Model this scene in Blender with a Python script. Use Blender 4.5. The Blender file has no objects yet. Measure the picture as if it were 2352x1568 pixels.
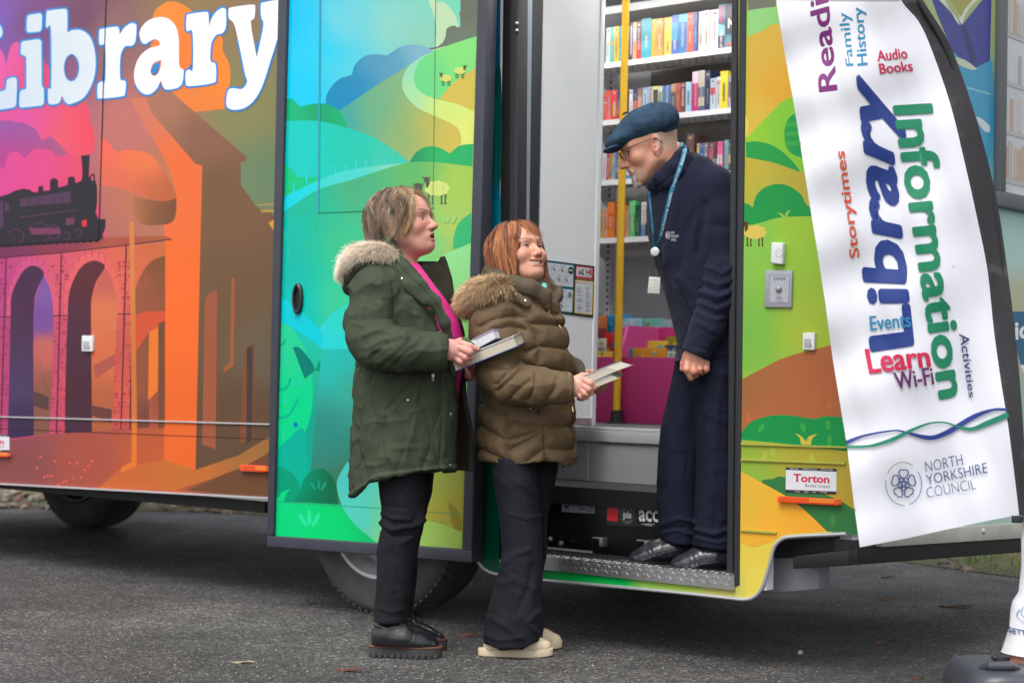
import bpy, bmesh, math, random
import numpy as np
from mathutils import Vector, Matrix
from mathutils.geometry import tessellate_polygon
random.seed(7)
rng = np.random.default_rng(7)
scn = bpy.context.scene
COL = scn.collection
# ------------------------------------------------------------------ camera model
F = 4000.0; CX, CY = 1176.0, 784.0
PITCH = math.atan(86 / F); ROLL = 0.018; CAMH = 1.0
fw = np.array([0, math.cos(PITCH), math.sin(PITCH)])
_up = np.array([0, -math.sin(PITCH), math.cos(PITCH)])
_rt = np.array([1.0, 0, 0])
RT = math.cos(ROLL) * _rt + math.sin(ROLL) * _up
UP = -math.sin(ROLL) * _rt + math.cos(ROLL) * _up
CAM = np.array([0, 0, CAMH])
def ray(px, py):
    return fw + (px - CX) / F * RT - (py - CY) / F * UP
def at(px, py, Y):
    r = ray(px, py); return CAM + r * (Y / r[1])
def ground(px, py, z=0.0):
    r = ray(px, py); return CAM + r * ((z - CAMH) / r[2])
def pix(P):
    """world points (N,3) -> picture coordinates"""
    D = P - CAM
    w = D @ fw
    return CX + F * (D @ RT) / w, CY - F * (D @ UP) / w
# ------------------------------------------------------------------ vehicle frame  (s along the side, o inwards, z up)
PHI = math.radians(40)
VU = np.array([math.cos(PHI), -math.sin(PHI), 0]); VN = np.array([math.sin(PHI), math.cos(PHI), 0]); VZ = np.array([0, 0, 1.0])
P0 = ground(860, 1411) - VN * 0.06
def V(s, o, z): return P0 + VU * s + VN * o + VZ * z
def side(px, py, o=0.0):
    r = ray(px, py); t = (o - (CAM - P0) @ VN) / (r @ VN); return CAM + r * t
def perp(px, py, s):
    r = ray(px, py); t = (s - (CAM - P0) @ VU) / (r @ VU); return CAM + r * t
def so(P):
    d = np.asarray(P) - P0; return float(d @ VU), float(d @ VN), float(d[2])
# ------------------------------------------------------------------ colours and materials
E_GAIN = 0.80
def lin(c):
    out = []
    for v in c[:3]:
        v = max(0.0, v / 255.0)
        out.append(v / 12.92 if v <= 0.04045 else ((v + 0.055) / 1.055) ** 2.4)
    return out
def alb(c, g=None):
    g = E_GAIN if g is None else g
    return tuple(min(0.9, x * g) for x in lin(c)) + (1.0,)
_M = {}
def mat(name, color=(128, 128, 128), rough=0.6, metal=0.0, attr=False, spec=0.5, coat=0.0, bump=None, sss=0.0,
        mottle=None, emit=None, estr=0.0, sheen=0.0, trans=0.0, raw=False):
    if name in _M: return _M[name]
    m = bpy.data.materials.new(name); m.use_nodes = True
    nt = m.node_tree; b = nt.nodes["Principled BSDF"]
    col = color if raw else alb(color)
    if len(col) == 3: col = tuple(col) + (1,)
    b.inputs["Roughness"].default_value = rough; b.inputs["Metallic"].default_value = metal
    b.inputs["Specular IOR Level"].default_value = spec; b.inputs["Coat Weight"].default_value = coat
    b.inputs["Coat Roughness"].default_value = 0.12
    b.inputs["Sheen Weight"].default_value = sheen
    b.inputs["Transmission Weight"].default_value = trans
    src = None
    if attr:
        a = nt.nodes.new("ShaderNodeAttribute"); a.attribute_name = "Col"; src = a.outputs["Color"]
    else:
        b.inputs["Base Color"].default_value = col
    tc = nt.nodes.new("ShaderNodeTexCoord")
    if mottle:
        sc, amt = mottle[:2]
        n = nt.nodes.new("ShaderNodeTexNoise"); n.inputs["Scale"].default_value = sc; n.inputs["Detail"].default_value = 6
        n.inputs["Roughness"].default_value = 0.65
        nt.links.new(tc.outputs["Object"], n.inputs["Vector"])
        mr = nt.nodes.new("ShaderNodeMapRange"); mr.inputs["From Min"].default_value = 0.3; mr.inputs["From Max"].default_value = 0.7
        mr.inputs["To Min"].default_value = 1 - amt; mr.inputs["To Max"].default_value = 1 + amt
        nt.links.new(n.outputs["Fac"], mr.inputs["Value"])
        vm = nt.nodes.new("ShaderNodeVectorMath"); vm.operation = 'SCALE'
        if src is not None: nt.links.new(src, vm.inputs[0])
        else: vm.inputs[0].default_value = col[:3]
        nt.links.new(mr.outputs["Result"], vm.inputs["Scale"]); src = vm.outputs[0]
    if src is not None: nt.links.new(src, b.inputs["Base Color"])
    if bump:
        sc, st, dist = bump[:3]
        n = nt.nodes.new("ShaderNodeTexNoise"); n.inputs["Scale"].default_value = sc; n.inputs["Detail"].default_value = 5
        nt.links.new(tc.outputs["Object"], n.inputs["Vector"])
        bp = nt.nodes.new("ShaderNodeBump"); bp.inputs["Strength"].default_value = st; bp.inputs["Distance"].default_value = dist
        nt.links.new(n.outputs["Fac"], bp.inputs["Height"]); nt.links.new(bp.outputs["Normal"], b.inputs["Normal"])
    if sss:
        b.inputs["Subsurface Weight"].default_value = sss; b.inputs["Subsurface Scale"].default_value = 0.02
        b.inputs["Subsurface Radius"].default_value = (1, 0.35, 0.2)
    if emit:
        b.inputs["Emission Color"].default_value = tuple(lin(emit)) + (1,); b.inputs["Emission Strength"].default_value = estr
    _M[name] = m
    return m
# ------------------------------------------------------------------ objects
def tag(o, label=None, cat=None, group=None, kind=None):
    if label: o["label"] = label
    if cat: o["category"] = cat
    if group: o["group"] = group
    if kind: o["kind"] = kind
    return o
def empty(name, loc, label=None, cat=None, group=None, kind=None):
    o = bpy.data.objects.new(name, None); o.location = Vector(loc); COL.objects.link(o)
    o.empty_display_size = 0.1
    return tag(o, label, cat, group, kind)
def link(name, me, parent=None, mats=None):
    o = bpy.data.objects.new(name, me); COL.objects.link(o)
    if mats:
        for m in (mats if isinstance(mats, (list, tuple)) else [mats]): me.materials.append(m)
    if parent is not None:
        o.parent = parent
        pw = Matrix.Identity(4); p = parent
        chain = []
        while p is not None: chain.append(p); p = p.parent
        for p in reversed(chain): pw = pw @ p.matrix_parent_inverse @ Matrix.Translation(p.location)
        o.matrix_parent_inverse = pw.inverted()
    return o
class MB:
    """collects shapes into one mesh; every vertex is in world space"""
    def __init__(s): s.v = []; s.f = []; s.m = []; s.c = []
    def add(s, vs, fs, mi=0, col=None):
        b = len(s.v); s.v += [tuple(map(float, x)) for x in vs]
        for f in fs: s.f.append([b + i for i in f]); s.m.append(mi); s.c.append(col)
        return s
    def quad(s, a, b, c, d, mi=0, col=None): return s.add([a, b, c, d], [[0, 1, 2, 3]], mi, col)
    def hexa(s, p, mi=0, col=None):   # p: 8 points, bottom 4 then top 4
        return s.add(p, [[0, 3, 2, 1], [4, 5, 6, 7], [0, 1, 5, 4], [1, 2, 6, 5], [2, 3, 7, 6], [3, 0, 4, 7]], mi, col)
    def vbox(s, s0, s1, o0, o1, z0, z1, mi=0, col=None):
        return s.hexa([V(s0, o0, z0), V(s1, o0, z0), V(s1, o1, z0), V(s0, o1, z0), V(s0, o0, z1), V(s1, o0, z1), V(s1, o1, z1), V(s0, o1, z1)], mi, col)
    def box(s, c, d, mi=0, R=None, col=None):
        c = np.array(c, float); d = np.array(d, float) / 2
        pts = []
        for z in (-1, 1):
            for x, y in ((-1, -1), (1, -1), (1, 1), (-1, 1)):
                q = np.array([x * d[0], y * d[1], z * d[2]])
                if R is not None: q = R @ q
                pts.append(c + q)
        return s.hexa(pts, mi, col)
    def tube(s, pts, r, n=10, mi=0, col=None, caps=True, flat=None):
        pts = [np.array(p, float) for p in pts]; rs = r if hasattr(r, '__len__') else [r] * len(pts)
        base = len(s.v); prev = None
        for i, p in enumerate(pts):
            t = pts[min(i + 1, len(pts) - 1)] - pts[max(i - 1, 0)]; t = t / (np.linalg.norm(t) + 1e-12)
            if prev is None:
                a = np.array([0, 0, 1.0]) if abs(t[2]) < 0.9 else np.array([0, 1.0, 0])
                if flat is not None: a = np.array(flat, float)
            else: a = prev
            a = a - t * (a @ t); a /= np.linalg.norm(a) + 1e-12; prev = a; b = np.cross(t, a)
            for k in range(n):
                w = 2 * math.pi * k / n
                s.v.append(tuple(p + rs[i] * (math.cos(w) * a + math.sin(w) * b)))
        for i in range(len(pts) - 1):
            for k in range(n):
                a0 = base + i * n + k; a1 = base + i * n + (k + 1) % n
                s.f.append([a0, a1, a1 + n, a0 + n]); s.m.append(mi); s.c.append(col)
        if caps:
            s.f.append([base + k for k in range(n)][::-1]); s.m.append(mi); s.c.append(col)
            e = base + (len(pts) - 1) * n
            s.f.append([e + k for k in range(n)]); s.m.append(mi); s.c.append(col)
        return s
    def lathe(s, c, axis, prof, n=32, mi=0, col=None):
        """prof: list of (along axis, radius)"""
        c = np.array(c, float); t = np.array(axis, float); t /= np.linalg.norm(t)
        a = np.array([0, 0, 1.0]) if abs(t[2]) < 0.9 else np.array([1.0, 0, 0])
        a = a - t * (a @ t); a /= np.linalg.norm(a); b = np.cross(t, a); base = len(s.v)
        for h, r in prof:
            for k in range(n):
                w = 2 * math.pi * k / n
                s.v.append(tuple(c + t * h + r * (math.cos(w) * a + math.sin(w) * b)))
        for i in range(len(prof) - 1):
            for k in range(n):
                a0 = base + i * n + k; a1 = base + i * n + (k + 1) % n
                s.f.append([a0, a1, a1 + n, a0 + n]); s.m.append(mi); s.c.append(col)
        return s
    def prism(s, pts, off, mi=0, col=None):
        n = len(pts); pts = [np.array(p, float) for p in pts]; off = np.array(off, float)
        b = len(s.v); s.v += [tuple(p) for p in pts] + [tuple(p + off) for p in pts]
        s.f.append(list(range(b, b + n))); s.m.append(mi); s.c.append(col)
        s.f.append(list(range(b + 2 * n - 1, b + n - 1, -1))); s.m.append(mi); s.c.append(col)
        for k in range(n):
            k2 = (k + 1) % n
            s.f.append([b + k, b + k2, b + n + k2, b + n + k]); s.m.append(mi); s.c.append(col)
        return s
    def build(s, name, mats, parent=None, smooth=False, bevel=0.0, segs=2, angle=35):
        me = bpy.data.meshes.new(name); me.from_pydata(s.v, [], s.f)
        for p, m in zip(me.polygons, s.m): p.material_index = m
        if any(c is not None for c in s.c):
            ca = me.color_attributes.new("Col", 'FLOAT_COLOR', 'CORNER')
            for p, c in zip(me.polygons, s.c):
                for li in p.loop_indices: ca.data[li].color = c if c else (0.5, 0.5, 0.5, 1)
        if bevel:
            bm = bmesh.new(); bm.from_mesh(me)
            bmesh.ops.recalc_face_normals(bm, faces=bm.faces)
            es = [e for e in bm.edges if len(e.link_faces) == 2 and e.calc_face_angle(0) > 0.5]
            bmesh.ops.bevel(bm, geom=es, offset=bevel, segments=segs, affect='EDGES', profile=0.6, clamp_overlap=True)
            bm.to_mesh(me); bm.free()
        if smooth or bevel:
            for p in me.polygons: p.use_smooth = True
            try: me.set_sharp_from_angle(angle=math.radians(angle))
            except Exception: pass
        o = link(name, me, parent, mats)
        return o
# ------------------------------------------------------------------ flat artwork laid in thin sheets on a real surface
def smooth(pts, n=6, closed=True):
    """pts (x,y) run smooth; (x,y,0) is a sharp corner"""
    N = len(pts)
    sharp = [len(p) == 3 for p in pts]; P = [np.array(p[:2], float) for p in pts]
    out = []
    rngi = range(N) if closed else range(N - 1)
    for i in rngi:
        p1, p2 = P[i], P[(i + 1) % N]
        p0 = P[(i - 1) % N] if not sharp[i] else 2 * p1 - p2
        p3 = P[(i + 2) % N] if not sharp[(i + 1) % N] else 2 * p2 - p1
        if not closed and i == 0: p0 = 2 * p1 - p2
        if not closed and i == N - 2: p3 = 2 * p2 - p1
        if sharp[i] and sharp[(i + 1) % N]: out.append(p1); continue
        for k in range(n):
            t = k / n
            out.append(0.5 * ((2 * p1) + (-p0 + p2) * t + (2 * p0 - 5 * p1 + 4 * p2 - p3) * t * t + (-p0 + 3 * p1 - 3 * p2 + p3) * t ** 3))
    if not closed: out.append(P[-1])
    return out
def sharp(pts): return [tuple(p[:2]) + (0,) for p in pts]
def rounded(pts, r, n=4):
    P = [np.array(p[:2], float) for p in pts]; N = len(P); out = []
    for i in range(N):
        a, b, c = P[i - 1], P[i], P[(i + 1) % N]
        u = a - b; w = c - b; lu = np.linalg.norm(u); lw = np.linalg.norm(w)
        q = min(r, lu * 0.45, lw * 0.45)
        s0 = b + u / lu * q; s1 = b + w / lw * q
        for k in range(n + 1):
            t = k / n; out.append((1 - t) ** 2 * s0 + 2 * t * (1 - t) * b + t * t * s1)
    return out
def offset(loop, d):
    P = np.array([p[:2] for p in loop], float); A = 0.5 * np.sum(P[:, 0] * np.roll(P[:, 1], -1) - np.roll(P[:, 0], -1) * P[:, 1])
    T = np.roll(P, -1, 0) - np.roll(P, 1, 0); T /= (np.linalg.norm(T, axis=1)[:, None] + 1e-9)
    Nn = np.stack([T[:, 1], -T[:, 0]], 1) * (1 if A > 0 else -1)
    return [tuple(p) for p in P + Nn * d]
def strip(pts, w, n=6, sm=True):
    """a ribbon polygon along pts; w a width or list of widths"""
    Q = smooth(pts, n, closed=False) if sm else [np.array(p[:2], float) for p in pts]
    Q = np.array(Q); T = np.gradient(Q, axis=0); T /= (np.linalg.norm(T, axis=1)[:, None] + 1e-9)
    Nn = np.stack([-T[:, 1], T[:, 0]], 1)
    W = np.interp(np.linspace(0, 1, len(Q)), np.linspace(0, 1, len(w)), w) if hasattr(w, '__len__') else np.full(len(Q), w)
    return [tuple(p) for p in (Q + Nn * W[:, None] / 2)] + [tuple(p) for p in (Q - Nn * W[:, None] / 2)[::-1]]
def ellipse(cx, cy, rx, ry, n=28, rot=0.0, a0=0, a1=360):
    out = []
    for k in range(n):
        w = math.radians(a0 + (a1 - a0) * k / (n if a1 - a0 >= 360 else n - 1)); x, y = rx * math.cos(w), ry * math.sin(w)
        out.append((cx + x * math.cos(rot) - y * math.sin(rot), cy + x * math.sin(rot) + y * math.cos(rot)))
    return out
_tcache = {}
def text_mesh(s, off=0.0, spacing=1.0):
    key = (s, off, spacing)
    if key in _tcache: return _tcache[key]
    cu = bpy.data.curves.new("t", 'FONT'); cu.body = s; cu.offset = off; cu.space_character = spacing; cu.resolution_u = 3
    ob = bpy.data.objects.new("t", cu); COL.objects.link(ob)
    dg = bpy.context.evaluated_depsgraph_get(); me = bpy.data.meshes.new_from_object(ob.evaluated_get(dg))
    vs = [(v.co.x, v.co.y) for v in me.vertices]; fs = [list(p.vertices) for p in me.polygons]
    bpy.data.objects.remove(ob); bpy.data.curves.remove(cu); bpy.data.meshes.remove(me)
    xs = [v[0] for v in vs]; ys = [v[1] for v in vs]
    x0, x1, y0, y1 = min(xs), max(xs), min(ys), max(ys)
    vs = [((x - x0) / (x1 - x0), (y - y0) / (y1 - y0)) for x, y in vs]
    _tcache[key] = (vs, fs); return vs, fs
class Art:
    def __init__(s, mapper, cell=60, step=0.00002): s.map = mapper; s.items = []; s.cell = cell; s.step = step; s.lay = 0
    def raw(s, vs, fs, col, mi=0, lay=None):
        if lay is None: s.lay += 1; lay = s.lay
        s.items.append((vs, fs, col, mi, lay)); return s
    def poly(s, loop, col, holes=(), mi=0, lay=None):
        loops = [[Vector((float(p[0]), float(p[1]), 0)) for p in l] for l in [loop] + list(holes)]
        tris = tessellate_polygon(loops); vs = [tuple(p[:2]) for l in loops for p in l]
        return s.raw(vs, [list(t) for t in tris], col, mi, lay)
    def sm(s, pts, col, holes=(), n=6, mi=0, lay=None): return s.poly(smooth(pts, n), col, holes, mi, lay)
    def text(s, t, quad, col, off=0.0, spacing=1.0, mi=0, lay=None):
        """quad: picture points of the text's bottom-left, bottom-right, top-right, top-left"""
        vs, fs = text_mesh(t, off, spacing); q = [np.array(p, float) for p in quad]
        out = [tuple((1 - v) * ((1 - u) * q[0] + u * q[1]) + v * ((1 - u) * q[3] + u * q[2])) for u, v in vs]
        return s.raw(out, fs, col, mi, lay)
    def build(s, name, mats, parent=None, clip=(), smoothed=False):
        bm = bmesh.new(); il = bm.faces.layers.int.new("item")
        for k, (vs, fs, col, mi, lay) in enumerate(s.items):
            bv = [bm.verts.new((x, y, lay)) for x, y in vs]
            for f in fs:
                try:
                    bf = bm.faces.new([bv[i] for i in f]); bf[il] = k; bf.material_index = mi
                except ValueError: pass
        bm.normal_update()
        xs = [v.co.x for v in bm.verts]; ys = [v.co.y for v in bm.verts]
        x0, x1, y0, y1 = min(xs), max(xs), min(ys), max(ys)
        k = math.floor(x0 / s.cell) * s.cell + s.cell
        while k < x1:
            bmesh.ops.bisect_plane(bm, geom=bm.verts[:] + bm.edges[:] + bm.faces[:], plane_co=(k, 0, 0), plane_no=(1, 0, 0)); k += s.cell
        k = math.floor(y0 / s.cell) * s.cell + s.cell
        while k < y1:
            bmesh.ops.bisect_plane(bm, geom=bm.verts[:] + bm.edges[:] + bm.faces[:], plane_co=(0, k, 0), plane_no=(0, 1, 0)); k += s.cell
        cl = bm.loops.layers.float_color.new("Col")
        for f in bm.faces:
            col = s.items[f[il]][2]
            if callable(col):
                for l in f.loops: l[cl] = col(l.vert.co.x, l.vert.co.y)
            else:
                c = alb(col)
                for l in f.loops: l[cl] = c
        for v in bm.verts:
            v.co = Vector(s.map(v.co.x, v.co.y, v.co.z * s.step))
        for co_, no_ in clip: bmesh.ops.bisect_plane(bm, geom=bm.verts[:] + bm.edges[:] + bm.faces[:], plane_co=Vector(co_), plane_no=Vector(no_), clear_outer=True)
        me = bpy.data.meshes.new(name); bm.to_mesh(me); bm.free()
        if smoothed:
            for p in me.polygons: p.use_smooth = True
        return link(name, me, parent, mats)
def grad(*pts, p=3.0):
    """colour spread between control points (x, y, (r,g,b))"""
    XY = np.array([(a[0], a[1]) for a in pts], float); C = np.array([lin(a[2]) for a in pts]) ** 0.5
    def f(x, y):
        d = (XY[:, 0] - x) ** 2 + (XY[:, 1] - y) ** 2 + 400.0
        w = d ** (-p / 2); w /= w.sum(); c = (w @ C) ** 2 * E_GAIN
        return (min(.9, c[0]), min(.9, c[1]), min(.9, c[2]), 1.0)
    return f
def C(x0, y0, k):
    def g(pts): return [((x0 + p[0] / k), (y0 + p[1] / k)) + tuple(p[2:]) for p in pts]
    return g
c1 = C(0, 0, 2.483); c2 = C(0, 516.8, 2.483); c3 = C(620.2, 0, 2.4825); c4 = C(1177.1, 0, 2.7307)
c5 = C(1665.2, 0, 2.276); c6 = C(1665.2, 631.6, 2.276); cb = C(602.9, 976.2, 2.6485); cs = C(1205.9, 918.8, 3.413)
# ================================================================== THE MOBILE LIBRARY
vinyl = mat("printed_vinyl", attr=True, rough=0.38, spec=.22, coat=0.04, bump=(3.0, 0.10, 0.02))
vinyl2 = mat("printed_vinyl_glass", attr=True, rough=0.16, spec=.22, coat=0.06, bump=(1.5, 0.05, 0.01))
rubber = mat("black_rubber", (42, 43, 48), rough=0.55, bump=(60, 0.2, 0.002))
frameM = mat("door_frame_paint", (62, 64, 76), rough=0.38, bump=(20, 0.1, 0.002), mottle=(9, .12))
blackM = mat("black_paint", (22, 22, 24), rough=0.5, mottle=(12, .2))
alum = mat("aluminium", (200, 200, 200), rough=0.32, metal=0.85, mottle=(30, .12), bump=(80, .15, .002))
whiteM = mat("white_panel", (246, 248, 252), rough=0.35, mottle=(4, .03))
greyM = mat("grey_enclosure", (140, 142, 148), rough=0.6, mottle=(8, .15))
plastW = mat("white_plastic", (232, 234, 236), rough=0.3)
amber = mat("amber_lens", (240, 75, 15), rough=0.15, coat=0.8, emit=(255, 70, 10), estr=0.12)
tyreM = mat("tyre_rubber", (86, 85, 86), rough=0.8, bump=(50, .4, .004), mottle=(10, .25))
rimM = mat("silver_rim", (222, 222, 226), rough=0.4, metal=0.15, mottle=(14, .15))
flatattr = mat("painted_print", attr=True, rough=0.5)
glossattr = mat("glossy_print", attr=True, rough=0.22, coat=0.4)

van = empty("mobile_library", V(-1.0, 1.2, 0), "colourful wrapped mobile library truck with its side door open and countryside artwork", "mobile library")
sC = so(side(1945, 1100))[0]                       # rear corner
sD = so(side(1697, 900))[0]                        # doorway, right edge
sE = so(side(1160, 900))[0]                        # doorway, left edge
sL = sC - 7.6; TOPZ = 3.0; WID = 2.42
def smap(x, y, h): return side(x, y, -h)
def doormap(x, y, h): return side(x, y, -0.105 - h)
# ---------- left body side with its printed picture
A = Art(smap, cell=50)
base = grad((-500, 300, (110, 80, 180)), (0, 50, (128, 92, 185)), (25, 200, (150, 85, 175)), (60, 60, (125, 76, 130)), (200, 40, (116, 72, 100)),
            (250, 70, (150, 108, 104)), (420, 30, (150, 125, 80)), (560, 250, (138, 136, 85)), (600, 400, (108, 134, 98)), (300, 280, (200, 116, 108)),
            (350, 420, (196, 118, 84)), (30, 430, (190, 60, 140)), (60, 1080, (138, 76, 74)), (200, 1060, (170, 82, 66)), (350, 1080, (196, 92, 52)),
            (560, 1100, (108, 74, 50)), (0, 900, (140, 60, 110)), (-500, 1000, (90, 60, 120)))
arch = [(1090, 1150), (1060, 1110), (990, 1085), (860, 1080), (740, 1090), (668, 1120), (650, 1149)]
left_bottom = [(-560, 1080)] + [(650, 1147)]
A.poly([(-560, -420)] + [(-560, 1078), (640, 1145.5), (690, 1080), (800, 1040), (950, 1050), (1060, 1120), (1088, 1262)] + [(1100, 1292), (1118, 1308), (1146, 1314), (1146, 1277), (1150, -250)], base, lay=0)
A.sm(c1([(-60, 255), (15, 300), (35, 360), (60, 270), (100, 240), (170, 300), (240, 330), (400, 600), (480, 585), (510, 640), (515, 700), (535, 750), (530, 870), (420, 900), (350, 835), (290, 780), (240, 800), (205, 740), (130, 700), (60, 690), (-60, 640)]),
     grad((0, 150, (232, 92, 170)), (100, 180, (226, 70, 110)), (200, 300, (240, 74, 95)), (60, 270, (225, 80, 160)), (150, 300, (236, 90, 110))))
A.sm(c1([(-60, 960), (15, 965), (50, 880), (100, 865), (140, 900), (200, 850), (290, 860), (330, 895), (420, 880), (520, 1000), (560, 1200), (560, 1420), (-60, 1420)]),
     grad((0, 400, (222, 70, 150)), (100, 380, (226, 76, 140)), (200, 400, (232, 76, 100)), (150, 450, (225, 72, 120))))
A.sm(c1([(575, 805), (620, 812), (660, 862), (740, 855), (860, 885), (940, 990), (985, 1070), (1003, 1140), (900, 1145), (740, 1090), (600, 1060), (572, 1050)]),
     grad((240, 340, (244, 104, 90)), (330, 360, (240, 124, 70)), (390, 440, (190, 100, 60)), (250, 420, (225, 108, 84))))
A.sm(c1([(870, 100), (930, 25), (1000, 12), (1090, 60), (1140, 150), (1260, 205), (1270, 290), (1308, 370), (1310, 480), (1280, 622, 0), (1110, 640, 0), (985, 530, 0), (870, 330)]),
     grad((380, 40, (252, 142, 52)), (450, 230, (240, 132, 58)), (520, 160, (255, 140, 44)), (400, 120, (250, 128, 46))))
A.poly(smooth(sharp(c1([(740, 560), (870, 560), (1154, 945)])) + sharp(c2([(1145, 0), (1132, 600), (1115, 1395), (935, 1335), (940, 300)])) + c1([(940, 1270), (1000, 1230), (1004, 1110), (960, 960), (890, 820), (820, 710)])),
       grad((310, 240, (214, 122, 96)), (400, 400, (240, 112, 58)), (430, 700, (246, 110, 44)), (430, 1000, (234, 104, 44))))
A.poly(smooth(sharp(c1([(820, 520), (980, 530), (1110, 640), (1405, 895), (1400, 920), (1372, 925), (1374, 1055)])) + c1([(1460, 1175), (1590, 1350)]) + sharp(c2([(1600, 1180), (1525, 1210), (1365, 1310), (1115, 1395), (1132, 600), (1145, 0)])) + sharp(c1([(1154, 945), (1115, 935), (860, 640)]))),
       grad((360, 240, (176, 118, 92)), (470, 330, (142, 98, 76)), (500, 420, (122, 88, 60)), (520, 700, (112, 84, 58)), (600, 800, (106, 92, 72)), (560, 950, (98, 72, 52))))
A.sm(c1([(760, 1120, 0), (860, 1140), (940, 1148), (1005, 1130, 0), (1003, 1215), (985, 1262), (940, 1280), (820, 1282), (770, 1235)]), grad((300, 480, (176, 112, 72)), (390, 490, (122, 78, 50))))
for q in ([(1468, 1165), (1600, 1158), (1600, 1165), (1474, 1172)], [(1482, 1198), (1600, 1194), (1600, 1208), (1492, 1211)]): A.poly(c1(q), (186, 150, 74))
A.poly(c1([(1530, 1270), (1600, 1235), (1600, 1370)]), (226, 160, 60))
# viaduct
A.poly(c2([(-300, 1260), (-300, 205), (0, 188), (350, 160), (720, 115), (942, 100), (942, 1150), (690, 1162), (520, 1180), (320, 1190), (0, 1235)]),
       grad((-80, 700, (160, 60, 120)), (20, 650, (188, 66, 128)), (60, 900, (176, 66, 118)), (140, 620, (216, 88, 106)), (140, 900, (205, 78, 98)), (290, 640, (226, 102, 84)), (290, 900, (216, 92, 72)), (360, 600, (204, 108, 60)), (370, 900, (150, 80, 56))))
R2 = random.Random(3)
A.lay += 1; LB = A.lay; bg_ = grad((20, 700, (146, 50, 104)), (140, 700, (168, 58, 84)), (290, 700, (184, 76, 64)))
for (xa, xb) in ((-60, 62), (285, 385), (640, 756)):
    for y in range(180, 1170, 25):
        x = xa + R2.uniform(0, 14)
        while x < xb - 10:
            w = R2.uniform(10, 26); h = R2.uniform(7, 21)
            if R2.random() < .42: A.poly(rounded(c2([(x, y), (x + w, y), (x + w - 2, y + h), (x + 2, y + h)]), 1.2), bg_, lay=LB)
            x += w + R2.uniform(3, 10)
def arch_ring(loop):
    A.poly(loop, grad((50, 600, (206, 80, 130)), (200, 600, (230, 100, 104)), (330, 600, (228, 114, 76))))
    for p in loop[::3]: pass
arch_ring(smooth(c2([(38, 520, 0), (45, 400), (80, 280), (130, 200), (190, 182), (250, 205), (300, 300), (328, 420), (330, 520, 0)])))
arch_ring(smooth(c2([(362, 520, 0), (368, 380), (405, 270), (460, 185), (530, 158), (600, 182), (650, 270), (688, 400), (694, 520, 0)])))
for (cx_, cy_, rx_, ry_) in ((185, 520, 135, 315), (528, 510, 150, 330)):
    for k in range(13):
        w = math.radians(188 + k * 13.5)
        a = (cx_ + rx_ * math.cos(w), cy_ + ry_ * math.sin(w)); b = (cx_ + rx_ * 1.14 * math.cos(w), cy_ + ry_ * 1.11 * math.sin(w))
        A.poly(strip(sharp(c2([a, b])), 1.3, sm=False), (150, 52, 86), lay=A.lay + (k == 0))
darkg = grad((60, 620, (72, 40, 74)), (50, 900, (78, 58, 96)), (60, 980, (58, 42, 76)), (200, 620, (92, 42, 50)), (180, 900, (76, 40, 50)))
A.sm(c2([(60, 520), (66, 400), (110, 295), (150, 245), (192, 232), (232, 248), (250, 285), (215, 360), (195, 450), (190, 700, 0), (193, 1200, 0), (42, 1218, 0), (52, 900)]), darkg)
A.sm(c2([(250, 287, 0), (280, 350), (298, 430), (304, 530), (300, 800), (280, 1190, 0), (193, 1200, 0), (190, 700, 0), (193, 480), (215, 370)]),
     grad((100, 660, (128, 86, 160)), (95, 740, (122, 78, 150)), (100, 800, (196, 100, 92)), (95, 900, (140, 86, 70)), (95, 990, (132, 84, 70)), p=5))
A.poly(c2([(193, 945), (278, 980), (276, 1058), (193, 1028)]), (86, 62, 62))
A.sm(c2([(385, 520), (394, 390), (430, 290), (475, 228), (530, 203), (572, 212), (598, 240), (550, 320), (522, 420), (519, 500, 0), (525, 1178, 0), (369, 1186, 0), (376, 800)]), darkg)
A.sm(c2([(598, 242, 0), (630, 290), (655, 370), (668, 450), (664, 600), (650, 900), (640, 1165, 0), (525, 1178, 0), (519, 500, 0), (525, 420), (555, 320)]),
     grad((235, 640, (196, 96, 84)), (240, 720, (216, 118, 80)), (240, 800, (212, 108, 72)), (240, 960, (176, 96, 60)), p=4))
A.poly(c2([(530, 800), (660, 735), (655, 800), (545, 880)]), (176, 86, 76))
A.poly(c2([(525, 1028), (638, 1050), (636, 1130), (525, 1085)]), (106, 60, 56))
A.sm(c2([(752, 520, 0), (765, 400), (800, 290), (860, 210), (930, 178), (942, 178, 0), (942, 492, 0), (830, 494)]), grad((310, 640, (160, 86, 62)), (370, 600, (128, 80, 46))))
A.poly(c2([(755, 520), (830, 492), (941, 490), (941, 550), (850, 610), (752, 750)]), (210, 84, 52))
A.poly(c2([(752, 760), (850, 608), (850, 1150), (752, 1165)]), grad((310, 900, (150, 84, 58)), (340, 960, (118, 66, 56))))
A.poly(c2([(850, 610), (903, 580), (900, 945), (845, 1000)]), (232, 122, 46))
A.poly(c2([(903, 560), (940, 545), (935, 1150), (903, 1160)]), (116, 74, 48))
for q in ([(35, 185), (5, 1190)], [(350, 162), (322, 1190)], [(720, 116), (690, 1165)], [(752, 500), (742, 1165)]): A.poly(strip(sharp(c2(q)), 3.2, sm=False), (96, 34, 58))
for q in ([(0, 524), (60, 524)], [(305, 516), (380, 516)], [(670, 508), (752, 505)]): A.poly(strip(sharp(c2(q)), 2.6, sm=False), (96, 34, 58))
A.poly(c2([(-300, 160), (0, 130), (580, 72), (940, 62), (990, 82), (720, 112), (350, 156), (0, 186), (-300, 206)]), grad((20, 580, (120, 48, 88)), (150, 560, (140, 56, 78)), (260, 555, (176, 84, 66)), (380, 550, (170, 92, 60))))
A.poly(strip(sharp(c2([(-300, 212), (350, 158), (720, 114), (970, 82)])), 2.2, sm=False), (80, 36, 50))
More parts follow.
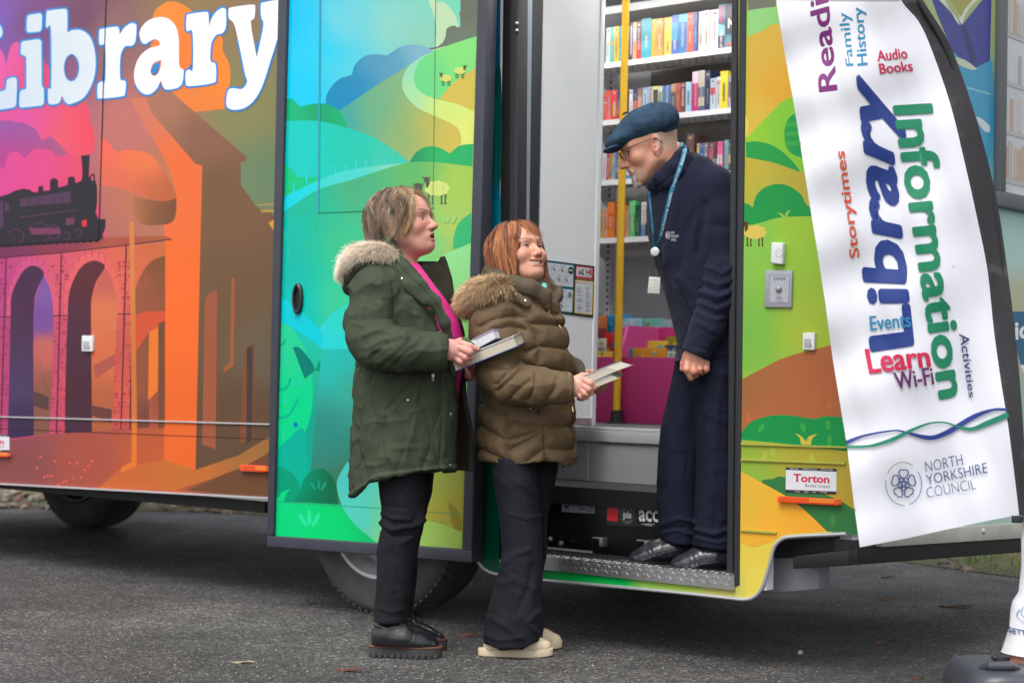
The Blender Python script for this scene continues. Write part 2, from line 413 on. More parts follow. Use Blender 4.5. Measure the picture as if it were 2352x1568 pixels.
# ground in front of the viaduct
A.poly(c2([(690, 1385), (935, 1335), (1115, 1395), (1365, 1310), (1560, 1190), (1640, 1150), (1640, 1240), (1400, 1372), (1200, 1450), (1000, 1510), (560, 1500)]), grad((300, 1090, (200, 102, 54)), (420, 1070, (196, 110, 48)), (600, 1020, (156, 108, 58))))
A.poly(c2([(1640, 1240), (1525, 1300), (1400, 1385), (1060, 1512), (1640, 1540)]), (110, 72, 46))
A.poly(c2([(738, -20), (765, -20), (782, 1165), (780, 1370), (690, 1412), (690, 1382), (750, 1350), (752, 1165)]), grad((305, 560, (214, 130, 70)), (310, 900, (206, 116, 60)), (310, 1050, (226, 120, 46))))
A.sm(c2([(1168, 430, 0), (1185, 395), (1240, 368, 0), (1230, 1278, 0), (1153, 1250, 0)]), (160, 88, 60))
A.poly(c2([(1320, 300), (1340, 300), (1335, 800), (1275, 842), (1275, 812), (1312, 780)]), (160, 92, 54))
A.poly(c2([(1395, 700), (1450, 680), (1445, 1220), (1365, 1250)]), (128, 76, 50))
A.poly(c2([(1408, 700), (1442, 686), (1438, 1220), (1405, 1246)]), (72, 58, 54))
for k in range(16):
    x = R2.uniform(210, 540); y = 1480 - (x - 200) * 0.42 + R2.uniform(-22, 22)
    A.poly(ellipse(*c2([(210 + k * 21, y)])[0], 3.2, 3.6, 8), (222, 92, 96), lay=A.lay + (k == 0))
# the steam engine
eng = (44, 38, 48)
A.poly(c1([(-300, 1180), (0, 1120), (40, 1110), (85, 1088), (130, 1076), (165, 1080), (190, 1097), (216, 1095), (219, 1062), (245, 1060), (247, 1090), (285, 1085), (285, 1030), (300, 1016), (320, 1018), (330, 1030), (332, 1070), (385, 1055), (388, 1015), (405, 1005), (425, 1010), (430, 1045), (465, 1030), (471, 990), (463, 888), (511, 884), (505, 1012), (520, 994), (538, 992), (543, 1030), (552, 1060), (553, 1150), (545, 1210), (560, 1248), (602, 1250), (600, 1300), (584, 1338), (590, 1358), (565, 1372), (300, 1390), (0, 1412), (-300, 1440)]), eng)
A.poly(c1([(520, 1005), (530, 1002), (534, 1030), (522, 1030)]), (220, 90, 120))
pin = (104, 62, 92)
A.poly(c1([(112, 1135), (400, 1092), (405, 1155), (115, 1178)]), (84, 56, 84))
for x in (160, 215, 300, 345): A.poly(c1([(x, 1126), (x + 9, 1125), (x + 9, 1168), (x, 1170)]), (64, 44, 66))
A.poly(strip(sharp(c1([(105, 1242), (440, 1196)])), 1.6, sm=False), pin)
for (x, y, r) in ((220, 1330, 62), (305, 1325, 40), (90, 1350, 45), (445, 1330, 22), (380, 1345, 20)):
    A.poly(strip([tuple(p) + (0,) for p in ellipse(*c1([(x, y)])[0], r / 2.483, r / 2.6, 20, 0, 200, 480)], 1.5, sm=False), pin)
A.poly(c1([(165, 1300), (340, 1300), (345, 1335), (180, 1338)]), (120, 56, 92))
A.poly(c1([(375, 1245), (425, 1238), (425, 1278), (375, 1285)]), (110, 60, 84))
A.poly(c1([(467, 1258), (496, 1252), (494, 1290), (468, 1294)]), (214, 56, 62))
A.poly(c1([(0, 1150), (18, 1146), (18, 1300), (0, 1304)]), (84, 54, 92))
A.poly(c1([(28, 1162), (52, 1155), (52, 1200), (28, 1206)]), (84, 54, 92))
A.poly(c1([(-40, 1395), (560, 1370), (560, 1376), (-40, 1402)]), (28, 26, 32))
for x in range(20, 560, 38): A.poly(ellipse(*c1([(x, 1405 - x * 0.055)])[0], 5.0, 2.6, 8), (30, 26, 34), lay=A.lay + (x == 20))
# Library lettering (film over the window pane is greyer)
ink = (48, 138, 214)
wht = grad((10, 200, (210, 222, 240)), (60, 180, (216, 230, 238)), (180, 150, (218, 230, 238)), (226, 150, (228, 234, 244)), (262, 150, (256, 258, 268)), (330, 150, (260, 260, 270)), (600, 100, (262, 262, 270)), p=6)
L = []
L.append((rounded(c1([(-140, 160), (0, 140), (16, 175), (10, 215), (-30, 225), (-30, 525), (32, 518), (38, 455), (60, 443), (90, 443), (97, 460), (93, 600), (78, 614), (-140, 650)]), 7), []))
L.append((rounded(c1([(155, 88), (232, 76), (240, 90), (237, 170), (225, 182), (160, 188), (151, 175)]), 7), []))
L.append((rounded(c1([(122, 238), (222, 224), (236, 236), (238, 490), (250, 505), (251, 590), (238, 603), (118, 616), (109, 602), (112, 528), (124, 514), (150, 510), (150, 322), (122, 314), (117, 300)]), 6), []))
L.append((smooth(c1([(266, 72), (280, 62), (365, 52), (380, 60), (384, 80), (384, 186, 0), (420, 172), (470, 176), (515, 215), (540, 290), (545, 380), (528, 470), (480, 555), (410, 592), (378, 588), (352, 546, 0), (342, 580), (322, 594), (290, 596), (275, 584), (275, 505), (292, 485), (290, 172), (268, 160), (262, 145)]), 5), [smooth(c1([(408, 308), (440, 335), (452, 385), (440, 440), (408, 466), (376, 445), (364, 390), (376, 335)]), 5)]))
L.append((smooth(c1([(567, 178), (580, 166), (660, 154), (678, 164), (682, 198, 0), (710, 160), (745, 135), (770, 138), (778, 155), (771, 238), (750, 262), (716, 264), (694, 296), (684, 350), (686, 452), (710, 460), (718, 480), (712, 535), (695, 550), (572, 563), (556, 548), (558, 484), (580, 464), (600, 458), (600, 272), (572, 258), (565, 240)]), 5), []))
L.append((smooth(c1([(796, 185), (830, 130), (890, 102), (950, 104), (998, 145), (1019, 220), (1022, 372), (1046, 402), (1040, 470), (1015, 500), (955, 512), (932, 498), (918, 458, 0), (892, 508), (848, 540), (800, 522), (768, 465), (768, 395), (796, 325), (850, 278), (906, 262), (908, 240), (885, 224), (850, 238), (828, 252), (806, 236)]), 5), [smooth(c1([(858, 405), (878, 360), (920, 343, 0), (916, 385), (898, 424), (872, 432)]), 5)]))
L.append((smooth(c1([(1064, 98), (1080, 82), (1170, 70), (1188, 80), (1192, 152, 0), (1215, 92), (1255, 52), (1282, 50), (1289, 70), (1288, 155), (1268, 190), (1235, 200), (1208, 240), (1200, 300), (1202, 352), (1228, 366), (1232, 440), (1215, 474), (1082, 492), (1060, 476), (1060, 412), (1078, 398), (1100, 392), (1098, 188), (1070, 180), (1062, 165)]), 5), []))
L.append((smooth(c1([(1304, 60), (1320, 44), (1440, 28), (1455, 45), (1450, 105), (1431, 122), (1438, 190), (1464, 332, 0), (1502, 150), (1490, 100), (1488, 30), (1510, 14), (1640, -2), (1640, 60), (1590, 200), (1545, 340), (1500, 480), (1455, 565), (1395, 616), (1330, 626), (1292, 602), (1300, 520), (1330, 504), (1380, 508), (1410, 466), (1395, 410), (1350, 190), (1330, 130), (1305, 105)]), 5), []))
lay0 = A.lay + 1
for k, (l, h) in enumerate(L): A.poly(offset(l, 4.4), ink, [offset(q, -3.2) for q in h], lay=lay0 + k % 2)
for k, (l, h) in enumerate(L): A.poly(l, wht, h, lay=lay0 + 3)
A.lay = lay0 + 4
# window gap in the skin
A.poly(strip(sharp(c1([(609, -400), (605, 0), (562, 1372)])), 2.6, sm=False), (14, 12, 16))
A.poly(strip(sharp(c1([(562, 1370), (30, 1398)])), 2.0, sm=False), (14, 12, 16))
A.poly(strip(sharp(c2([(-900, 1130), (0, 1160), (1640, 1225)])), 1.4, sm=False), (74, 40, 36))
# body strip between door and doorway, and the apron under the sill
A.poly([(1084, -250), (1150, -250), (1146, 1274), (1146, 1315), (1118, 1308), (1100, 1292), (1088, 1262)],
       grad((1115, 0, (0, 116, 160)), (1115, 150, (0, 108, 146)), (1115, 330, (0, 100, 108)), (1120, 450, (0, 120, 150)), (1110, 560, (0, 112, 104)), (1115, 1100, (0, 108, 78)), (1115, 1300, (0, 104, 74))))  # dark teals with the door leaf's shade painted into the colour
A.sm([(1150, 160), (1128, 200), (1118, 280), (1122, 360), (1134, 420), (1150, 400)], (0, 92, 84))
A.poly([(1136, 225), (1143, 225), (1142, 440), (1135, 440)], (0, 118, 122))
A.sm([(1084, 500, 0), (1120, 470), (1150, 455, 0), (1150, 640, 0), (1084, 700, 0)], (0, 128, 156))
A.sm([(1150, 520, 0), (1110, 580), (1105, 660), (1120, 760), (1150, 800, 0)], (0, 110, 92))
A.poly(strip(sharp([(1084, 1178), (1150, 1180)]), 1.6, sm=False), (20, 132, 96))
A.build("side_panel", vinyl, van, clip=[((0, 0, TOPZ), VZ), (V(sL, 0, 0), -VU)])
# body skin thickness, header and the rest of the shell
m = MB()
def zb(s): return float(side(*[0, 0])[2])
sA = so(side(640, 1145))[0]; sB = so(side(1090, 1200))[0]
zl0 = so(side(0, 1108))[2]; zl1 = so(side(610, 1143))[2]; zl = (zl0 + zl1) / 2
m.vbox(sL, sA, 0.004, 0.05, zl + .004, TOPZ, 0)
m.vbox(sA, sE, 0.004, 0.05, 0.98, TOPZ, 0)
hz = so(side(1400, -160))[2]
m.vbox(sE, sD, 0.0, 0.05, hz, TOPZ, 0)
m.build("body_shell", [whiteM], van)
m = MB()
m.vbox(sL, sC, WID, WID + 0.05, 0.45, TOPZ, 0)
m.vbox(sL, sL + 0.05, 0.06, WID - .01, 0.45, TOPZ - .01, 0)
m.build("far_wall", [whiteM], van)
m = MB(); m.vbox(sL - .01, sC + .01, -0.01, WID + 0.06, TOPZ + .002, TOPZ + .07); m.build("roof", [whiteM], van, bevel=.02)
# bright trim lines along the side
m = MB()
def run(mb, a, b, th, out, mi=0):
    A0, A1 = side(*a), side(*b); o_ = -VN * out; t_ = np.array([0, 0, th])
    mb.hexa([A0, A1, A1 + o_, A0 + o_, A0 + t_, A1 + t_, A1 + o_ + t_, A0 + o_ + t_], mi)
run(m, (-560, 1082), (660, 1147.5), 0.008, 0.014)
run(m, (-560, 942), (660, 976.5), 0.006, 0.008)
m.build("trim_strip", [mat("bright_trim", (214, 210, 214), rough=.3, metal=.3)], van)
for (a, b) in (((1704, 1021), (1945, 1029)), ((1704, 1057), (1943, 1066)), ((1703, 1219), (1785, 1225))): m = MB(); run(m, a, b, 0.006, 0.008); m.build("seam_strip", [mat("seam_paint", (176, 178, 72), rough=.35)], van)
# ---------- right body side
A = Art(smap, cell=40)
A.poly([(1697, -220), (1948, -230), (1944, 1224), (1822, 1229), (1792, 1236), (1776, 1256), (1764, 1300), (1748, 1350), (1728, 1371), (1705, 1374), (1640, 1368), (1400, 1344), (1249, 1330), (1146, 1317), (1146, 1290), (1249, 1303), (1400, 1318), (1693, 1347), (1695, 1200)],
       grad((1150, 1310, (0, 150, 74)), (1300, 1318, (0, 170, 76)), (1440, 1330, (0, 176, 76)), (1470, 1335, (150, 192, 84)), (1560, 1345, (160, 190, 80)), (1660, 1355, (188, 184, 96)), (1740, 1340, (228, 208, 84)), (1740, 1240, (228, 200, 76)), (1800, 800, (140, 190, 70)), (1800, 400, (170, 190, 60)), p=5), lay=0)
A.poly(c5([(95, -400), (275, -400), (268, 38), (120, 56)]), (118, 120, 104))
A.sm(c5([(118, 56, 0), (200, 44), (272, 36, 0), (330, 60, 0), (620, 60, 0), (620, 200, 0), (280, 128), (200, 160), (116, 197, 0)]), grad((1730, 50, (148, 210, 128)), (1850, 60, (140, 200, 90))))
A.sm(c5([(116, 196, 0), (200, 160), (280, 126), (600, 120, 0), (600, 520, 0), (345, 514), (240, 590), (114, 722, 0)]), grad((1730, 120, (214, 178, 70)), (1790, 200, (226, 170, 52)), (1740, 280, (220, 186, 70))))
A.sm(c5([(112, 722, 0), (240, 590), (345, 512), (600, 500, 0), (600, 1000, 0), (395, 900), (260, 850), (112, 830, 0)]), grad((1730, 320, (150, 204, 52)), (1800, 300, (132, 200, 58))))
A.sm(c5([(108, 600, 0), (122, 640), (118, 690), (106, 725, 0)]), (230, 214, 92))
A.sm(c5([(110, 744, 0), (170, 740), (260, 766), (340, 830), (400, 905, 0), (250, 852), (110, 822, 0)]), (38, 158, 70))
A.sm(c5([(370, 590, 0), (330, 625), (311, 690), (318, 760), (350, 805), (420, 830, 0), (430, 600, 0)]), (34, 158, 76))
for y in (640, 690, 740): A.poly(c5([(318, y), (420, y - 6), (420, y + 18), (318, y + 24)]), (60, 172, 72))
A.sm(c5([(108, 824, 0), (250, 850), (400, 902, 0), (600, 900, 0), (600, 1160, 0), (100, 1165, 0)]), grad((1720, 400, (196, 176, 60)), (1780, 480, (160, 186, 64)), (1830, 420, (190, 172, 62))))
A.sm(c5([(100, 1062, 0), (125, 1068), (146, 1086, 0), (160, 1030), (200, 985), (270, 962), (340, 975), (400, 1020), (440, 1080), (600, 1130, 0), (600, 1180, 0), (98, 1175, 0)]), (30, 152, 72))
A.sm(c5([(95, 1190, 0), (200, 1160), (320, 1134), (600, 1130, 0), (640, 1800, 0), (88, 1940, 0)]), grad((1720, 540, (134, 196, 78)), (1850, 520, (160, 200, 60)), (1720, 760, (120, 184, 72)), (1850, 760, (168, 190, 60))))
A.poly(smooth(c5([(272, 1110, 0), (300, 1118), (312, 1136, 0), (318, 1112), (345, 1096, 0), (330, 1120), (326, 1150, 0), (300, 1146, 0), (292, 1128)])), (150, 196, 74))
def sheep(A, x, y, k, body=(222, 222, 110), dark=(70, 66, 56), flip=1, head=True):
    X = lambda px, py: (x + flip * px * k, y + py * k)
    for lx in (-22, -12, 12, 22):
        A.poly([X(lx - 2.6, 14), X(lx + 2.6, 14), X(lx + 1.6, 34), X(lx + 3.5, 42), X(lx - 3.2, 42), X(lx - 2.0, 34)], dark)
    bl = []
    for i in range(18):
        w = 2 * math.pi * i / 18; r = 1.0 if i % 2 else 1.12
        bl.append(X(31 * r * math.cos(w), 19 * r * math.sin(w)))
    A.poly(smooth(bl, 3), body)
    for i in range(9):
        cx_, cy_ = (-18 + (i % 3) * 16, -9 + (i // 3) * 9)
        A.poly(strip([X(cx_, cy_), X(cx_ + 4, cy_ + 4), X(cx_, cy_ + 8)], 1.0 * k, 3), tuple(int(c * .86) for c in body))
    if head:
        A.poly(smooth([X(-30, -14), X(-36, -22), X(-34, -29), X(-28, -31), X(-22, -27), X(-20, -14), X(-24, -4), X(-30, -2)], 3), dark)
        A.poly(smooth([X(-36, -27), X(-42, -32), X(-34, -30)], 2), dark); A.poly(smooth([X(-23, -27), X(-17, -33), X(-20, -25)], 2), dark)
sheep(A, 1734, 533, 0.78, (226, 196, 92), (90, 62, 40), 1)
A.sm(c6([(78, 550, 0), (200, 485), (330, 425), (560, 365, 0), (640, 360, 0), (640, 760, 0), (470, 750), (300, 735), (150, 760), (74, 840, 0)]), grad((1720, 900, (160, 104, 60)), (1850, 880, (178, 102, 60)), (1760, 960, (180, 104, 62))))
A.sm(c6([(74, 838, 0), (130, 772), (220, 738), (330, 732), (465, 753, 0), (530, 737), (640, 745, 0), (660, 925, 0), (300, 882), (74, 860, 0)]), (24, 146, 72))
for (x, y, r) in ((190, 798, .5), (408, 795, -.35), (538, 783, -.1), (545, 680, 0), (120, 742, 0)):
    cc = c6([(x, y)])[0]; A.poly(ellipse(cc[0], cc[1], 5.5, 11.5, 12, r), (60, 166, 74) if y > 760 else (190, 112, 62))
A.poly(smooth(c6([(366, 826, 0), (395, 838), (424, 868, 0), (440, 842), (484, 828, 0), (455, 856), (450, 886, 0), (398, 884, 0), (390, 850)])), (206, 186, 74))
A.poly(c6([(536, 838), (556, 838), (556, 898), (534, 896)]), (60, 166, 74))
A.sm(c6([(70, 858, 0), (300, 880), (660, 922, 0), (700, 1250, 0), (600, 1180), (320, 1060), (195, 1087), (70, 1022, 0)]), grad((1710, 1060, (150, 176, 60)), (1830, 1060, (178, 168, 58)), (1930, 1130, (184, 160, 56)), (1720, 1100, (140, 180, 66))))
A.sm(c6([(195, 1087), (250, 1064), (325, 1060), (600, 1180), (700, 1240, 0), (700, 1360, 0), (530, 1337, 0), (380, 1205)]), (54, 122, 66))
A.sm(c6([(70, 1018, 0), (195, 1085), (330, 1162), (430, 1240), (530, 1335, 0), (400, 1345, 0), (300, 1352, 0), (240, 1392, 0), (150, 1420, 0), (66, 1390, 0)]), grad((1710, 1150, (226, 182, 60)), (1800, 1190, (242, 176, 54)), (1850, 1215, (246, 170, 50))))
for (x, y, r) in ((565, 1280, 0), (250, 920, 0), (205, 950, .4), (455, 960, -.3)):
    cc = c6([(x, y)])[0]; A.poly(ellipse(cc[0], cc[1], 6, 14, 12, r), (74, 138, 72) if y > 1200 else (176, 184, 66))
A.build("rear_side_panel", vinyl, van, clip=[((0, 0, TOPZ), VZ)])
m = MB()
zr = so(side(1945, 1222))[2]
m.vbox(sD, sC, 0.004, 0.05, zr + .01, TOPZ)
m.vbox(so(side(1146, 1320))[0], so(side(1700, 1340))[0] + .02, 0.004, 0.05, so(side(1400, 1341))[2] + .02, so(side(1500, 1322))[2])
m.vbox(sD, so(side(1765, 1300))[0] - .01, 0.004, 0.05, so(side(1735, 1366))[2] + .02, zr + .02)
m.build("skin_backing", [whiteM], van)
# bright curved edging of apron and arches
m = MB()
edge = [(1088, 1258), (1094, 1283), (1110, 1303), (1135, 1316), (1180, 1322), (1249, 1331), (1400, 1345), (1560, 1360), (1680, 1373), (1710, 1375.5), (1731, 1370), (1750, 1349), (1766, 1300), (1778, 1257), (1795, 1238), (1824, 1231), (1944, 1225)]
m.tube([side(p[0], p[1], -0.004) for p in smooth(edge, 6, closed=False)], 0.0065, 8)
m.build("edge_trim", [mat("edge_silver", (206, 208, 210), rough=.35, metal=.5)], van, smooth=True)
# ---------- rear face
def rmap(x, y, h): return perp(x, y, sC + h)
A = Art(rmap, cell=60)
A.poly([(1945, -260), (2700, -260), (2700, 1150), (2352, 1196), (2020, 1243), (1945, 1226)], grad((2100, 60, (180, 190, 130)), (2230, 260, (60, 150, 200)), (2230, 60, (170, 190, 120)), (2100, 400, (120, 190, 190)), (2330, 560, (176, 214, 206)), (2330, 720, (190, 186, 150)), (2330, 1000, (170, 200, 190))), lay=0)
A.poly(c5([(1180, 270), (1395, 320), (1380, 850), (1340, 850), (1200, 300)]), (66, 160, 200))
A.poly(c5([(1265, 455), (1390, 490), (1390, 498), (1265, 464)]), (140, 205, 215))
A.sm(c5([(1310, 610, 0), (1340, 620), (1385, 660, 0), (1384, 690), (1360, 688), (1335, 660)]), (214, 224, 226))
# an open book drawn on the rear face
A.poly(c5([(1060, -60), (1110, 80), (1190, 270), (1295, 362), (1385, 318), (1395, -60), (1240, 130)]), (62, 66, 150))
A.poly(c5([(1235, 130), (1255, 130), (1312, 300), (1305, 362), (1292, 360), (1262, 250)]), (48, 46, 110))
A.sm(c5([(1070, -40, 0), (1140, 20), (1200, 80), (1232, 133, 0), (1215, 120), (1180, 60), (1120, -60, 0)]), (222, 226, 214))
A.sm(c5([(1240, 133, 0), (1256, 80), (1300, 20), (1380, -40, 0), (1350, -60, 0), (1280, 20), (1238, 70), (1225, 100)]), (222, 226, 214))
A.poly(c5([(1140, -60), (1340, -60), (1258, 40), (1235, 90), (1205, 40)]), (176, 168, 84))
A.sm(c5([(1195, 295, 0), (1260, 318), (1320, 362, 0), (1290, 366), (1225, 340)]), (200, 214, 190))
A.poly(c6([(1488, 190), (1700, 190), (1700, 560), (1560, 520), (1500, 300)]), (44, 104, 140))
A.text("ice", [c6([(1516, 340)])[0], c6([(1640, 322)])[0], c6([(1640, 232)])[0], c6([(1516, 248)])[0]], (240, 244, 246), off=.03)
A.text("W", [c6([(1545, 560)])[0], c6([(1660, 540)])[0], c6([(1660, 452)])[0], c6([(1545, 470)])[0]], (240, 244, 246), off=.02)
A.build("rear_panel", vinyl, van, clip=[((0, 0, TOPZ), VZ), (V(0, WID + .04, 0), VN)])
m = MB()
for z0, z1 in ((0.45, 1.05), (2.45, TOPZ)): MB().vbox(sC - .05, sC - .004, .05, WID - .01, z0, z1).build("rear_backing", [whiteM], van)
# rear window with frame and pane, shelves of the interior seen through it
def rq(x0, y0, x1, y1, y0b, y1b): return [perp(x0, y0, sC), perp(x1, y0b, sC), perp(x1, y1b, sC), perp(x0, y1, sC)]
m = MB()
fr = -VU
wl = so(perp(2283, 300, sC))[1]; wz = so(perp(2300, 478, sC))[2]; o1 = wl + 1.3
m.vbox(sC + .002, sC + .03, wl, o1, wz, wz + .06); m.vbox(sC + .002, sC + .03, wl, wl + .05, wz + .06, 2.75); m.vbox(sC + .002, sC + .03, o1 - .05, o1, wz + .06, 2.75)
wf = m.build("window_frame", [mat("frame_grey", (92, 96, 100), rough=.5)], van, bevel=.004)
m = MB(); m.vbox(sC + .004, sC + .010, wl + .05, o1 - .05, wz + .06, 2.75)
m.build("window_pane", [mat("window_glass", (196, 200, 204), rough=.12, spec=.4, mottle=(2, .15))], wf)
m = MB(); R3 = random.Random(5)
for k in range(7):
    z = wz + .10 + k * .19
    if z > 2.58: break
    m.vbox(sC + .0105, sC + .012, wl + .06, o1 - .06, z, z + .018, 0, alb((186, 188, 190)))
    o = wl + .06
    while o < o1 - .1:
        w = R3.uniform(.015, .035)
        if k % 3 == 0 or R3.random() < .25:
            m.vbox(sC + .0105, sC + .0115, o, o + w, z + .02, z + .02 + R3.uniform(.10, .15), 0, alb(R3.choice([(190, 186, 176), (196, 170, 150), (170, 172, 176), (200, 196, 190), (150, 156, 160)])))
        o += w + .003
m.build("pane_picture", [flatattr], wf)
# lower rear rail and bumper beam
m = MB()
def rbar(pts4, out, mi=0):
    q = [perp(x, y, sC) for x, y in pts4]; d = VU * out
    m.hexa([q[0], q[1], q[1] + d, q[0] + d, q[3], q[2], q[2] + d, q[3] + d], mi)
rbar([(2010, 1254), (2700, 1211), (2700, 1173), (2010, 1222)], .03, 0)
for x in (2258,):
    c = perp(x, 1219, sC + .03); m.lathe(c, VU, [(0, .011), (.006, .010), (.009, .005), (.0095, 0)], 14, 0)
rail = m.build("rear_rail", [mat("galvanised", (196, 196, 186), rough=.5, metal=.25, mottle=(6, .16))], van, bevel=.003)
m = MB(); rbar([(1952, 1298), (2700, 1241), (2700, 1208), (1952, 1240)], -.06, 0)
m.build("chassis_beam", [blackM], van, bevel=.004)
# lift cassette box under the rear quarter
m = MB()
def sbox(x0, x1, yt0, yt1, yb0, yb1, o0, o1_, mi=0):
    q = [side(x0, yb0, o0), side(x1, yb1, o0), side(x1, yt1, o0), side(x0, yt0, o0)]; d = VN * (o1_ - o0)
    m.hexa([q[0], q[1], q[1] + d, q[0] + d, q[3], q[2], q[2] + d, q[3] + d], mi)
sbox(1760, 1880, 1262, 1258, 1362, 1353, .12, .2, 0); m.build("locker_box", [greyM], van, bevel=.006)
m = MB(); sbox(1775, 1950, 1240, 1229, 1282, 1272, .10, .14, 0); sbox(1821, 1950, 1278, 1262, 1306, 1298, .02, .08, 0); m.build("chassis_rail", [blackM], van, bevel=.005)
# underbody
m = MB(); zu = zl + .02
m.vbox(sL + .1, sC - .35, .25, WID - .2, zu + .05, zu + .12)
m.vbox(sL + .1, sA - .2, .10, .16, zl - .06, zl + .02)
m.vbox(sL + .1, sC - .3, .7, .8, zl - .05, zl + .1); m.vbox(sL + .1, sC - .3, 1.6, 1.7, zl - .05, zl + .1)
m.build("chassis_floor", [blackM], van)
# wheels
def wheel(cs, o, r, name="wheel", rm=1):
    w = empty(name, V(cs, o, r)); w.parent = van; w.matrix_parent_inverse = Matrix.Translation(van.location).inverted()
    c = V(cs, o, r); m = MB()
    prof = [(.0, .62 * r), (.0, .66 * r), (-.012, .72 * r), (-.018, .80 * r), (-.012, .90 * r), (.004, .955 * r), (.02, .985 * r), (.05, r), (.22, r), (.25, .98 * r), (.28, .9 * r), (.28, .6 * r)]
    m.lathe(c, VN, prof, 64)
    # tread blocks round the shoulder
    for k in range(72):
        a = 2 * math.pi * k / 72
        rd = VU * math.cos(a) + VZ * math.sin(a); tg = -VU * math.sin(a) + VZ * math.cos(a)
        R = np.stack([tg, VN, rd], 1)
        m.box(c + rd * (r * .986) + VN * .035, (.016, .03, .016), 0, R)
        m.box(c + rd * (r * .997) + VN * .13, (.02, .10, .012), 0, R)
    ty = m.build("tyre", [tyreM], w, smooth=True, angle=40)
    m = MB()
    m.lathe(c, VN, [(-.002, .655 * r), (-.010, .64 * r), (-.008, .61 * r), (.012, .595 * r), (.03, .56 * r), (.075, .53 * r), (.085, .45 * r), (.06, .40 * r), (.055, .30 * r), (.02, .26 * r), (.012, .20 * r), (.012, 0.001)], 48)
    for k in range(8 * rm):
        a = 2 * math.pi * k / 8; rd = VU * math.cos(a) + VZ * math.sin(a)
        m.lathe(c + rd * .34 * r + VN * .05, -VN, [(0, .016), (.02, .016), (.024, .008), (.024, 0.0005)], 10)
    m.build("rim", [rimM if rm else blackM], w, smooth=True, angle=50)
    return w
wc = so(ground(862, 1411))
wheel(wc[0], .06, .425)
wheel(wc[0], .07 + 1.85, .40)
wf2 = so(ground(172, 1212)); wheel(wf2[0], wf2[1], .47, rm=0)
wheel(wc[0] - 4.2, .07, .42)
# ---------- side door leaf (opened along the side)
door = empty("door", side(850, 1262, -.1)); door.parent = van; door.matrix_parent_inverse = Matrix.Translation(van.location).inverted()
A = Art(doormap, cell=40)
dT = -260
A.poly([(664, dT), (1106, dT), (1061, 1264), (625, 1231)], grad(*[(p[0][0], p[0][1], p[1]) for p in [
    (c3([(130, 100)])[0], (0, 198, 250)), (c3([(200, 500)])[0], (0, 206, 246)), (c3([(280, 300)])[0], (30, 208, 246)), (c3([(420, 120)])[0], (112, 210, 222)), (c3([(420, 420)])[0], (84, 208, 226)),
    (c3([(700, 150)])[0], (140, 212, 198)), (c3([(880, 250)])[0], (140, 205, 180)), (c3([(1120, 60)])[0], (120, 215, 180))]]), lay=0)
A.sm(c3([(880, -60, 0), (945, 5), (1000, 22), (1050, 80), (1072, 140), (1100, 300, 0), (930, 300, 0), (948, 150)]), (190, 222, 178))
A.poly(smooth(sharp(c3([(1085, -600), (1200, -600), (1190, 230), (1060, 250), (895, 292), (900, 275), (955, 268), (985, 245), (1000, 212), (1006, 165), (1030, 150), (1060, 148), (1060, 156), (1086, 156), (1084, 100), (1078, 80), (1086, 60)]))), grad((1060, 40, (108, 112, 100)), (1080, 90, (112, 128, 108))))
A.sm(c3([(315, 600, 0), (328, 530), (390, 455), (466, 428, 0), (485, 370), (540, 322), (600, 310), (668, 318, 0), (740, 270), (810, 255), (880, 265), (930, 292, 0), (860, 335), (640, 470), (395, 632, 0)]),
     grad((760, 230, (0, 140, 188)), (800, 200, (28, 140, 186)), (880, 150, (84, 156, 186)), (970, 115, (128, 180, 200))))
A.sm(c3([(395, 632, 0), (620, 480), (830, 350), (915, 302, 0), (1180, 220, 0), (1170, 950, 0), (795, 925, 0), (700, 850), (560, 770), (445, 735)]),
     grad((800, 270, (62, 170, 158)), (860, 260, (110, 176, 134)), (930, 300, (140, 178, 112)), (980, 290, (184, 184, 90)), (1030, 310, (214, 190, 82)), (950, 170, (130, 180, 130))))
A.sm(c3([(925, 297, 0), (1060, 245), (1180, 208, 0), (1170, 385, 0), (965, 566, 0), (880, 540), (824, 480), (822, 420), (860, 340)]), grad((970, 170, (108, 216, 134)), (1060, 120, (134, 226, 122))))
A.sm(c3([(965, 566, 0), (1050, 470), (1170, 388, 0), (1165, 636, 0), (1060, 592)]), (212, 190, 82))
A.sm(c3([(928, 296, 0), (855, 348), (822, 425), (830, 490), (880, 540), (960, 568), (1060, 592), (1165, 636, 0), (1158, 826, 0), (1085, 838, 0), (1089, 785), (1060, 722), (935, 660), (835, 612), (765, 530), (756, 450), (790, 380), (860, 328)]),
     grad((950, 150, (150, 218, 182)), (940, 230, (168, 224, 164)), (1020, 250, (212, 232, 122)), (1070, 300, (224, 234, 118))))
A.sm(c3([(795, 926, 0), (830, 872), (890, 838), (960, 840), (1025, 876, 0), (1080, 832), (1160, 820, 0), (1155, 952, 0), (950, 930)]), grad((960, 360, (34, 150, 92)), (1000, 355, (44, 184, 104)), (1070, 350, (42, 178, 104))))
A.sm(c3([(86, 560, 0), (130, 568), (170, 610, 0), (250, 592), (330, 597), (400, 640), (448, 738, 0), (330, 702), (200, 688), (84, 692, 0)]), grad((680, 260, (0, 184, 122)), (745, 262, (0, 158, 104)), (780, 265, (0, 182, 116))))
A.sm(c3([(84, 692, 0), (200, 688), (330, 700), (560, 770), (700, 850), (797, 926, 0), (600, 980, 0), (60, 1240, 0)]), grad((700, 330, (0, 206, 196)), (800, 330, (20, 200, 176)), (900, 370, (60, 200, 170))))
A.sm(c3([(70, 935, 0), (110, 955), (155, 1010, 0), (275, 1012), (275, 1035, 0), (68, 1130, 0)]), (0, 200, 128))
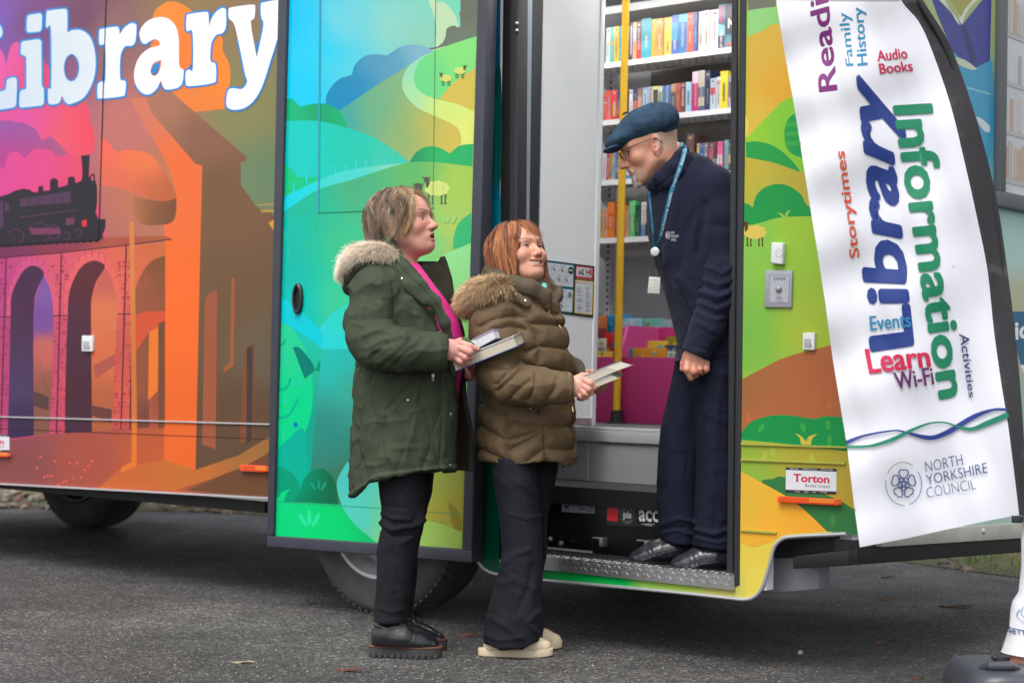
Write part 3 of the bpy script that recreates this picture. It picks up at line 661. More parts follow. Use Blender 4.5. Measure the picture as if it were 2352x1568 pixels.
A.sm(c3([(797, 926, 0), (650, 942), (450, 970), (270, 1030), (66, 1128, 0), (62, 1218, 0), (270, 1085), (450, 1030), (650, 966)]), grad((660, 470, (0, 214, 226)), (800, 410, (70, 214, 206)), (920, 378, (130, 216, 184))))
for x, y in ((135, 1090), (208, 1040), (372, 985), (432, 968), (490, 952), (548, 940), (604, 936), (655, 934), (704, 930), (742, 928)):
    A.poly(c3([(x - 4, y - 46 * (1.1 if x < 300 else .75)), (x + 4, y - 46 * (1.1 if x < 300 else .75)), (x + 4, y + 8), (x - 4, y + 8)]), (60, 208, 206) if x > 300 else (0, 214, 236))
A.poly(smooth([tuple(p) for p in c3([(62, 1218, 0), (270, 1085), (450, 1030), (650, 965), (797, 926), (950, 926), (1158, 950, 0)])] + [(1062, 1270, 0), (620, 1240, 0)]),
       grad((660, 520, (0, 190, 172)), (700, 480, (20, 186, 150)), (830, 430, (72, 176, 128)), (800, 560, (60, 196, 140)), (950, 400, (96, 184, 104)), (1050, 420, (168, 204, 84)), (1040, 520, (176, 206, 96)), (980, 560, (128, 208, 130)),
            (680, 700, (0, 196, 190)), (780, 700, (60, 206, 150)), (650, 620, (0, 186, 170)), (900, 900, (60, 170, 130)), (640, 1100, (0, 180, 150)), (1020, 1150, (176, 182, 72)), (760, 1000, (20, 160, 140))))
A.sm(c3([(1042, 1424, 0), (1050, 1340), (1080, 1265), (1148, 1212, 0), (1145, 1392, 0)]), (58, 186, 118))
A.poly(smooth(sharp(c3([(1000, 1446), (1148, 1385)])) + [(1072, 900, 0), (960, 900, 0), (940, 640, 0)]), grad((1050, 600, (150, 228, 146)), (1050, 800, (150, 220, 120))))
A.poly(sharp([(729, 760), (760, 720), (812, 688), (840, 800), (738, 802)]), grad((740, 780, (40, 212, 214)), (810, 720, (40, 214, 190))))
A.sm([(628, 705, 0), (660, 690), (735, 760), (738, 800, 0), (700, 770), (628, 730, 0)], (0, 206, 220))
A.sm([(626, 740, 0), (665, 748), (700, 800), (718, 880), (712, 960), (686, 1015), (640, 1036), (624, 1036, 0)], grad((650, 780, (36, 210, 150)), (650, 980, (0, 214, 138))))
for q in ([(640, 895), (658, 890), (668, 868)], [(640, 960), (664, 952), (686, 915)], [(634, 800), (650, 790), (655, 780)]): A.poly(strip(q, 5), (0, 176, 140))
A.poly(ellipse(679, 975, 5, 6.5, 12), (0, 120, 190))
for (x, y, r) in ((650, 820, .3), (655, 920, .3), (690, 880, .2), (650, 998, .3), (655, 540, .4), (664, 575, 0), (700, 560, .4), (718, 530, 0)):
    A.poly(ellipse(x, y, 4.2, 10, 12, r), (30, 206, 168) if y > 700 else (30, 196, 160))
A.sm([(672, 796, 0), (690, 800), (715, 830), (724, 850, 0), (700, 870, 0)], (0, 128, 112))
A.sm([(724, 850, 0), (735, 828), (742, 850, 0), (758, 825), (752, 858, 0), (775, 838), (764, 865, 0)], (0, 150, 110))
A.poly([(739, 802), (835, 802), (870, 1160), (707, 1152)], grad((760, 830, (36, 190, 180)), (760, 1000, (46, 140, 128)), (800, 1100, (60, 120, 96)), (830, 900, (60, 170, 150))))
A.sm([(626, 1040, 0), (660, 1010), (700, 990), (708, 1150, 0), (640, 1160, 0)], (0, 178, 152))
A.poly(smooth(cb([(68, 245, 0), (120, 255), (170, 285), (215, 340), (225, 400), (195, 470, 0), (68, 470, 0)])), (0, 158, 118))
A.poly(smooth(cb([(180, 470, 0), (225, 400), (255, 320), (310, 272), (370, 265), (420, 305), (448, 365), (460, 482, 0)])), grad((690, 1110, (0, 150, 112)), (750, 1120, (20, 104, 70))))
for x, r in ((308, -.5), (342, 0), (372, .5)): cc = cb([(x, 360 + abs(r) * 20)])[0]; A.poly(ellipse(cc[0], cc[1], 3.4, 11, 12, r), (20, 158, 120))
A.poly(smooth(cb([(68, 400, 0), (95, 445, 0), (115, 410), (170, 385, 0), (140, 430), (130, 465, 0), (300, 472), (460, 482), (700, 500, 0), (700, 718, 0), (52, 670, 0)])), grad((640, 1180, (0, 214, 128)), (760, 1220, (0, 216, 116)), (860, 1180, (20, 190, 104))))
for x, r in ((245, -.5), (285, 0), (325, .5)): cc = cb([(x, 560 + abs(r) * 30)])[0]; A.poly(ellipse(cc[0], cc[1], 5, 18, 12, r), (40, 226, 160))
A.poly(smooth(cb([(452, 365), (480, 280), (545, 190), (640, 120), (1000, 120, 0), (1000, 740, 0), (700, 718, 0), (560, 600), (485, 490)])), grad((800, 1080, (74, 196, 190)), (800, 1180, (80, 208, 190)), (960, 1180, (150, 210, 130)), (960, 1240, (160, 214, 110))))
A.poly(smooth(cb([(945, 120, 0), (1225, 120, 0), (1212, 650, 0), (1150, 600), (985, 575, 0)])), grad((1000, 1080, (168, 184, 80)), (1050, 1180, (184, 176, 68))))
A.poly(smooth(cb([(1125, 460, 0), (1180, 510), (1212, 580, 0), (1212, 640, 0), (1160, 620)])), (160, 146, 54))
A.poly(smooth(cb([(985, 575, 0), (1090, 600), (1212, 650, 0), (1206, 765, 0), (900, 735, 0)])), grad((1000, 1220, (170, 212, 104)), (1050, 1250, (176, 206, 96))))
sheep(A, 1004, 433, 0.86, (212, 226, 126), (86, 92, 78))
sheep(A, 1024, 180, 0.40, (216, 222, 116), (96, 84, 56)); sheep(A, 1056, 163, 0.40, (216, 222, 116), (96, 84, 56), flip=-1)
A.sm([(925, 442), (935, 436), (948, 438), (960, 446), (950, 470), (926, 460)], (150, 216, 164))
A.poly(smooth([(952, 432), (953, 422), (967, 422), (969, 434), (964, 446), (956, 446)], 4), (80, 88, 80)); A.poly([(953, 424), (946, 420), (952, 428)], (120, 100, 84)); A.poly([(967, 424), (975, 420), (969, 428)], (120, 100, 84))
for q in ([(735, dT), (729, 489), (733, 489), (739, dT)],): A.poly(q, (60, 160, 190))
A.poly(strip(sharp([(729, 489), (840, 485), (998, 478)]), 1.6, sm=False), (20, 120, 90))
A.poly(strip(sharp([(1004, dT), (994, 478)]), 1.2, sm=False), (96, 130, 90))
A.poly(strip(sharp([(624, 1150), (870, 1166), (1061, 1180)]), 1.3, sm=False), (60, 170, 130))
for x, r in ((1030, 0), (1018, -.5), (1044, .5)): A.poly(ellipse(x, 500 + abs(r) * 8, 3.2, 11, 12, r), (150, 214, 130))
A.build("door_panel", vinyl2, door)
m = MB()
def dbar(pts, o0, o1_, mi=0):
    q = [side(x, y, o0) for x, y in pts]; d = VN * (o1_ - o0)
    m.hexa([q[0], q[1], q[1] + d, q[0] + d, q[3], q[2], q[2] + d, q[3] + d], mi)
dbar([(612, 1255), (1083, 1292), (1083, 1262), (612, 1229)], -.125, -.06)
dbar([(612, 1229), (626, 1230), (664, dT), (643, dT)], -.125, -.06)
dbar([(1060, 1262), (1083, 1264), (1126, dT), (1103, dT)], -.125, -.06)
m.build("door_frame", [frameM], door, bevel=.008, segs=3)
m = MB(); dbar([(618, 1235), (1070, 1270), (1110, dT), (655, dT)], -.10, -.062); m.build("door_core", [blackM], door)
m = MB()
hc = side(686, 686, -.107)
ex = VU * 0.0; pts = []
def ring(rx, rz, out, n=32): return [hc + VU * rx * math.cos(2 * math.pi * k / n) + VZ * rz * math.sin(2 * math.pi * k / n) - VN * out for k in range(n)]
rs = [ring(.030, .066, 0), ring(.030, .066, .012), ring(.026, .060, .016), ring(.019, .050, .014), ring(.018, .048, .002)]
for i in range(len(rs) - 1):
    b = len(m.v); m.v += [tuple(p) for p in rs[i] + rs[i + 1]]
    for k in range(32): m.f.append([b + k, b + (k + 1) % 32, b + 32 + (k + 1) % 32, b + 32 + k]); m.m.append(0); m.c.append(None)
m.add([tuple(p) for p in ring(.0185, .049, .003)], [list(range(32))], 1)
m.build("handle", [mat("handle_plastic", (40, 42, 46), rough=.35), mat("handle_recess", (12, 12, 13), rough=.6)], door, smooth=True, angle=50)
# ---------- doorway frame, reveal and partition
zs = so(side(1677, 1320))[2]
m = MB()
dbar([(1162, 1290), (1180, 1292), (1192, dT), (1174, dT)], -.004, .06)
dbar([(1684, 1342), (1697, 1345), (1716, dT), (1700, dT)], -.006, .05)
dbar([(1668, 1330), (1682, 1333), (1696, dT), (1682, dT)], .05, .10)
m.build("doorway_frame", [rubber], van, bevel=.006, segs=3)
m = MB(); dbar([(1137, 1280), (1162, 1290), (1174, dT), (1160, dT)], .0, .05); m.build("doorway_post", [blackM], van)
sP = so(side(1195, 900, .06))[0]                    # the partition runs inwards from here
def pq(m, x0, x1, yb0, yb1, thick=.03, mi=0, top=dT, lean0=14, lean1=14):
    q = [perp(x0, yb0, sP), perp(x1, yb1, sP), perp(x1 + lean1, top, sP), perp(x0 + lean0, top, sP)]; d = -VU * thick
    m.hexa([q[0], q[1], q[1] + d, q[0] + d, q[3], q[2], q[2] + d, q[3] + d], mi)
m = MB(); pq(m, 1190, 1206, 1290, 1270, .02, 0, lean0=12, lean1=20); m.build("aluminium_channel", [mat("pale_channel", (176, 186, 196), rough=.3, metal=.2)], van)
m = MB(); pq(m, 1206, 1226, 1270, 1240, .015, 0, lean0=20, lean1=27); m.build("rubber_seal", [rubber], van)
m = MB(); pq(m, 1226, 1357, 976, 974, .03, 0, lean0=27, lean1=28)
part = m.build("partition", [whiteM], van)
m = MB()
q = [perp(1356, 977, sP), perp(1366, 977, sP), perp(1395, dT, sP), perp(1385, dT, sP)]; d = -VU * .05
m.hexa([q[0] + VU * .006, q[1] + VU * .006, q[1] + d, q[0] + d, q[3] + VU * .006, q[2] + VU * .006, q[2] + d, q[3] + d]); m.build("partition_edge", [whiteM], van, bevel=.004)
m = MB()
d = VU * .006
for a, b, c_, d_ in (((1240, 974), (1356, 974), (1356, 960), (1240, 958)),):
    q = [perp(*p, sP) for p in (a, b, c_, d_)]; m.hexa([q[0], q[1], q[1] + d, q[0] + d, q[3], q[2], q[2] + d, q[3] + d])
m.build("kick_strip", [alum], van)
# safety notice on the partition
A = Art(lambda x, y, h: perp(x, y, sP + .003 + h), cell=200)
cw = C(1033.6, 459.4, 3.0346)
A.poly(cw([(560, 405), (1008, 461), (998, 819), (560, 760)]), (24, 24, 26))
A.poly(rounded(cw([(560, 415), (866, 452), (861, 613), (560, 580)]), 2), (30, 150, 178)); A.poly(rounded(cw([(560, 590), (862, 620), (856, 787), (560, 755)]), 2), (30, 150, 178))
A.poly(rounded(cw([(560, 420), (860, 458), (856, 606), (560, 573)]), 1.5), (224, 228, 236)); A.poly(rounded(cw([(560, 596), (856, 626), (850, 780), (560, 748)]), 1.5), (224, 228, 236))
A.poly(rounded(cw([(876, 456), (1000, 470), (996, 556), (873, 543)]), 2), (200, 36, 40)); A.poly(rounded(cw([(882, 464), (993, 477), (990, 540), (880, 528)]), 1.5), (226, 230, 236))
A.poly(rounded(cw([(873, 553), (1000, 567), (992, 802), (866, 788)]), 2), (228, 186, 36)); A.poly(rounded(cw([(878, 560), (994, 573), (987, 795), (872, 782)]), 1.5), (226, 230, 236))
A.poly(cw([(890, 562), (900, 582), (881, 580)]), (40, 36, 30)); A.poly(cw([(890, 567), (897, 580), (884, 578)]), (228, 186, 36))
A.text("SAFETY INSTRUCTIONS", cw([(903, 583), (990, 592), (991, 580), (904, 571)]), (190, 60, 56), off=.01)
A.text("ATTN: OPERATORS ALWAYS IN THIS PHASE", cw([(884, 547), (990, 558), (990, 552), (884, 541)]), (236, 226, 226))
for x, c_ in ((903, (30, 110, 60)), (915, (30, 110, 60)), (950, (170, 40, 44)), (962, (170, 40, 44)), (974, (170, 40, 44))):
    A.poly(ellipse(*cw([(x, 487)])[0], 1.1, 1.3, 8), c_); A.poly(cw([(x - 4, 492), (x + 4, 493), (x + 6, 512), (x - 5, 511)]), c_)
for x, c_ in ((928, (30, 110, 60)), (984, (160, 40, 44))):
    A.poly(cw([(x - 5, 481), (x + 8, 483), (x + 8, 490), (x + 2, 489), (x + 1, 510), (x + 8, 518), (x + 6, 524), (x - 6, 521)]), c_)
A.poly(cw([(892, 512), (940, 517), (940, 521), (892, 516)]), (50, 50, 52)); A.poly(cw([(950, 520), (985, 523), (985, 527), (950, 524)]), (50, 50, 52))
R4 = random.Random(2)
for k in range(26):
    y = 600 + k * 7
    for xa, xb in ((884, 930), (944, 984)):
        if R4.random() < .85:
            w = R4.uniform(.5, 1) * (xb - xa)
            A.poly(cw([(xa, y), (xa + w, y + w * .1), (xa + w, y + w * .1 + 2.4), (xa, y + 2.4)]), (120, 122, 130))
for (x0, y0) in ((655, 440), (712, 447), (770, 454), (690, 512), (745, 518), (800, 524), (700, 620), (770, 628), (700, 690), (765, 700)):
    A.poly(strip(sharp(cw([(x0 - 3, y0), (x0 - 5, y0 + 62)])), .5, sm=False), (150, 152, 160))
    A.poly(cw([(x0 + 4, y0 + 6), (x0 + 34, y0 + 9), (x0 + 34, y0 + 12), (x0 + 4, y0 + 9)]), (110, 112, 120))
    A.poly(ellipse(*cw([(x0 + 10, y0 + 22)])[0], 1.2, 1.2, 8), (60, 62, 68))
    A.poly(cw([(x0 + 6, y0 + 26), (x0 + 14, y0 + 27), (x0 + 18, y0 + 38), (x0 + 26, y0 + 40), (x0 + 26, y0 + 44), (x0 + 10, y0 + 42)]), (60, 62, 68))
    A.poly(strip(sharp(cw([(x0 + 12, y0 + 50), (x0 + 40, y0 + 52), (x0 + 46, y0 + 30)])), .6, sm=False), (140, 142, 150))
cc = cw([(843, 489)])[0]; A.poly(ellipse(cc[0], cc[1], 6.4, 8.2, 20), (40, 44, 48)); A.text("pls", [(cc[0] - 4.2, cc[1] + 4.2), (cc[0] + 4.2, cc[1] + 5), (cc[0] + 4.2, cc[1] - 3.4), (cc[0] - 4.2, cc[1] - 4.2)], (230, 232, 236), off=.02)
cc = cw([(836, 660)])[0]; A.poly(ellipse(cc[0], cc[1], 4.6, 6.6, 16), (140, 142, 148))
A.build("safety_notice", glossattr, van)
# ---------- steps and floor inside the doorway
o1s = so(ground(1264.5, 1258, zs))[1]; zm = so(side(1352, 1129, o1s))[2]; o2s = so(ground(1352, 1112, zm))[1]; zf = so(side(1430, 984, o2s))[2]; o3 = so(ground(1400, 971, zf))[1]
print("STEPS zs %.3f o1 %.3f zm %.3f o2 %.3f zf %.3f o3 %.3f sP %.2f sD %.2f sC %.2f sL %.2f zl %.2f hz %.2f" % (zs, o1s, zm, o2s, zf, o3, sP, sD, sC, sL, zl, hz))
mattM = mat("black_mat", (34, 33, 34), rough=.95, bump=(260, 1.0, .004), mottle=(220, .6))
speck = mat("speckled_vinyl", (112, 112, 116), rough=.6)
nt = speck.node_tree; b = nt.nodes["Principled BSDF"]; tc = nt.nodes.new("ShaderNodeTexCoord"); vo = nt.nodes.new("ShaderNodeTexVoronoi"); vo.inputs["Scale"].default_value = 75
cr = nt.nodes.new("ShaderNodeValToRGB"); cr.color_ramp.elements[0].position = 0.10; cr.color_ramp.elements[0].color = (1, 1, 1, 1); cr.color_ramp.elements[1].position = .14; cr.color_ramp.elements[1].color = (0, 0, 0, 1)
mx = nt.nodes.new("ShaderNodeMix"); mx.data_type = 'RGBA'; mx2 = nt.nodes.new("ShaderNodeMix"); mx2.data_type = 'RGBA'; mx2.inputs["A"].default_value = alb((170, 170, 172)); mx2.inputs["B"].default_value = alb((36, 36, 40))
st_ = nt.nodes.new("ShaderNodeMath"); st_.operation = 'GREATER_THAN'; st_.inputs[1].default_value = .55; sepc = nt.nodes.new("ShaderNodeSeparateColor")
nt.links.new(tc.outputs["Object"], vo.inputs["Vector"]); nt.links.new(vo.outputs["Distance"], cr.inputs["Fac"]); nt.links.new(cr.outputs["Color"], mx.inputs["Factor"])
nt.links.new(vo.outputs["Color"], sepc.inputs[0]); nt.links.new(sepc.outputs[0], st_.inputs[0]); nt.links.new(st_.outputs[0], mx2.inputs["Factor"])
mx.inputs["A"].default_value = alb((158, 158, 162)); nt.links.new(mx2.outputs["Result"], mx.inputs["B"]); nt.links.new(mx.outputs["Result"], b.inputs["Base Color"])
m = MB(); m.vbox(sP - .35, sD + .05, .06, o1s, zs - .02, zs - .004); m.build("sill_mat", [mattM], van)
# diamond plate sill
m = MB(); m.vbox(sP - .02, sD + .0, -.012, .075, zs - .05, zs, 0)
ns = int((sD - sP) / .024)
for k in range(ns):
    for j in range(3):
        for t in (-1, 1):
            c = V(sP + .02 + k * .024 + (j % 2) * .012 + t * .002, .008 + j * .024, zs + .0008)
            a = math.radians(40) * (1 if (k + j) % 2 else -1)
            dx = VU * math.cos(a) + VN * math.sin(a); dy = -VU * math.sin(a) + VN * math.cos(a)
            if t == 1: m.box(c, (.014, .0035, .0026), 0, np.stack([dx, dy, VZ], 1))
    for j in range(2):
        c = V(sP + .02 + k * .024 + j * .012, -.0125, zs - .012 - j * .02); a = math.radians(40) * (1 if (k + j) % 2 else -1)
        dx = VU * math.cos(a) + VZ * math.sin(a); dz = -VU * math.sin(a) + VZ * math.cos(a)
        m.box(c, (.014, .0026, .0035), 0, np.stack([dx, VN, dz], 1))
m.build("sill_plate", [alum], van)
m = MB(); m.vbox(sP - .3, sD + .05, o1s, o1s + .04, zs + .004, zm - .03); lift = m.build("lift_cassette", [mat("cassette_black", (20, 20, 22), rough=.35, mottle=(8, .2))], van, bevel=.003)
m = MB(); m.vbox(sP - .3, sD + .05, o1s - .012, o1s + .03, zm - .028, zm - .002); m.build("step_nosing", [alum], van, bevel=.004)
m = MB(); m.vbox(sP - .3, sD + .05, o1s + .03, o2s, zm - .02, zm); m.build("step_mat", [mattM], van)
m = MB(); m.vbox(sP - .3, sD + .05, o2s, o2s + .03, zm + .002, zf - .06); m.build("step_riser", [speck], van)
m = MB(); sj = so(side(1350, 1050, o2s))[0]; m.vbox(sj, sj + .006, o2s - .003, o2s + .01, zm + .004, zf - .062); m.vbox(sP - .3, sD + .05, o2s - .014, o2s + .05, zf - .058, zf - .012); m.vbox(sP - .3, sD + .05, o2s - .006, o2s + .06, zf - .011, zf + .002)
m.build("floor_edging", [mat("edging_grey", (205, 207, 212), rough=.35, metal=.2)], van, bevel=.003)
m = MB(); m.vbox(sL + .1, sC - .06, o2s + .06, WID - .01, zf - .03, zf); m.build("interior_floor", [mat("floor_vinyl", (92, 94, 100), rough=.6, mottle=(60, .2))], van)
# lift labels
A = Art(lambda x, y, h: side(x, y, o1s - .0015 - h), cell=300)
A.poly(rounded(cs([(640, 815), (1500, 855), (1500, 1030), (640, 975)]), 2), (40, 40, 42))
A.poly(rounded(cs([(648, 836), (730, 842), (724, 948), (642, 942)]), 2), (238, 28, 40))
cc = cs([(803, 899)])[0]; A.poly(ellipse(cc[0], cc[1], 17, 21.5, 36), (74, 84, 88)); A.poly(ellipse(cc[0], cc[1], 15.6, 20, 36), (52, 58, 60)); A.poly(ellipse(cc[0], cc[1], 10.5, 14, 30), (60, 68, 72))
for wd, r0, a0, a1 in (("PASSENGER LIFT", 1, 205, 335), ("SOLUTIONS", -1, 150, 40)):
    for i, ch in enumerate(wd):
        if ch == ' ': continue
        w = math.radians(a0 + (a1 - a0) * (i + .5) / len(wd)); c = np.array([cc[0] + 13 * math.cos(w), cc[1] + 17 * math.sin(w)])
        t = np.array([-math.sin(w), math.cos(w)]) * (1 if a1 > a0 else -1); up = np.array([math.cos(w), math.sin(w)]) * (1 if a1 > a0 else -1)
        A.text(ch, [c - t * 1.2 - up * 1.6, c + t * 1.2 - up * 1.6, c + t * 1.2 + up * 1.6, c - t * 1.2 + up * 1.6], (150, 160, 164))
A.text("pls", [(cc[0] - 9.5, cc[1] + 11), (cc[0] + 9, cc[1] + 12.5), (cc[0] + 9, cc[1] - 8), (cc[0] - 9.5, cc[1] - 10)], (226, 228, 230), off=.03)
A.text("access", cs([(892, 948), (1200, 964), (1200, 872), (892, 856)]), (228, 230, 232), off=.02)
A.text("HANDLE", cs([(936, 980), (998, 984), (998, 966), (936, 962)]), (220, 222, 224), off=.01)
for x in (922, 1010): A.poly(strip(sharp(cs([(x - 6, 964), (x, 974), (x + 6, 965)])), .9, sm=False), (220, 222, 224))
A.poly(cs([(290, 787), (549, 802), (545, 888), (286, 873)]), (152, 158, 172))
cc = cs([(326, 818)])[0]; A.poly(ellipse(cc[0], cc[1], 6, 7.4, 20), (30, 32, 38)); A.text("pls", [(cc[0] - 3.6, cc[1] + 3.6), (cc[0] + 3.6, cc[1] + 4.2), (cc[0] + 3.6, cc[1] - 3), (cc[0] - 3.6, cc[1] - 3.4)], (200, 204, 212), off=.02)
for (x, y, w, h) in ((424, 806, 18, 20), (446, 808, 22, 20), (420, 838, 14, 22), (440, 842, 40, 14), (484, 815, 50, 8), (492, 830, 42, 5), (492, 842, 42, 5), (492, 854, 42, 5), (484, 866, 50, 8), (308, 856, 40, 3), (308, 862, 34, 3)):
    A.poly(cs([(x, y), (x + w, y + w * .06), (x + w, y + w * .06 + h), (x, y + h)]), (90, 96, 108))
A.build("lift_label", glossattr, van)
m = MB()
for (x, y) in ((613, 1110), (968, 1132)):
    c = side(1205.9 + x / 3.413, 918.8 + y / 3.413, o1s - .015); R = np.stack([VU, VN, VZ], 1)
    MB().box(c, (.02, .03, .035), 0, R).box(c + VZ * .014 - VU * .02, (.06, .02, .006), 0, R).build('lift_bracket', [alum], van, bevel=.002)
for (x, y) in ((206, 1087), (290, 1122)): MB().lathe(side(1205.9 + x / 3.413, 918.8 + y / 3.413, o1s - .02), -VN, [(0, .011), (.012, .011), (.016, .005), (.016, 0.0003)], 12).build('lift_knob', [alum], van)
# ---------- yellow handrail pole inside
o_p = so(ground(1416, 968, zf))[1]; pb = so(ground(1416, 972, zf))
yel = mat("yellow_grip", (255, 200, 14), rough=.45)
nt = yel.node_tree; b = nt.nodes["Principled BSDF"]; tc = nt.nodes.new("ShaderNodeTexCoord"); w1 = nt.nodes.new("ShaderNodeTexWave"); w1.inputs["Scale"].default_value = 55; w1.bands_direction = 'Z'; w1.inputs["Distortion"].default_value = 0
w2 = nt.nodes.new("ShaderNodeTexWave"); w2.inputs["Scale"].default_value = 60; w2.bands_direction = 'X'; mm = nt.nodes.new("ShaderNodeMath"); mm.operation = 'MULTIPLY'; bp = nt.nodes.new("ShaderNodeBump"); bp.inputs["Strength"].default_value = .7; bp.inputs["Distance"].default_value = .003
nt.links.new(tc.outputs["Object"], w1.inputs["Vector"]); nt.links.new(tc.outputs["Object"], w2.inputs["Vector"]); nt.links.new(w1.outputs["Fac"], mm.inputs[0]); nt.links.new(w2.outputs["Fac"], mm.inputs[1]); nt.links.new(mm.outputs[0], bp.inputs["Height"]); nt.links.new(bp.outputs["Normal"], b.inputs["Normal"])
p0 = V(pb[0], pb[1], zf); Yp = p0[1]; p1 = at(1441, -150, Yp)
pole = MB().tube([p0 + (p1 - p0) * t for t in (0.02, .5, 1)], .0175, 20).build("handrail_pole", [yel], van, smooth=True)
MB().lathe(p0, (p1 - p0), [(0, .05), (.006, .05), (.008, .03), (.06, .026), (.062, .018)], 24).build("pole_foot", [rubber], pole, smooth=True)
# ---------- fittings on the right body side
def slab(name, quad, out, mats, parent=van, bevel=.002, o=0.0):
    q = [side(x, y, o) for x, y in quad]; d = -VN * out; m = MB()
    m.hexa([q[0], q[1], q[1] + d, q[0] + d, q[3], q[2], q[2] + d, q[3] + d]); return m.build(name, mats, parent, bevel=bevel, segs=3)
bell = slab("doorbell", [c5([(254, 1378)])[0], c5([(316, 1385)])[0], c5([(320, 1272)])[0], c5([(258, 1268)])[0]], .022, [plastW], bevel=.006)
A = Art(lambda x, y, h: side(x, y, -.0225 - h), cell=200); cc = c5([(283, 1324)])[0]
A.poly(ellipse(cc[0], cc[1], 8.5, 10, 28), (130, 134, 138)); A.poly(ellipse(cc[0], cc[1], 7.7, 9.2, 28), (222, 224, 226)); A.build("bell_button", glossattr, bell)
ctl = slab("door_control", [c6([(211, 170)])[0], c6([(354, 172)])[0], c6([(360, 22 - 2)])[0], c6([(216, 20 - 4)])[0]], .010, [mat("control_grey", (176, 178, 186), rough=.3, metal=.4)], bevel=.006)
q0 = [c6([(211, 170)])[0], c6([(354, 172)])[0], c5([(360, 1414)])[0], c5([(216, 1412)])[0]]
bpy.data.objects.remove(ctl); ctl = slab("door_control", q0, .010, [_M["control_grey"]], bevel=.006)
A = Art(lambda x, y, h: side(x, y, -.0105 - h), cell=200)
A.poly(rounded([c6([(230, 146)])[0], c6([(334, 147)])[0], c5([(340, 1437)])[0], c5([(234, 1435)])[0]], 3), (96, 98, 108)); A.poly(rounded([c6([(231.5, 144)])[0], c6([(332, 145)])[0], c5([(338, 1439)])[0], c5([(236, 1437)])[0]], 3), (178, 180, 190))
A.text("DOOR", [c5([(255, 1465)])[0], c5([(318, 1465)])[0], c5([(318, 1447)])[0], c5([(255, 1447)])[0]], (30, 30, 34), off=.01)
A.text("OPEN", [c6([(266, 125)])[0], c6([(299, 126)])[0], c6([(299, 115)])[0], c6([(266, 114)])[0]], (30, 30, 34)); A.text("CLOSE", [c6([(263, 140)])[0], c6([(302, 141)])[0], c6([(302, 130)])[0], c6([(263, 129)])[0]], (30, 30, 34))
A.build("control_face", glossattr, ctl)
MB().lathe(side(*c6([(283, 73)])[0], -.010), -VN, [(0, .0125), (.004, .0125), (.009, .009), (.012, .006), (.0125, .0003)], 24).build("button", [alum], ctl, smooth=True)
def catch(x, y, k=1.0):
    q = [(x - 13.5 * k, y + 19 * k), (x + 13 * k, y + 20 * k), (x + 14 * k, y - 20 * k), (x - 13 * k, y - 20 * k)]
    s_ = slab("door_catch", q, .014, [plastW], bevel=.003)
    q = [(x - 9 * k, y + 14 * k), (x + 6 * k, y + 15 * k), (x + 6 * k, y - 6 * k), (x - 9 * k, y - 6 * k)]
    slab("catch_slot", q, .0155, [mat("slot_grey", (176, 178, 178), rough=.4)], s_, bevel=.001)
    MB().lathe(side(x, y + 8 * k, -.0155), -VN, [(0, .004), (.003, .003), (.003, .0002)], 10).build("screw", [alum], s_)
catch(1861.5, 784); catch(205, 789, .92)
# maker's plates
def plate(P, txt=True):
    A = Art(lambda x, y, h: side(x, y, -.002 - h), cell=300)
    A.poly(rounded(P([(317, 1003), (584, 1011), (582, 1146), (315, 1136)]), 1.5), (52, 52, 54))
    A.poly(P([(318, 1017), (583, 1027), (583, 1130), (317, 1120)]), (226, 228, 232))
    A.text("Torton", P([(357, 1080), (546, 1088), (546, 1046), (357, 1036)]), (206, 40, 84), off=.035)
    A.text("Bodies Limited", P([(420, 1106), (546, 1112), (546, 1095), (420, 1089)]), (60, 60, 64))
    for t, x0, x1 in (("torton.com", 338, 383), ("mobileclinics.co.uk", 404, 482), ("01952 612648", 500, 562)):
        A.text(t, P([(x0, 1013 + (x0 - 338) * .03), (x1, 1013 + (x1 - 338) * .03 + 3), (x1, 1013 + (x1 - 338) * .03 - 7), (x0, 1013 + (x0 - 338) * .03 - 9)]), (206, 206, 208))
    for t, x0, x1 in (("design", 366, 392), ("build", 414, 436), ("hire", 456, 474), ("manage", 497, 533)):
        A.text(t, P([(x0, 1134 + (x0 - 366) * .03), (x1, 1134 + (x1 - 366) * .03 + 1), (x1, 1134 + (x1 - 366) * .03 - 8), (x0, 1134 + (x0 - 366) * .03 - 9)]), (206, 206, 208))
    A.build("maker_plate", glossattr, van)
plate(c6)
plate(lambda pts: [(22 - (584 - p[0]) / 2.9, 996.5 + (p[1] - 1007) / 3.35) for p in pts])
def marker(q):
    s_ = slab("marker_light", q, .022, [amber], bevel=.007)
    A = Art(lambda x, y, h: side(x, y, -.0225 - h), cell=300)
    A.poly(offset([q[0], q[1], q[2], q[3]], -2.2), (236, 84, 20))
    (xa, ya), (xb, yb) = q[0], q[1]; hh = ya - q[3][1]
    for k in range(12):
        t0 = .48 + k * .034
        for j in range(2):
            X = xa + (xb - xa) * t0; Y = ya + (yb - ya) * t0 - hh * (.3 + j * .3)
            A.poly([(X, Y), (X + abs(xb - xa) * .024, Y), (X + abs(xb - xa) * .024, Y - hh * .2), (X, Y - hh * .2)], (255, 170, 60))
    for t in (.05, .95):
        X = xa + (xb - xa) * t; Y = ya + (yb - ya) * t - hh * .5
        A.poly(ellipse(X, Y, 2.6, 3.0, 14), (150, 60, 40)); A.poly(ellipse(X, Y, 1.3, 1.5, 10), (190, 170, 160))
    A.build("reflector", glossattr, s_)
marker([c6([(288, 1186)])[0], c6([(609, 1203)])[0], c6([(609, 1170)])[0], c6([(288, 1152)])[0]])
marker([(558, 1081), (618, 1084), (618, 1069), (558, 1066)])
marker([(-40, 1047), (25, 1049.5), (25, 1039), (-40, 1036)])
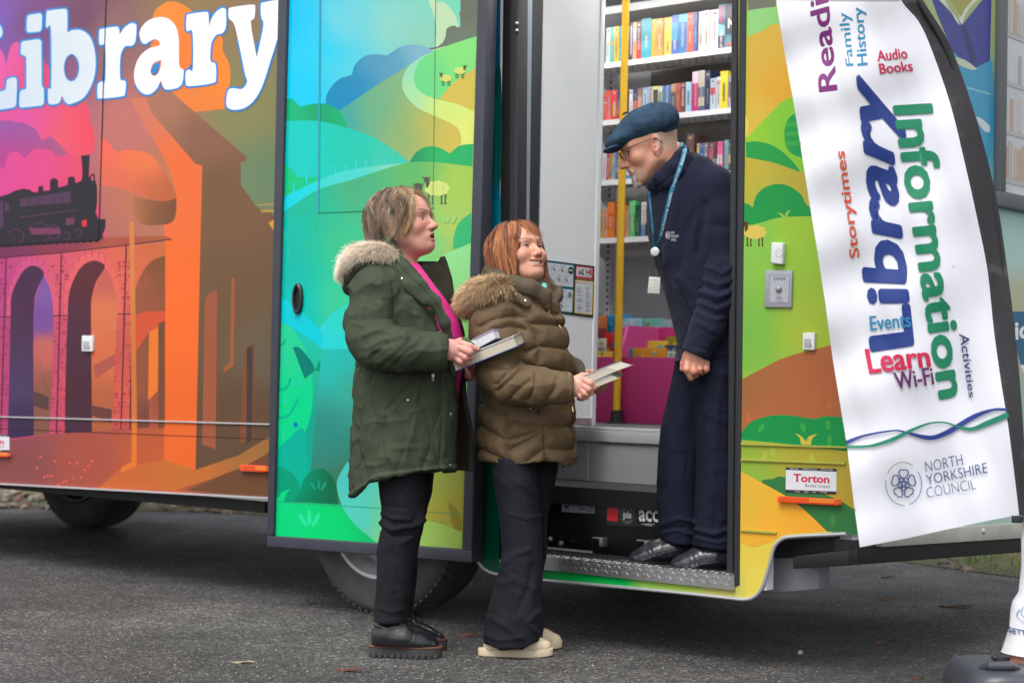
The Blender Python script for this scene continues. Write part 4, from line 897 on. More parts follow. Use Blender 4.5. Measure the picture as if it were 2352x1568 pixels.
# small bright bits on the black post
m = MB()
for y in (55, 71): MB().lathe(side(1188, y, -.004), -VN, [(0, .008), (.006, .007), (.009, .003), (.009, .0002)], 14).build("frame_screw", [alum], van, smooth=True)
# ceiling light strip inside the library
m = MB()
for o in (.75, 1.55): MB().vbox(sP - 1.6, sC - .3, o, o + .10, TOPZ - .10, TOPZ - .07).build("ceiling_lamp", [mat("lamp_glow", (255, 255, 255), emit=(255, 252, 246), estr=8.0)], van)
# ================================================================== INTERIOR: shelving, books, bins
shelfM = mat("shelf_white", (236, 238, 242), rough=.4, mottle=(6, .04))
oSh = 1.98
# far inner lining behind the shelves
m = MB(); m.vbox(sL + .2, sC - .06, WID - .03, WID - .005, zf, TOPZ - .05); m.build("inner_lining", [mat("lining", (210, 210, 212), rough=.6, mottle=(3, .06))], van)
m = MB(); zz = so(side(1600, 205, WID - .04))[2]; sa_ = so(side(1495, 200, WID - .04))[0]; sb_ = so(side(1760, 200, WID - .04))[0]
m.vbox(sa_, sb_, WID - .042, WID - .032, zz - .42, zz + .12); m.build("side_window", [mat("dark_glass", (128, 124, 118), rough=.3, mottle=(3, .5))], van)
ROWS = [(1545, 127), (1545, 262), (1545, 404), (1500, 543)]
def shelf_z(i): return so(side(ROWS[i][0], ROWS[i][1], oSh))[2]
sh = []
sx0 = so(side(1300, 300, oSh))[0]; sx1 = sC - .3
unit = empty("shelf_unit", V((sx0 + sx1) / 2, oSh + .1, zf), "white metal wall shelving with slotted steel shelves filled with books", "shelving")
holeM = mat("slot_dark", (96, 92, 90), rough=.8)
for i in range(4):
    z = shelf_z(i); m = MB()
    m.vbox(sx0, sx1, oSh, oSh + .012, z - .024, z + .003)
    m.vbox(sx0, sx1, oSh + .012, oSh + .27, z - .006, z)
    m.vbox(sx0, sx1, oSh + .262, oSh + .27, z, z + .05)
    n = int((sx1 - sx0) / .05)
    for k in range(n):
        for j in range(5):
            c = V(sx0 + .03 + k * .05 + (j % 2) * .02, oSh + .04 + j * .045, z - .0068)
            a = math.radians(35) * (1 if (k + j) % 2 else -1); dx = VU * math.cos(a) + VN * math.sin(a); dy = -VU * math.sin(a) + VN * math.cos(a)
            m.box(c, (.034, .007, .001), 1, np.stack([dx, dy, VZ], 1))
    m.build("shelf", [shelfM, holeM], unit)
m = MB()
for px_ in (1400, 1760):
    s = so(side(px_, 400, oSh + .3))[0]
    m.vbox(s - .015, s + .015, oSh + .30, oSh + .34, zf, TOPZ - .1)
    for k in range(60): m.vbox(s - .006, s + .006, oSh + .297, oSh + .2995, zf + .3 + k * .034, zf + .316 + k * .034, 1)
m.build("shelf_upright", [shelfM, mat("slot_shadow", (84, 84, 88), rough=.8)], unit)
for i in range(4):
    z = shelf_z(i)
    for px_ in (1400, 1760):
        s = so(side(px_, 400, oSh + .3))[0]
        MB().prism([V(s - .004, oSh + .02, z - .01), V(s - .004, oSh + .29, z - .01), V(s - .004, oSh + .29, z - .10), V(s - .004, oSh + .2, z - .055)], VU * .004).build("shelf_bracket", [shelfM], unit)
# cornice above the top shelf
m = MB(); zc = so(side(1500, 18, oSh))[2]; m.vbox(sx0, sx1, oSh - .0, oSh + .3, zc, zc + .04); m.build("canopy", [shelfM], unit, bevel=.003)
# ---- books
SHN = ["top", "second", "third", "fourth"]
pageM = mat("paper", (226, 218, 200), rough=.8)
coverM = mat("book_cover", attr=True, rough=.3, coat=.25)
RB = random.Random(11)
NM = [((225, 60, 45), "orange-red"), ((200, 70, 72), "red"), ((225, 145, 140), "pinkish red"), ((225, 180, 60), "yellow"), ((205, 160, 70), "tan-gold"), ((60, 100, 175), "blue"), ((90, 185, 170), "teal"), ((220, 222, 220), "white"),
      ((160, 195, 220), "pale blue"), ((50, 52, 80), "navy"), ((90, 90, 96), "dark grey"), ((200, 40, 130), "magenta"), ((110, 90, 85), "brown"), ((120, 95, 150), "purple"), ((225, 150, 110), "peach"), ((60, 160, 100), "green"), ((230, 130, 50), "orange"), ((150, 165, 150), "grey-green"), ((150, 150, 155), "grey")]
def cname(c):
    return min(NM, key=lambda q: sum((a - b) ** 2 for a, b in zip(q[0], c)))[1]
LAB = set()
def make_book(s0, s1, o, z, h, d, col, shelf, idx, lean=0.0, band=None, face=None):
    """book standing with its spine to the aisle"""
    m = MB(); w = s1 - s0; R = np.array([[math.cos(lean), 0, math.sin(lean)], [0, 1, 0], [-math.sin(lean), 0, math.cos(lean)]])
    def P(a, b, c):
        q = R @ np.array([a, b, c]); return V(s0 + q[0] + (h * math.sin(abs(lean)) * 0 if lean else 0), o + q[1], z + q[2])
    def bx(a0, a1, b0, b1, c0, c1_, mi, col_=None):
        m.hexa([P(a0, b0, c0), P(a1, b0, c0), P(a1, b1, c0), P(a0, b1, c0), P(a0, b0, c1_), P(a1, b0, c1_), P(a1, b1, c1_), P(a0, b1, c1_)], mi, col_)
    t = .0016; cc = alb(col)
    bx(0, t, 0, d, 0, h, 0, cc); bx(w - t, w, 0, d, 0, h, 0, cc)
    # spine, in coloured rows
    rows = []; z0 = 0.0; nb = RB.choice([2, 3, 4]); cuts = sorted([RB.uniform(.1, .9) for _ in range(nb)]) + [1.0]
    lum = sum(col) / 3; alt = [tuple(int(min(255, max(0, c + k))) for c in col) for k in (0, -18, 14)]
    if band: alt.append(band); alt.append(band)
    for k, c_ in enumerate(cuts):
        a = RB.choice(alt) if k else col
        bx(t, w - t, -.0004 * (k % 2), t, z0 * h, c_ * h, 0, alb(a)); z0 = c_
    # lettering block along the spine
    tc_ = RB.choice([(206, 200, 188), (190, 160, 110), (170, 180, 196)]) if lum < 150 else RB.choice([(70, 70, 84), (150, 80, 70), (90, 98, 110)])
    zz0 = RB.uniform(.12, .3) * h; nL = RB.randint(6, 14); lw = w * RB.uniform(.14, .3); za = zz0
    for k in range(nL):
        lh = RB.uniform(.004, .008)
        if za + lh > h * .85: break
        bx(w / 2 - lw / 2, w / 2 + lw / 2, -.0012, 0, za, za + lh, 0, alb(tc_)); za += lh + RB.uniform(.0015, .004)
    if RB.random() < .5: bx(w * .3, w * .7, -.0012, 0, h * .88, h * .93, 0, alb(tc_))
    bx(t, w - t, t, d - .003, .002, h - .003, 1)
    b = m.build("book", [coverM, pageM])
    thick = "slim" if w < .018 else ("thick" if w > .032 else "medium")
    lab = f"{thick} {cname(col)} book, number {idx} from the left on the {shelf} shelf"
    lab = lab.replace("number " + str(idx), ["first", "second", "third", "fourth", "fifth", "sixth", "seventh", "eighth", "ninth", "tenth", "eleventh", "twelfth", "thirteenth", "fourteenth", "fifteenth", "sixteenth", "seventeenth", "eighteenth", "nineteenth", "twentieth", "twenty-first", "twenty-second", "twenty-third", "twenty-fourth", "twenty-fifth", "twenty-sixth", "twenty-seventh", "twenty-eighth"][idx - 1])
    tag(b, lab, "book", "library books standing on the wall shelves"); return b
W_ = (222, 222, 224)
rowdata = [
 [(583, (206, 220, 218), 0, .19), (608, (86, 178, 168), (200, 150, 60), .19), (635, (226, 190, 62), (90, 180, 190), .19), (665, (70, 170, 190), 0, .19), (700, (60, 62, 96), 0, .18), (735, (70, 80, 130), W_, .20), (746, (232, 176, 122), (190, 196, 200), .20), (772, (202, 66, 70), (90, 60, 70), .20), (804, (56, 168, 186), (224, 222, 214), .21), (865, (226, 170, 40), 0, .20), (895, (196, 150, 66), 0, .20), (942, (224, 182, 66), (230, 190, 70), .20), (993, (54, 92, 176), (60, 150, 190), .205), (1036, (30, 110, 176), (90, 180, 200), .205), (1092, (232, 72, 40), 0, .205), (1132, (52, 70, 150), (40, 150, 170), .205), (1157, (210, 204, 190), W_, .205), (1190, (220, 216, 208), W_, .205), (1232, (226, 222, 228), (210, 190, 200), .205), (1290, None, 0, 0)],
 [(566, (216, 90, 92), W_, .155), (590, (226, 110, 100), (235, 80, 60), .158), (618, (205, 60, 68), (200, 140, 60), .158), (650, (190, 60, 72), (60, 80, 130), .155), (672, (120, 60, 70), 0, .15), (722, (216, 218, 220), 0, .15), (748, (48, 52, 92), (214, 84, 60), .155), (780, (170, 130, 120), (206, 150, 120), .15), (812, (160, 192, 220), W_, .152), (842, (222, 204, 210), (170, 180, 190), .155), (872, (214, 208, 130), (60, 70, 60), .155), (904, (146, 168, 140), (200, 206, 190), .15), (934, (176, 204, 224), (80, 130, 190), .15), (962, (206, 222, 230), (90, 110, 160), .152), (988, (88, 90, 96), (190, 150, 110), .155), (1018, (170, 80, 76), (110, 140, 180), .155), (1050, (120, 70, 64), (210, 170, 140), .155), (1082, (160, 200, 226), (220, 200, 140), .155), (1116, (206, 34, 128), (236, 200, 220), .205), (1162, (74, 92, 122), (190, 186, 170), .205), (1204, (34, 50, 92), (60, 110, 170), .20), (1236, (190, 206, 222), (200, 70, 70), .16), (1270, (214, 218, 216), (190, 160, 150), .165), (1296, (232, 206, 40), (60, 180, 200), .19), (1345, (160, 168, 180), (70, 90, 120), .165), (1384, (176, 160, 206), W_, .165), (1402, (84, 34, 50), (60, 60, 60), .165)],
 [(553, (210, 212, 216), W_, .15), (578, (190, 56, 120), (226, 120, 160), .155), (600, (206, 150, 60), (140, 100, 90), .155), (620, (140, 176, 190), (150, 96, 86), .155), (640, (110, 96, 150), (160, 160, 210), .155), (662, (70, 66, 90), 0, .15), (706, (40, 150, 200), W_, .15), (738, (206, 80, 76), W_, .15), (770, (60, 60, 70), 0, .15), (1050, (176, 140, 70), 0, .15), (1085, (92, 66, 66), (150, 120, 70), .205), (1146, (206, 180, 100), 0, .155), (1163, (60, 92, 170), (100, 140, 200), .155), (1190, (150, 70, 66), (130, 130, 150), .155), (1220, (120, 84, 110), (180, 90, 120), .155), (1250, (150, 164, 166), (110, 60, 60), .155), (1282, (226, 92, 150), W_, .155), (1316, (56, 56, 52), (120, 180, 190), .16), (1350, (70, 74, 60), (220, 180, 100), .16), (1384, (206, 202, 196), (60, 56, 150), .165)],
 [(546, (196, 160, 100), (120, 110, 90), .155), (568, (206, 150, 130), W_, .155), (590, (226, 124, 44), (206, 90, 40), .19), (632, (170, 80, 36), 0, .19), (665, (180, 90, 60), 0, .18), (704, (216, 150, 130), 0, .165), (722, (96, 190, 120), (50, 140, 90), .19), (764, (40, 92, 66), (60, 60, 70), .165), (796, (96, 130, 190), W_, .18), (830, (40, 42, 48), (200, 200, 206), .165), (866, (60, 64, 72), 0, .165), (910, (120, 60, 60), 0, .16)]]
END = [1435, 1432, 1420, 950]
for i, row in enumerate(rowdata):
    z = shelf_z(i) + .0005
    for k, (x, col, band, h) in enumerate(row):
        if col is None: continue
        xe = row[k + 1][0] if k + 1 < len(row) else END[i]
        xa = 1177.1 + x / 2.7307; xb = 1177.1 + xe / 2.7307
        py = ROWS[i][1]
        s0 = so(side(xa, py, oSh + .015))[0]; s1 = so(side(xb, py, oSh + .015))[0]
        s1 = min(s1, s0 + .045) if i else s1
        make_book(s0 + .0006, s1 - .0006, oSh + .015 + RB.uniform(0, .012), z, h * 1.0, .13, col, SHN[i], k + 1, lean=math.radians(RB.choice([0, .6, 1.2, 2.0])) if i in (1, 2) and s1 - s0 < .03 else 0.0, band=band or None)
# large thriller turned to show its cover on the top shelf
z = shelf_z(0) + .0005
a = side(1177.1 + 1288 / 2.7307, 115, oSh + .02); s_a = so(a)[0]
b_ = empty("book", V(s_a + .1, oSh + .04, z), "large navy novel with white capitals facing outwards at the top shelf's right end", "book", "library books standing on the wall shelves")
ang = math.radians(12); DU = VU * math.cos(ang) + VN * math.sin(ang); DN = -VU * math.sin(ang) + VN * math.cos(ang)
def bp_(a_, b2, c_): return V(s_a, oSh + .02, z) + DU * a_ + DN * b2 + VZ * c_
m = MB()
def bxx(m, a0, a1, b0, b1, c0, c1_, mi, col_=None): m.hexa([bp_(a0, b0, c0), bp_(a1, b0, c0), bp_(a1, b1, c0), bp_(a0, b1, c0), bp_(a0, b0, c1_), bp_(a1, b0, c1_), bp_(a1, b1, c1_), bp_(a0, b1, c1_)], mi, col_)
bxx(m, 0, .21, 0, .002, 0, .225, 0, alb((34, 38, 62))); bxx(m, 0, .002, .002, .04, 0, .225, 0, alb((60, 110, 150))); bxx(m, 0, .21, .04, .042, 0, .225, 0, alb((34, 38, 62)))
m.build("cover", [coverM], b_); m = MB(); bxx(m, .003, .206, .0025, .039, .002, .221, 0); m.build("page_block", [pageM], b_)
A = Art(lambda x, y, h: bp_(x, -.0004 - h, y), cell=10, step=.0002)
A.poly([(0.0, 0), (.036, 0), (.036, .225), (0, .225)], (40, 96, 140)); A.poly([(0, .0), (.036, 0), (.036, .07), (0, .07)], (40, 42, 80)); A.poly([(0, .07), (.036, .07), (.036, .12), (0, .13)], (120, 190, 210))
A.poly([(.036, 0), (.21, 0), (.21, .085), (.036, .07)], (36, 120, 140)); A.poly([(.07, .03), (.12, .05), (.2, .06), (.2, .04), (.1, .02)], (90, 180, 190))
A.text("JO", [(.125, .165), (.185, .165), (.185, .205), (.125, .205)], (236, 236, 236), off=.04); A.text("NESBO", [(.052, .105), (.198, .105), (.198, .152), (.052, .152)], (236, 236, 236), off=.04)
A.text("POLICE", [(.05, .004), (.2, .004), (.2, .034), (.05, .034)], (206, 44, 40), off=.03); A.text("POLICE", [(.028, .135), (.028, .215), (.008, .215), (.008, .135)], (206, 44, 60), off=.02); A.text("JO NESBO", [(.026, .01), (.026, .10), (.012, .10), (.012, .01)], (230, 230, 230), off=.02)
A.build("cover_print", glossattr, b_)
# dark book lying behind the pole and a picture book facing out
def flatbook(name, P8, col, label, cat="book", group=None):
    m = MB(); m.hexa(P8, 0, alb(col)); o = m.build(name, [coverM], bevel=.002); tag(o, label, cat, group); return o
# ---- pink book bins
pinkM = mat("pink_board", (196, 50, 122), rough=.5, mottle=(20, .05))
pink = empty("book_bin", V(so(side(1450, 900, o3))[0], o3 + .15, zf), "pink wooden children's book bin standing on the floor inside the doorway", "book bin")
zb1 = so(side(1440, 820, o3))[2]; sa = so(side(1310, 900, o3))[0]; sb = sD + .35
m = MB(); m.vbox(sa, sb, o3, o3 + .018, zf + .002, zb1); m.build("front_board", [pinkM], pink, bevel=.002)
zb2 = so(side(1480, 752, o3 + .34))[2]
m = MB(); m.vbox(sa, sb, o3 + .34, o3 + .358, zf + .002, zb2); m.build("middle_board", [pinkM], pink, bevel=.002)
zb3 = so(side(1480, 748, o3 + .52))[2]
m = MB(); m.vbox(sa, sb, o3 + .52, o3 + .538, zf + .002, zb3 + .01); m.build("back_board", [pinkM], pink, bevel=.002)
for px_ in (1428, 1560):
    s = so(side(px_ - 2, 815, o3 + .05))[0]
    MB().prism([V(s, o3 + .02, zf + .1), V(s, o3 + .338, zf + .1), V(s, o3 + .338, zb2), V(s, o3 + .09, zb2), V(s, o3 + .02, zb1)], VU * .016).build("divider", [mat("pink_edge", (232, 96, 172), rough=.5)], pink)
m = MB(); m.vbox(sa, sb, o3 + .02, o3 + .52, zf + .25, zf + .262); m.build("shelf_board", [pinkM], pink)
# picture books in the bins
def pbook(x0, y0, x1, y1, o, col, band, label, th=.012, lean=.0):
    s0, _, z1 = so(side(x0, y0, o)); s1, _, z0 = so(side(x1, y1, o)); m = MB()
    m.hexa([V(s0, o, z0), V(s1, o, z0), V(s1, o + th, z0), V(s0, o + th, z0), V(s0, o + lean, z1), V(s1, o + lean, z1), V(s1, o + th + lean, z1), V(s0, o + th + lean, z1)], 0, alb(col))
    b = m.build("picture_book", [coverM], bevel=.002); tag(b, label, "picture book", "children's picture books in the pink bins")
    A = Art(lambda x, y, h: V(x, o + lean * (y - z0) / (z1 - z0 + 1e-9) - .0006 - h, y), cell=10)
    w = s1 - s0; hh = z1 - z0; r = random.Random(hash(label) % 1000)
    r = random.Random(int(abs(x0 * 7 + y0)))
    for k in range(5):
        cx_, cy_ = s0 + w * r.uniform(.2, .8), z0 + hh * r.uniform(.35, .8); q = min(w, hh) * r.uniform(.08, .2)
        A.poly(ellipse(cx_, cy_, q, q * .8, 14), band[k % len(band)])
    A.build("cover_art", coverM, b); return b
cm = C(1349.4, 574.2, 3.901)
def M2(x, y): return (1349.4 + x / 3.901, 574.2 + y / 3.901)
def pb(x0, y0, x1, y1, o, *a, **k): p, q = M2(x0, y0), M2(x1, y1); return pbook(p[0], p[1], q[0], q[1], o, *a, **k)
pb(370, 874, 700, 1000, o3 + .05, (226, 156, 34), [(90, 150, 190), (240, 210, 90), (120, 170, 190)], "orange picture book with rounded corners leaning in the front pink bin")
pb(368, 872, 398, 1000, o3 + .04, (90, 140, 190), [(60, 110, 170)], "blue picture book edge beside the orange one in the pink bin", th=.006)
pb(540, 812, 715, 1000, o3 + .11, (240, 200, 60), [(130, 190, 210), (170, 150, 200), (90, 170, 90)], "yellow picture book with pastel bumps standing behind the orange one")
pb(705, 775, 830, 1000, o3 + .18, (150, 150, 20), [(206, 206, 60), (90, 110, 40)], "olive green picture book beside the man in the pink bin")
pb(690, 850, 830, 1000, o3 + .10, (70, 60, 110), [(120, 170, 150), (214, 210, 200)], "dark purple picture book under the olive green one")
pb(680, 905, 830, 1000, o3 + .06, (206, 214, 196), [(90, 170, 150), (150, 190, 180)], "pale green picture book at the front by the man's jacket")
pb(20, 700, 150, 1000, o3 + .17, (130, 26, 56), [(206, 196, 200), (160, 60, 90)], "dark red picture book in the pink bin beside the white partition")
pb(40, 790, 158, 1000, o3 + .11, (206, 206, 196), [(200, 60, 60), (150, 180, 50), (110, 160, 190)], "cream block-picture book below the dark red one in the bin")
pb(150, 740, 255, 1000, o3 + .15, (204, 20, 24), [(230, 60, 50), (60, 120, 150), (190, 190, 60)], "bright red picture book behind the yellow pole")
pb(0, 905, 220, 1000, o3 + .05, (242, 206, 76), [(110, 180, 90), (240, 220, 130)], "pale yellow picture book lowest in the bin by the partition")
pb(80, 565, 125, 760, o3 + .42, (60, 150, 136), [(60, 150, 136)], "teal picture book at the left end of the back bin")
pb(95, 585, 165, 760, o3 + .40, (214, 120, 60), [(160, 90, 60), (230, 150, 90)], "orange picture book spine leaning in the back bin")
pb(155, 580, 390, 760, o3 + .43, (40, 140, 190), [(90, 190, 210), (30, 110, 160), (150, 200, 190)], "bright blue picture book behind the pole in the back bin")
pb(310, 612, 480, 760, o3 + .41, (150, 196, 214), [(90, 150, 190), (200, 220, 220)], "pale blue picture book right of the pole in the back bin")
pb(385, 615, 690, 760, o3 + .44, (110, 190, 176), [(150, 210, 190), (206, 226, 216), (200, 120, 90)], "sea green picture book in clear wrapper in the back bin")
pb(680, 625, 760, 760, o3 + .42, (150, 180, 196), [(206, 170, 120), (90, 110, 140)], "grey-blue picture book at the right of the back bin near the man")
# ================================================================== GROUND, VERGE, DEBRIS
asph = mat("asphalt", (80, 80, 82), rough=.78)
nt = asph.node_tree; b = nt.nodes["Principled BSDF"]; tc = nt.nodes.new("ShaderNodeTexCoord")
def nz(sc, det=4, r=.6):
    n = nt.nodes.new("ShaderNodeTexNoise"); n.inputs["Scale"].default_value = sc; n.inputs["Detail"].default_value = det; n.inputs["Roughness"].default_value = r
    nt.links.new(tc.outputs["Object"], n.inputs["Vector"]); return n
def ramp(src, stops):
    r = nt.nodes.new("ShaderNodeValToRGB"); e = r.color_ramp.elements
    while len(e) < len(stops): e.new(.5)
    for el, (p, c) in zip(e, stops): el.position = p; el.color = c if len(c) == 4 else tuple(c) + (1,)
    nt.links.new(src, r.inputs["Fac"]); return r
def mulc(a, b2):
    m_ = nt.nodes.new("ShaderNodeMix"); m_.data_type = 'RGBA'; m_.blend_type = 'MULTIPLY'; m_.inputs["Factor"].default_value = 1
    nt.links.new(a, m_.inputs["A"]); nt.links.new(b2, m_.inputs["B"]); return m_.outputs["Result"]
vo = nt.nodes.new("ShaderNodeTexVoronoi"); vo.inputs["Scale"].default_value = 110; nt.links.new(tc.outputs["Object"], vo.inputs["Vector"])
sp = nt.nodes.new("ShaderNodeSeparateColor"); nt.links.new(vo.outputs["Color"], sp.inputs[0])
g = lambda v: (v, v * .985, v * .97)
stones = ramp(sp.outputs[0], [(0, g(.024)), (.45, g(.046)), (.8, g(.080)), (.95, g(.14)), (1, g(.24))])
big = ramp(nz(.55, 3).outputs["Fac"], [(.34, g(.75)), (.5, g(1.05)), (.64, g(1.7))]); mid = ramp(nz(7, 5).outputs["Fac"], [(.3, g(.72)), (.7, g(1.25))])
c_ = mulc(mulc(stones.outputs["Color"], big.outputs["Color"]), mid.outputs["Color"]); nt.links.new(c_, b.inputs["Base Color"])
bp = nt.nodes.new("ShaderNodeBump"); bp.inputs["Strength"].default_value = .9; bp.inputs["Distance"].default_value = .006
nt.links.new(vo.outputs["Distance"], bp.inputs["Height"]); bp2 = nt.nodes.new("ShaderNodeBump"); bp2.inputs["Strength"].default_value = .5; bp2.inputs["Distance"].default_value = .01
nt.links.new(nz(45, 3).outputs["Fac"], bp2.inputs["Height"]); nt.links.new(bp.outputs["Normal"], bp2.inputs["Normal"]); nt.links.new(bp2.outputs["Normal"], b.inputs["Normal"])
rr = ramp(nz(1.2, 3).outputs["Fac"], [(.35, (.62,) * 3), (.65, (.85,) * 3)]); nt.links.new(rr.outputs["Color"], b.inputs["Roughness"])
m = MB(); m.quad((-300, -60, 0), (300, -60, 0), (300, 500, 0), (-300, 500, 0)); gr = m.build("ground", [asph]); tag(gr, "rough dark grey tarmac of the parking area", "ground", kind="structure")
# verge beyond the vehicle : a gently raised bank of grass, moss and stones
verge = mat("verge_soil", (90, 84, 66), rough=.95)
nt = verge.node_tree; b = nt.nodes["Principled BSDF"]; tc = nt.nodes.new("ShaderNodeTexCoord")
vr = ramp(nz(3.5, 5).outputs["Fac"], [(.32, (.10, .12, .05)), (.5, (.14, .13, .07)), (.62, (.18, .15, .12)), (.75, (.10, .15, .04))]); m2 = ramp(nz(40, 4).outputs["Fac"], [(.3, (.6,) * 3), (.7, (1.4,) * 3)])
nt.links.new(mulc(vr.outputs["Color"], m2.outputs["Color"]), b.inputs["Base Color"]); bp = nt.nodes.new("ShaderNodeBump"); bp.inputs["Distance"].default_value = .05; nt.links.new(nz(30, 5).outputs["Fac"], bp.inputs["Height"]); nt.links.new(bp.outputs["Normal"], b.inputs["Normal"])
edge_px = [(-900, 1190), (0, 1172), (200, 1172), (430, 1178), (600, 1180)]
E2 = [ground(x, y)[:2] for x, y in ((-900, 1192), (0, 1166), (430, 1172), (610, 1182))] + [ground(x, y)[:2] for x, y in ((1990, 1268), (2100, 1290), (2230, 1312), (2352, 1330), (2700, 1380))]
vs = []; fs = []
N_ = 60; Ex = np.array([e[0] for e in E2]); Ey = np.array([e[1] for e in E2]); od = np.argsort(Ex)
X_ = np.linspace(-14, 12, N_)
for i, x in enumerate(X_):
    y = float(np.interp(x, Ex[od], Ey[od])) + .12 * math.sin(x * 5.1) + .07 * math.sin(x * 13)
    for j, dy in enumerate([0, .15, .5, 1.2, 3, 8, 20, 60]):
        vs.append((x + (dy * .4 * (1 if x > 0 else -1)), y + dy, [.004, .03, .05, .08, .14, .3, .6, 1.0][j] + (.02 * math.sin(x * 7 + j * 2) if j else 0)))
for i in range(N_ - 1):
    for j in range(7): a = i * 8 + j; fs.append([a, a + 8, a + 9, a + 1])
vg = MB().add(vs, fs).build("verge", [verge], smooth=True, angle=180); tag(vg, "mossy earth verge along the far edge of the tarmac", "verge", kind="structure")
def vz(x, dy): return float(np.interp(dy, [0, .15, .5, 1.2, 3, 8, 20, 60], [.004, .03, .05, .08, .14, .3, .6, 1.0]))
RG = random.Random(4); m = MB()
gcols = [alb(c) for c in ((120, 150, 60), (90, 130, 50), (150, 160, 70), (140, 130, 60), (70, 110, 40))]
for k in range(9000):
    x = RG.uniform(1.2, 7.5) if RG.random() < .75 else RG.uniform(-9, 1.2); dy = abs(RG.gauss(0, 1.6)) + .04; y = float(np.interp(x, Ex[od], Ey[od])) + dy
    if x < 1.2 and RG.random() < .6: continue
    z = vz(x, dy) - .01; h = RG.uniform(.02, .075); a = RG.uniform(0, 6.28); w = .004; lx, ly = RG.gauss(0, .02), RG.gauss(0, .02)
    m.add([(x - w * math.cos(a), y - w * math.sin(a), z), (x + w * math.cos(a), y + w * math.sin(a), z), (x + lx, y + ly, z + h)], [[0, 1, 2]], 0, RG.choice(gcols))
g_ = m.build("grass", [mat("grass_blades", attr=True, rough=.7)]); tag(g_, "short mossy grass on the verge behind the vehicle", "grass", kind="stuff")
m = MB(); scol = [alb(c) for c in ((150, 140, 125), (120, 112, 100), (170, 150, 130), (140, 100, 80), (110, 110, 100))]
def rock(m, c, r, col, flat=.6):
    ico = [(0, 0, 1), (.9, 0, .4), (.3, .85, .4), (-.7, .5, .4), (-.7, -.5, .4), (.3, -.85, .4), (.7, .5, -.4), (-.3, .85, -.4), (-.9, 0, -.4), (-.3, -.85, -.4), (.7, -.5, -.4), (0, 0, -1)]
    fc = [(0, 1, 2), (0, 2, 3), (0, 3, 4), (0, 4, 5), (0, 5, 1), (1, 6, 2), (2, 7, 3), (3, 8, 4), (4, 9, 5), (5, 10, 1), (6, 7, 2), (7, 8, 3), (8, 9, 4), (9, 10, 5), (10, 6, 1), (11, 7, 6), (11, 8, 7), (11, 9, 8), (11, 10, 9), (11, 6, 10)]
    m.add([(c[0] + r * p[0] * RG.uniform(.7, 1.3), c[1] + r * p[1] * RG.uniform(.7, 1.3), c[2] + r * p[2] * flat * RG.uniform(.7, 1.2)) for p in ico], [list(f) for f in fc], 0, col)
for k in range(1500):
    x = RG.uniform(-9, 2.5); dy = abs(RG.gauss(0, .9)) - .1; y = float(np.interp(x, Ex[od], Ey[od])) + dy; rock(m, (x, y, vz(x, max(dy, 0)) + .005), RG.uniform(.012, .05), RG.choice(scol))
st = m.build("gravel", [mat("stone_bits", attr=True, rough=.9)]); tag(st, "loose stones and dead leaves along the verge", "gravel", kind="stuff")
m = MB(); gc = [alb(c) for c in ((170, 168, 160), (130, 128, 124), (200, 196, 186), (150, 120, 96), (90, 88, 86))]
for k in range(3600):
    px_ = RG.uniform(-150, 2500); py_ = 1230 + 400 * RG.random() ** .8; p = ground(px_, py_); rock(m, (p[0], p[1], .0005), RG.uniform(.001, .0032) * (1.5 if RG.random() < .03 else 1), RG.choice(gc))
st = m.build("chippings", [_M["stone_bits"]]); tag(st, "pale stone chippings scattered over the tarmac", "chippings", kind="stuff")
# single pieces of bark, leaf and stone one can pick out
def bark(px_, py_, w, label, col=(186, 110, 60), cat="wood chip", name="wood_chip", t=.006):
    p = ground(px_, py_); n = 9; a0 = RG.uniform(-.3, .3); up = []; lo = []
    for i in range(n):
        t_ = i / (n - 1); x = (t_ - .5) * w; hw = w * .16 * math.sin(math.pi * (t_ * .9 + .05)) * RG.uniform(.6, 1.2)
        up.append((x, hw)); lo.append((x, -hw * RG.uniform(.6, 1.1)))
    lp = up + lo[::-1]; c, s = math.cos(a0), math.sin(a0)
    P_ = [(p[0] + x * c - y * s, p[1] + (x * s + y * c), .003 + .004 * math.sin(x / w * 5)) for x, y in lp]
    o = MB().prism(P_, (0, 0, t)).build(name, [mat("bark_%d_%d_%d" % col, col, rough=.85, mottle=(60, .3), bump=(120, .6, .003))]); tag(o, label, cat)
bark(1400 / 2.6485 * 0 + 1074, 1461, .075, "curled orange bark piece on the tarmac between the two women", (150, 104, 78))
bark(800, 1541, .09, "long thin reddish twig at the bottom edge left of the boots", (110, 72, 58))
bark(558, 1522, .085, "pale straw-coloured leaf on the tarmac at the bottom centre-left", (170, 158, 128), "leaf", "leaf", .003)
bark(2030, 1377, .075, "pale brown bark chip on the tarmac below the banner", (190, 140, 104)); bark(2102, 1391, .028, "small tan chip right of the pale bark under the banner", (196, 140, 100))
bark(2195, 1394, .15, "long split brown stick under the flag banner", (130, 98, 76)); bark(2108, 1560, .04, "small red-brown chip at the bottom edge by the plastic base", (112, 80, 68))
bark(2018, 1478, .03, "tiny orange chip in the shadow under the rear corner", (140, 100, 70)); bark(2040, 1327, .07, "grey twig lying below the chassis rail", (110, 106, 96))
bark(1310, 1335, .03, "dark leaf scrap under the step beside the trousers", (110, 80, 60), "leaf", "leaf", .003)
m = MB(); p = ground(1838, 1503); rock(m, (p[0], p[1], .008), .012, None, .8); o = m.build("pebble", [mat("pebble_white", (214, 212, 206), rough=.6)]); tag(o, "single white pebble on the tarmac under the doorway corner", "pebble")
